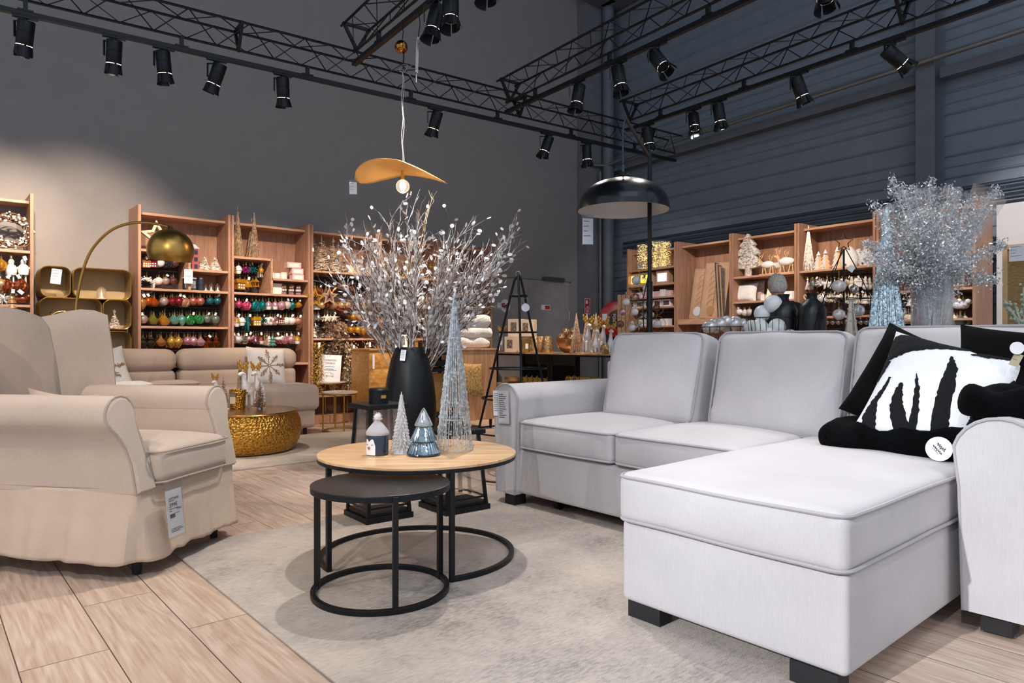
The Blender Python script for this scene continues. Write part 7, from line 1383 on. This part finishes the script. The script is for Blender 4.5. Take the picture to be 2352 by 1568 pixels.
p, r, z_ = wbasket(1608, 1716, 751, 'low black zigzag wire basket with clear glass balls', True)
XS = [r * .8 * sqrt((i + .5) / 14) * cos(i * 2.4) for i in range(14)]; ORDX = [ORD[sorted(XS).index(x)] for x in XS]
for i in range(14):
    a = i * 2.4; q = r * .8 * sqrt((i + .5) / 14); m = MB(); m.ball((0, 0, 0), .042, 16); o = m.build('clear_ball', BIGC, None, p + V((q * cos(a), q * sin(a), z_ + .0 + .018 * (i % 3)))); tag(o, ORDX[i] + ' clear glass ball from left in the low zigzag wire basket', 'ball', 'clear glass balls in the low basket')
t = thing('kraft_tray', 'tan kraft cardboard tray behind the left back cushion', 'tray', con(1545, 4.35), SA); m = MB(); hz = zy(763, t.location.y) - CZ; m.b2((-.16, -.11, 0), (.16, .11, hz)); m.build('tray', KRAFT, t)
# hoop and ball garland hanging by the lamp
p0 = S(4.35, 3.95, 0); GY = 6.0; t = thing('hoop_garland', 'hanging garland of gold hoops with glass and wire balls beside the lamp pole', 'garland', at(1470, 600, GY)); o0 = at(1470, 600, GY); k_ = GY / F; rnd = random.Random(2)
for i, (x, y, r, c) in enumerate([(1461, 644, 18, 'clear'), (1481, 636, 15, 'silver'), (1484, 662, 14, 'clear'), (1438, 694, 16, 'clear'), (1458, 684, 18, 'brown'), (1458, 716, 15, 'clear'), (1480, 725, 15, 'silver'), (1430, 716, 14, 'rose'), (1425, 744, 14, 'brown'), (1452, 752, 15, 'clear'), (1468, 748, 14, 'silver'), (1508, 707, 14, 'brown'), (1510, 744, 16, 'clear'), (1470, 612, 10, 'silver'), (1496, 722, 12, 'clear')]):
    q = at(x, y, GY + rnd.uniform(-.04, .04)) - o0; m = MB(); m.ring((0, 0, 0), r * k_ * 1.15, .0022, 28, 4, 'Y'); h = m.build('gold_hoop', pm('antique_gold_wire', '#a4743c'), t, q); m = MB(); R_ = r * .58 * k_
    if c == 'brown': [m.ring((0, 0, 0), R_, .0022, 16, 3, 'Y', M=Matrix.Rotation(rnd.uniform(0, 3), 4, V((rnd.random(), rnd.random(), rnd.random())))) for _ in range(14)]
    elif c == 'silver': [m.tube([V((0, 0, 0)), V([rnd.gauss(0, 1) for _ in range(3)]).normalized() * R_ * 1.3], [.003, .001], 4) for _ in range(30)]
    else: m.ball((0, 0, 0), R_, 18)
    m.build('ball', COL['white'] if c == 'clear' else COL[c], h)
p = at(1470, 590, GY) - o0; m = MB(); m.tube([V((.0, 0, .04)), V((.01, .0, -.1)), V((-.05, 0, -.3)), V((-.12, 0, -.6))], .0015, 4); m.build('cord', BLACK, t)
t = thing('garland_stand', 'slatted pale wood plank standing behind the hoop garland', 'board', at(1432, 784, 6.6) * 1); t.location.z = 0; m = MB(); tp = zy(677, 6.6); [m.b2((-.055 + .037 * k, -.012, .001), (-.022 + .037 * k, .012, tp)) for k in range(3)]; m.build('slats', PW, t); m = MB(); m.b2((-.055, .012, .3), (.09, .03, .36)); m.b2((-.055, .012, tp - .2), (.09, .03, tp - .14)); m.build('batten', PW, t)
# ================================================================ right edge: rattan screen and snowy plant
p = R(4.35, .1, 0); SY = 5.6; q = at(2348, 784, SY); t = thing('rattan_screen', 'wood framed woven rattan screen with price sheet at the right edge', 'screen', (q.x, q.y, 0), RA); ht = zy(559, SY); sw = .36
m = MB(); m.b2((-.14, 0, .02), (-.105, .03, ht)); m.b2((sw, 0, .02), (sw + .035, .03, ht)); m.b2((-.14, 0, ht - .035), (sw + .035, .03, ht)); m.b2((-.14, 0, .0), (sw + .035, .03, .04)); m.build('frame', CORKW, t); m = MB(); m.b2((-.105, .01, .04), (sw, .02, ht - .035)); m.build('rattan_weave', pm('rattan', '#c9a26b', .7, 0, .8, 160, .25, 30, stretch=(1, 1, 12)), t)
q = at(2335, 581, SY - .05); price_tag('white price sheet taped on the rattan screen', q, (0, 0, RA + .1), .10, .13, 4, 22, False)
SP = con(2322, 4.15); t = thing('snowy_plant', 'white frosted artificial berry plant behind the right cushion', 'plant', SP); rnd = random.Random(41); SN = pm('snow_leaf', '#e2dad3', .8, 0, .3, 90, .15, 40); SG = pm('sage_leaf', '#98a08c', .8, 0, .3, 90, .15, 40)
for i in range(22):
    a = rnd.uniform(0, 2 * pi); o_ = rnd.uniform(.03, .22); e = V((-abs(o_ * cos(a)) * 1.3 + .08, o_ * sin(a) * .5, rnd.uniform(.05, .22))); m = MB(); P = [e * u for u in (0, .3, .6, 1)]; P = [V((q.x, q.y, q.z + .02 * sin(3 * u))) for q, u in zip(P, (0, .3, .6, 1))]; m.tube(P, .0025, 4)
    for j in range(46): u = rnd.uniform(.3, 1); c = e * u; m.ball(c + V([rnd.gauss(0, .014) for _ in range(3)]), rnd.uniform(.003, .0065), 5)
    m.build('frosted_sprig', SN, t)
m = MB()
for (x1, y1) in ((2350, 660), (2306, 688), (2330, 700)):
    e = at(x1, y1, SP.y) - SP; P = [V((.05, 0, .05)), V((e.x * .3 + .05, 0, e.z * .7)), e]; m.tube(P, [.006, .008, .004], 6)
    for j in range(16): c = P[1].lerp(P[2], rnd.random()); m.ball(c + V([rnd.gauss(0, .010) for _ in range(3)]), rnd.uniform(.006, .011), 6)
m.build('sage_branch', SG, t)
t = thing('glass_terrarium', 'black edged glass box under the frosted plant at the right edge', 'glass box', con(2335, 4.02), SA - pi / 2); hz = zy(747, t.location.y) - CZ
m = MB(); m.b2((-.08, -.05, .001), (.12, .05, hz - .004)); m.build('glass', pm('teal_glass', '#a9c9cf', .05, trans=.7, alpha=.6), t); m = MB(); m.tube([V((-.08, -.05, hz)), V((.12, -.05, hz)), V((.12, .05, hz)), V((-.08, .05, hz))], .003, 4, True); m.build('rim', BLACK, t)
# ================================================================ black, patterned cushions and throw on the chaise
BV = pm('black_velvet', '#050405', .95, 0, .3, 60, .5, 8)
t = cushion_thing('black velvet cushion standing behind the black and white patterned one', S(3.33, 1.16, .80), (radians(-18), radians(22), SA - pi / 2 - .15), .46, .46, .16, BV, 'velvet_cushion')
def patmat():
    m = D.materials.new('brush_stroke_cloth'); m.use_nodes = True; b = m.node_tree.nodes['Principled BSDF']; b.inputs['Roughness'].default_value = .9; return m
PWH = fabric('off_white_cotton', '#e4e6e8', wr=.3); PBK = pm('tufted_black', '#0b0c10', .95, 0, .8, 260, .3, 60)
CT = thing('patterned_cushion', 'large white cushion with black tufted brush strokes on the chaise', 'cushion', S(3.16, 1.0, .77), (radians(-28), radians(14), SA - pi / 2 + .05)); m = MB(); W_ = .50; TH = .15; cush(m, W_, W_, TH, 22, .07); m.build('cushion_cover', PWH, CT)
def cz_(u, v): # front surface of the cushion
    x = u * W_ / 2 * (1 - .07 * (1 - v * v) * abs(u) ** 3); y = v * W_ / 2 * (1 - .07 * (1 - u * u) * abs(v) ** 3); return V((x, -(TH / 2 * (max(0, 1 - u ** 4) * max(0, 1 - v ** 4)) ** .55) - .002, y))
def stroke(pts, seed=0): # pts: (u, v, half width)
    m = MB(); rnd = random.Random(seed); P = []
    for i in range(len(pts) - 1):
        for k in range(8): f_ = k / 8; a, b = pts[i], pts[i + 1]; P.append([a[j] + (b[j] - a[j]) * f_ for j in range(3)])
    P.append(list(pts[-1])); vs = []
    for i, (u, v, w_) in enumerate(P):
        a = P[max(0, i - 1)]; b = P[min(len(P) - 1, i + 1)]; d = V((b[0] - a[0], b[1] - a[1])).normalized(); n_ = V((-d.y, d.x)); 
        for j in range(7): q = -1 + j / 3; ww = w_ + (rnd.uniform(-.012, .012) if abs(q) == 1 else 0); uu = max(-.985, min(.985, u + n_.x * q * ww)); vv = max(-.985, min(.985, v + n_.y * q * ww)); c = cz_(uu, vv); c.y -= .004 * (1 - abs(q) ** 3); vs.append(c)
    m.add(vs, [(i * 7 + j, i * 7 + j + 1, i * 7 + j + 8, i * 7 + j + 7) for i in range(len(P) - 1) for j in range(6)], smooth=True); o = m.build('black_stroke', PBK, CT); return o
stroke([(-.98, .30, .0), (-.86, .48, .10), (-.62, .70, .13), (-.30, .86, .12), (.1, .93, .06), (.30, .95, .01)], 1)
stroke([(-.94, .45, .06), (-.88, .78, .13), (-.52, .90, .11), (-.3, .93, .04)], 9); stroke([(-.95, -.1, .01), (-.93, .15, .05), (-.9, .35, .07)], 2)
stroke([(.02, .66, .02), (.10, .45, .075), (.14, .1, .11), (.20, -.3, .115), (.30, -.7, .12), (.36, -.98, .12)], 3)
stroke([(-.34, .20, .01), (-.24, -.05, .035), (-.14, -.4, .05), (-.05, -.95, .06)], 4)
stroke([(-.50, -.02, .02), (-.48, -.2, .07), (-.42, -.45, .10), (-.25, -.75, .13), (-.10, -.97, .08)], 5)
stroke([(-.72, .04, .02), (-.74, -.2, .035), (-.80, -.45, .06), (-.78, -.7, .12), (-.70, -.95, .11)], 6)
stroke([(.25, .80, .01), (.42, .86, .06), (.60, .90, .06), (.80, .90, .02)], 7)
stroke([(.95, .55, .02), (.88, .25, .09), (.78, .0, .09), (.66, -.25, .06), (.60, -.42, .02)], 8)
disc('round_label', .046, .002, WHITE, CT).matrix_local = Matrix.Translation((.10, -.10, -.235)) @ Matrix.Rotation(radians(18), 4, 'X'); ML = Matrix.Translation((.10, -.10, -.235)) @ Matrix.Rotation(radians(18), 4, 'X') @ Matrix.Rotation(radians(32), 4, 'Y')
for z0, x0, n_, a_, r_ in ((.010, -.018, 26, .005, .0011), (-.006, -.022, 30, .0026, .0014), (-.014, -.018, 20, .001, .0007)):
    m = MB(); m.tube([ML @ V((x0 + .0015 * k, -.003, z0 + a_ * sin(k * 1.25) * (1 if k % 7 else 1.9))) for k in range(n_)], r_, 4); m.build('handwritten_line', INK, CT)
t = cushion_thing('black velvet cushion in the corner right of the patterned cushion', S(3.30, .76, .86), (radians(-18), radians(6), SA - pi / 2 + .3), .42, .40, .14, BV, 'velvet_cushion')
q = S(3.17, .735, .93); t = price_tag('small kraft price ticket on the black corner cushion', q, (radians(-20), radians(20), SA - pi / 2), .03, .05, 2, 30, False); t.children[0].data.materials[0] = pm('kraft_ticket', '#a49a7c', .7)
q = q + V((-.0, -.005, .045)); t = thing('oval_label', 'white oval label on the black corner cushion', 'tag', q, (0, 0, -.3)); disc('card', .024, .002, WHITE, t)
for mm_ in (BV,): mm_.node_tree.nodes['Principled BSDF'].inputs['Specular IOR Level'].default_value = .2
BF = pm('black_fur', '#030406', .95, 0, .5, 90, .4, 12)
def throwf(q):
    n_ = V((noise.noise(q * 5 + V((1, 0, 0))), noise.noise(q * 5 + V((0, 7, 0))), noise.noise(q * 6))) * .035; fold = .012 * sin(q.y * 38 + q.x * 14); r = q + n_; r.z += fold * (1 if q.z > 0 else 0); return r
BF.node_tree.nodes['Principled BSDF'].inputs['Specular IOR Level'].default_value = .12
t = thing('black_throw', 'black fur throw folded on the chaise under the cushions', 'throw', S(3.20, 1.13, .59), SA); m = MB(); m.rbox((.42, .60, .10), .045, 16, throwf); m.build('cloth', BF, t)
t = thing('black_throw', 'black fur throw heaped against the right armrest', 'throw', S(3.06, .72, .775), SA + .1); m = MB(); m.rbox((.44, .27, .10), .049, 12, throwf); m.build('cloth', BF, t)
# ================================================================ shopper seen from behind
PX = at(1785, 784, 6.3); t = thing('person', 'grey haired person in a black top seen from behind, facing the right bookcases', 'person', (PX.x, PX.y, 0), radians(-38))
def skin(name, pts, edges, rad, mat, par, sub=2):
    me = D.meshes.new(name); me.from_pydata([tuple(q) for q in pts], edges, []); o = D.objects.new(name, me); C.objects.link(o); o.parent = par; me.materials.append(mat); s_ = o.modifiers.new('skin', 'SKIN'); s_.use_smooth_shade = True
    for i, r in enumerate(rad): me.skin_vertices[0].data[i].radius = r if isinstance(r, tuple) else (r, r); me.skin_vertices[0].data[i].use_root = i == 0
    q = o.modifiers.new('sub', 'SUBSURF'); q.levels = 1; q.render_levels = sub; return o
SK = pm('skin', '#c08f78', .6, var=.05); H = 1.60
# person faces local +y
B = [(0, 0, .86), (0, 0, 1.0), (0, .0, 1.18), (0, -.01, 1.30), (0, -.01, 1.37), (0, .01, 1.42), (0, .015, 1.48), (0, .015, 1.54), (-.16, -.01, 1.29), (-.21, .0, 1.05), (-.19, .16, .90), (-.18, .22, .88), (.16, -.01, 1.29), (.21, 0, 1.05), (.2, .16, .90), (.18, .22, .88), (-.09, 0, .80), (-.10, .01, .45), (-.10, 0, .09), (-.10, .12, .04), (.09, 0, .80), (.10, .01, .45), (.10, 0, .09), (.10, .12, .04)]
E = [(0, 1), (1, 2), (2, 3), (3, 4), (4, 5), (5, 6), (6, 7), (3, 8), (8, 9), (9, 10), (10, 11), (3, 12), (12, 13), (13, 14), (14, 15), (0, 16), (16, 17), (17, 18), (18, 19), (0, 20), (20, 21), (21, 22), (22, 23)]
Rr = [(.14, .10), (.12, .09), (.14, .10), (.13, .085), .05, .052, (.072, .082), (.062, .075), .055, .042, .032, .022, .055, .042, .032, .022, .08, .055, .04, .03, .08, .055, .04, .03]
bd = skin('body', B, E, Rr, SK, t)
for sg in (-1, 1):
    for k in range(5): m = MB(); m.tube([V((sg * (.165 + .012 * k), .235, .875)), V((sg * (.163 + .012 * k), .265, .862)), V((sg * (.163 + .011 * k), .285, .84))] if k < 4 else [V((sg * .16, .225, .88)), V((sg * .14, .25, .87))], .0075, 6); m.build('finger', SK, t)
    m = MB(); m.ball((sg * .078, .012, 1.495), .02, 10, (.45, .8, 1.3)); m.build('ear', SK, t)
m = MB(); m.ball((0, .10, 1.495), .014, 8, (1, 1.3, 1.3)); m.build('nose', SK, t)
for sg in (-1, 1): m = MB(); m.ball((sg * .03, .09, 1.52), .011, 8); m.build('eye', WPLAS, t)
sw = [(0, 0, .84), (0, 0, 1.0), (0, 0, 1.18), (0, -.01, 1.30), (0, -.01, 1.375), (-.16, -.01, 1.295), (-.215, 0, 1.05), (-.19, .15, .91), (.16, -.01, 1.295), (.215, 0, 1.05), (.19, .15, .91)]
skin('black_top', sw, [(0, 1), (1, 2), (2, 3), (3, 4), (3, 5), (5, 6), (6, 7), (3, 8), (8, 9), (9, 10)], [(.17, .125), (.15, .115), (.165, .12), (.16, .105), .062, .075, .058, .042, .075, .058, .042], pm('black_knit', '#17161a', .9), t)
skin('trousers', [(0, 0, .86), (-.09, 0, .78), (-.10, .01, .45), (-.10, 0, .08), (.09, 0, .78), (.10, .01, .45), (.10, 0, .08)], [(0, 1), (1, 2), (2, 3), (0, 4), (4, 5), (5, 6)], [(.15, .12), .10, .075, .06, .10, .075, .06], pm('dark_trousers', '#26262c', .9), t)
m = MB()
def hf(q): n_ = noise.noise(V((q.x * 40, q.y * 40, q.z * 9))) * .004 + noise.noise(q * 12) * .006; return q + q.normalized() * n_
vs = []; fs = []; nh = 28
for i in range(15):
    a = pi * .72 * i / 14
    for j in range(nh):
        b = 2 * pi * j / nh; fr_ = sin(b); lim = 1 if fr_ < .3 else 1 - .55 * (fr_ - .3) / .7; aa = a * lim; q = V((.083 * sin(aa) * cos(b), .098 * sin(aa) * sin(b), .105 * cos(aa))); vs.append(hf(q))
for i in range(14):
    for j in range(nh): fs.append((i * nh + j, (i + 1) * nh + j, (i + 1) * nh + (j + 1) % nh, i * nh + (j + 1) % nh))
m.add(vs, fs, smooth=True); m.build('grey_hair', pm('grey_hair', '#cfc6bc', .6, 0, .5, 60, .25, 20, stretch=(6, 6, 1)), t, (0, .008, 1.515))
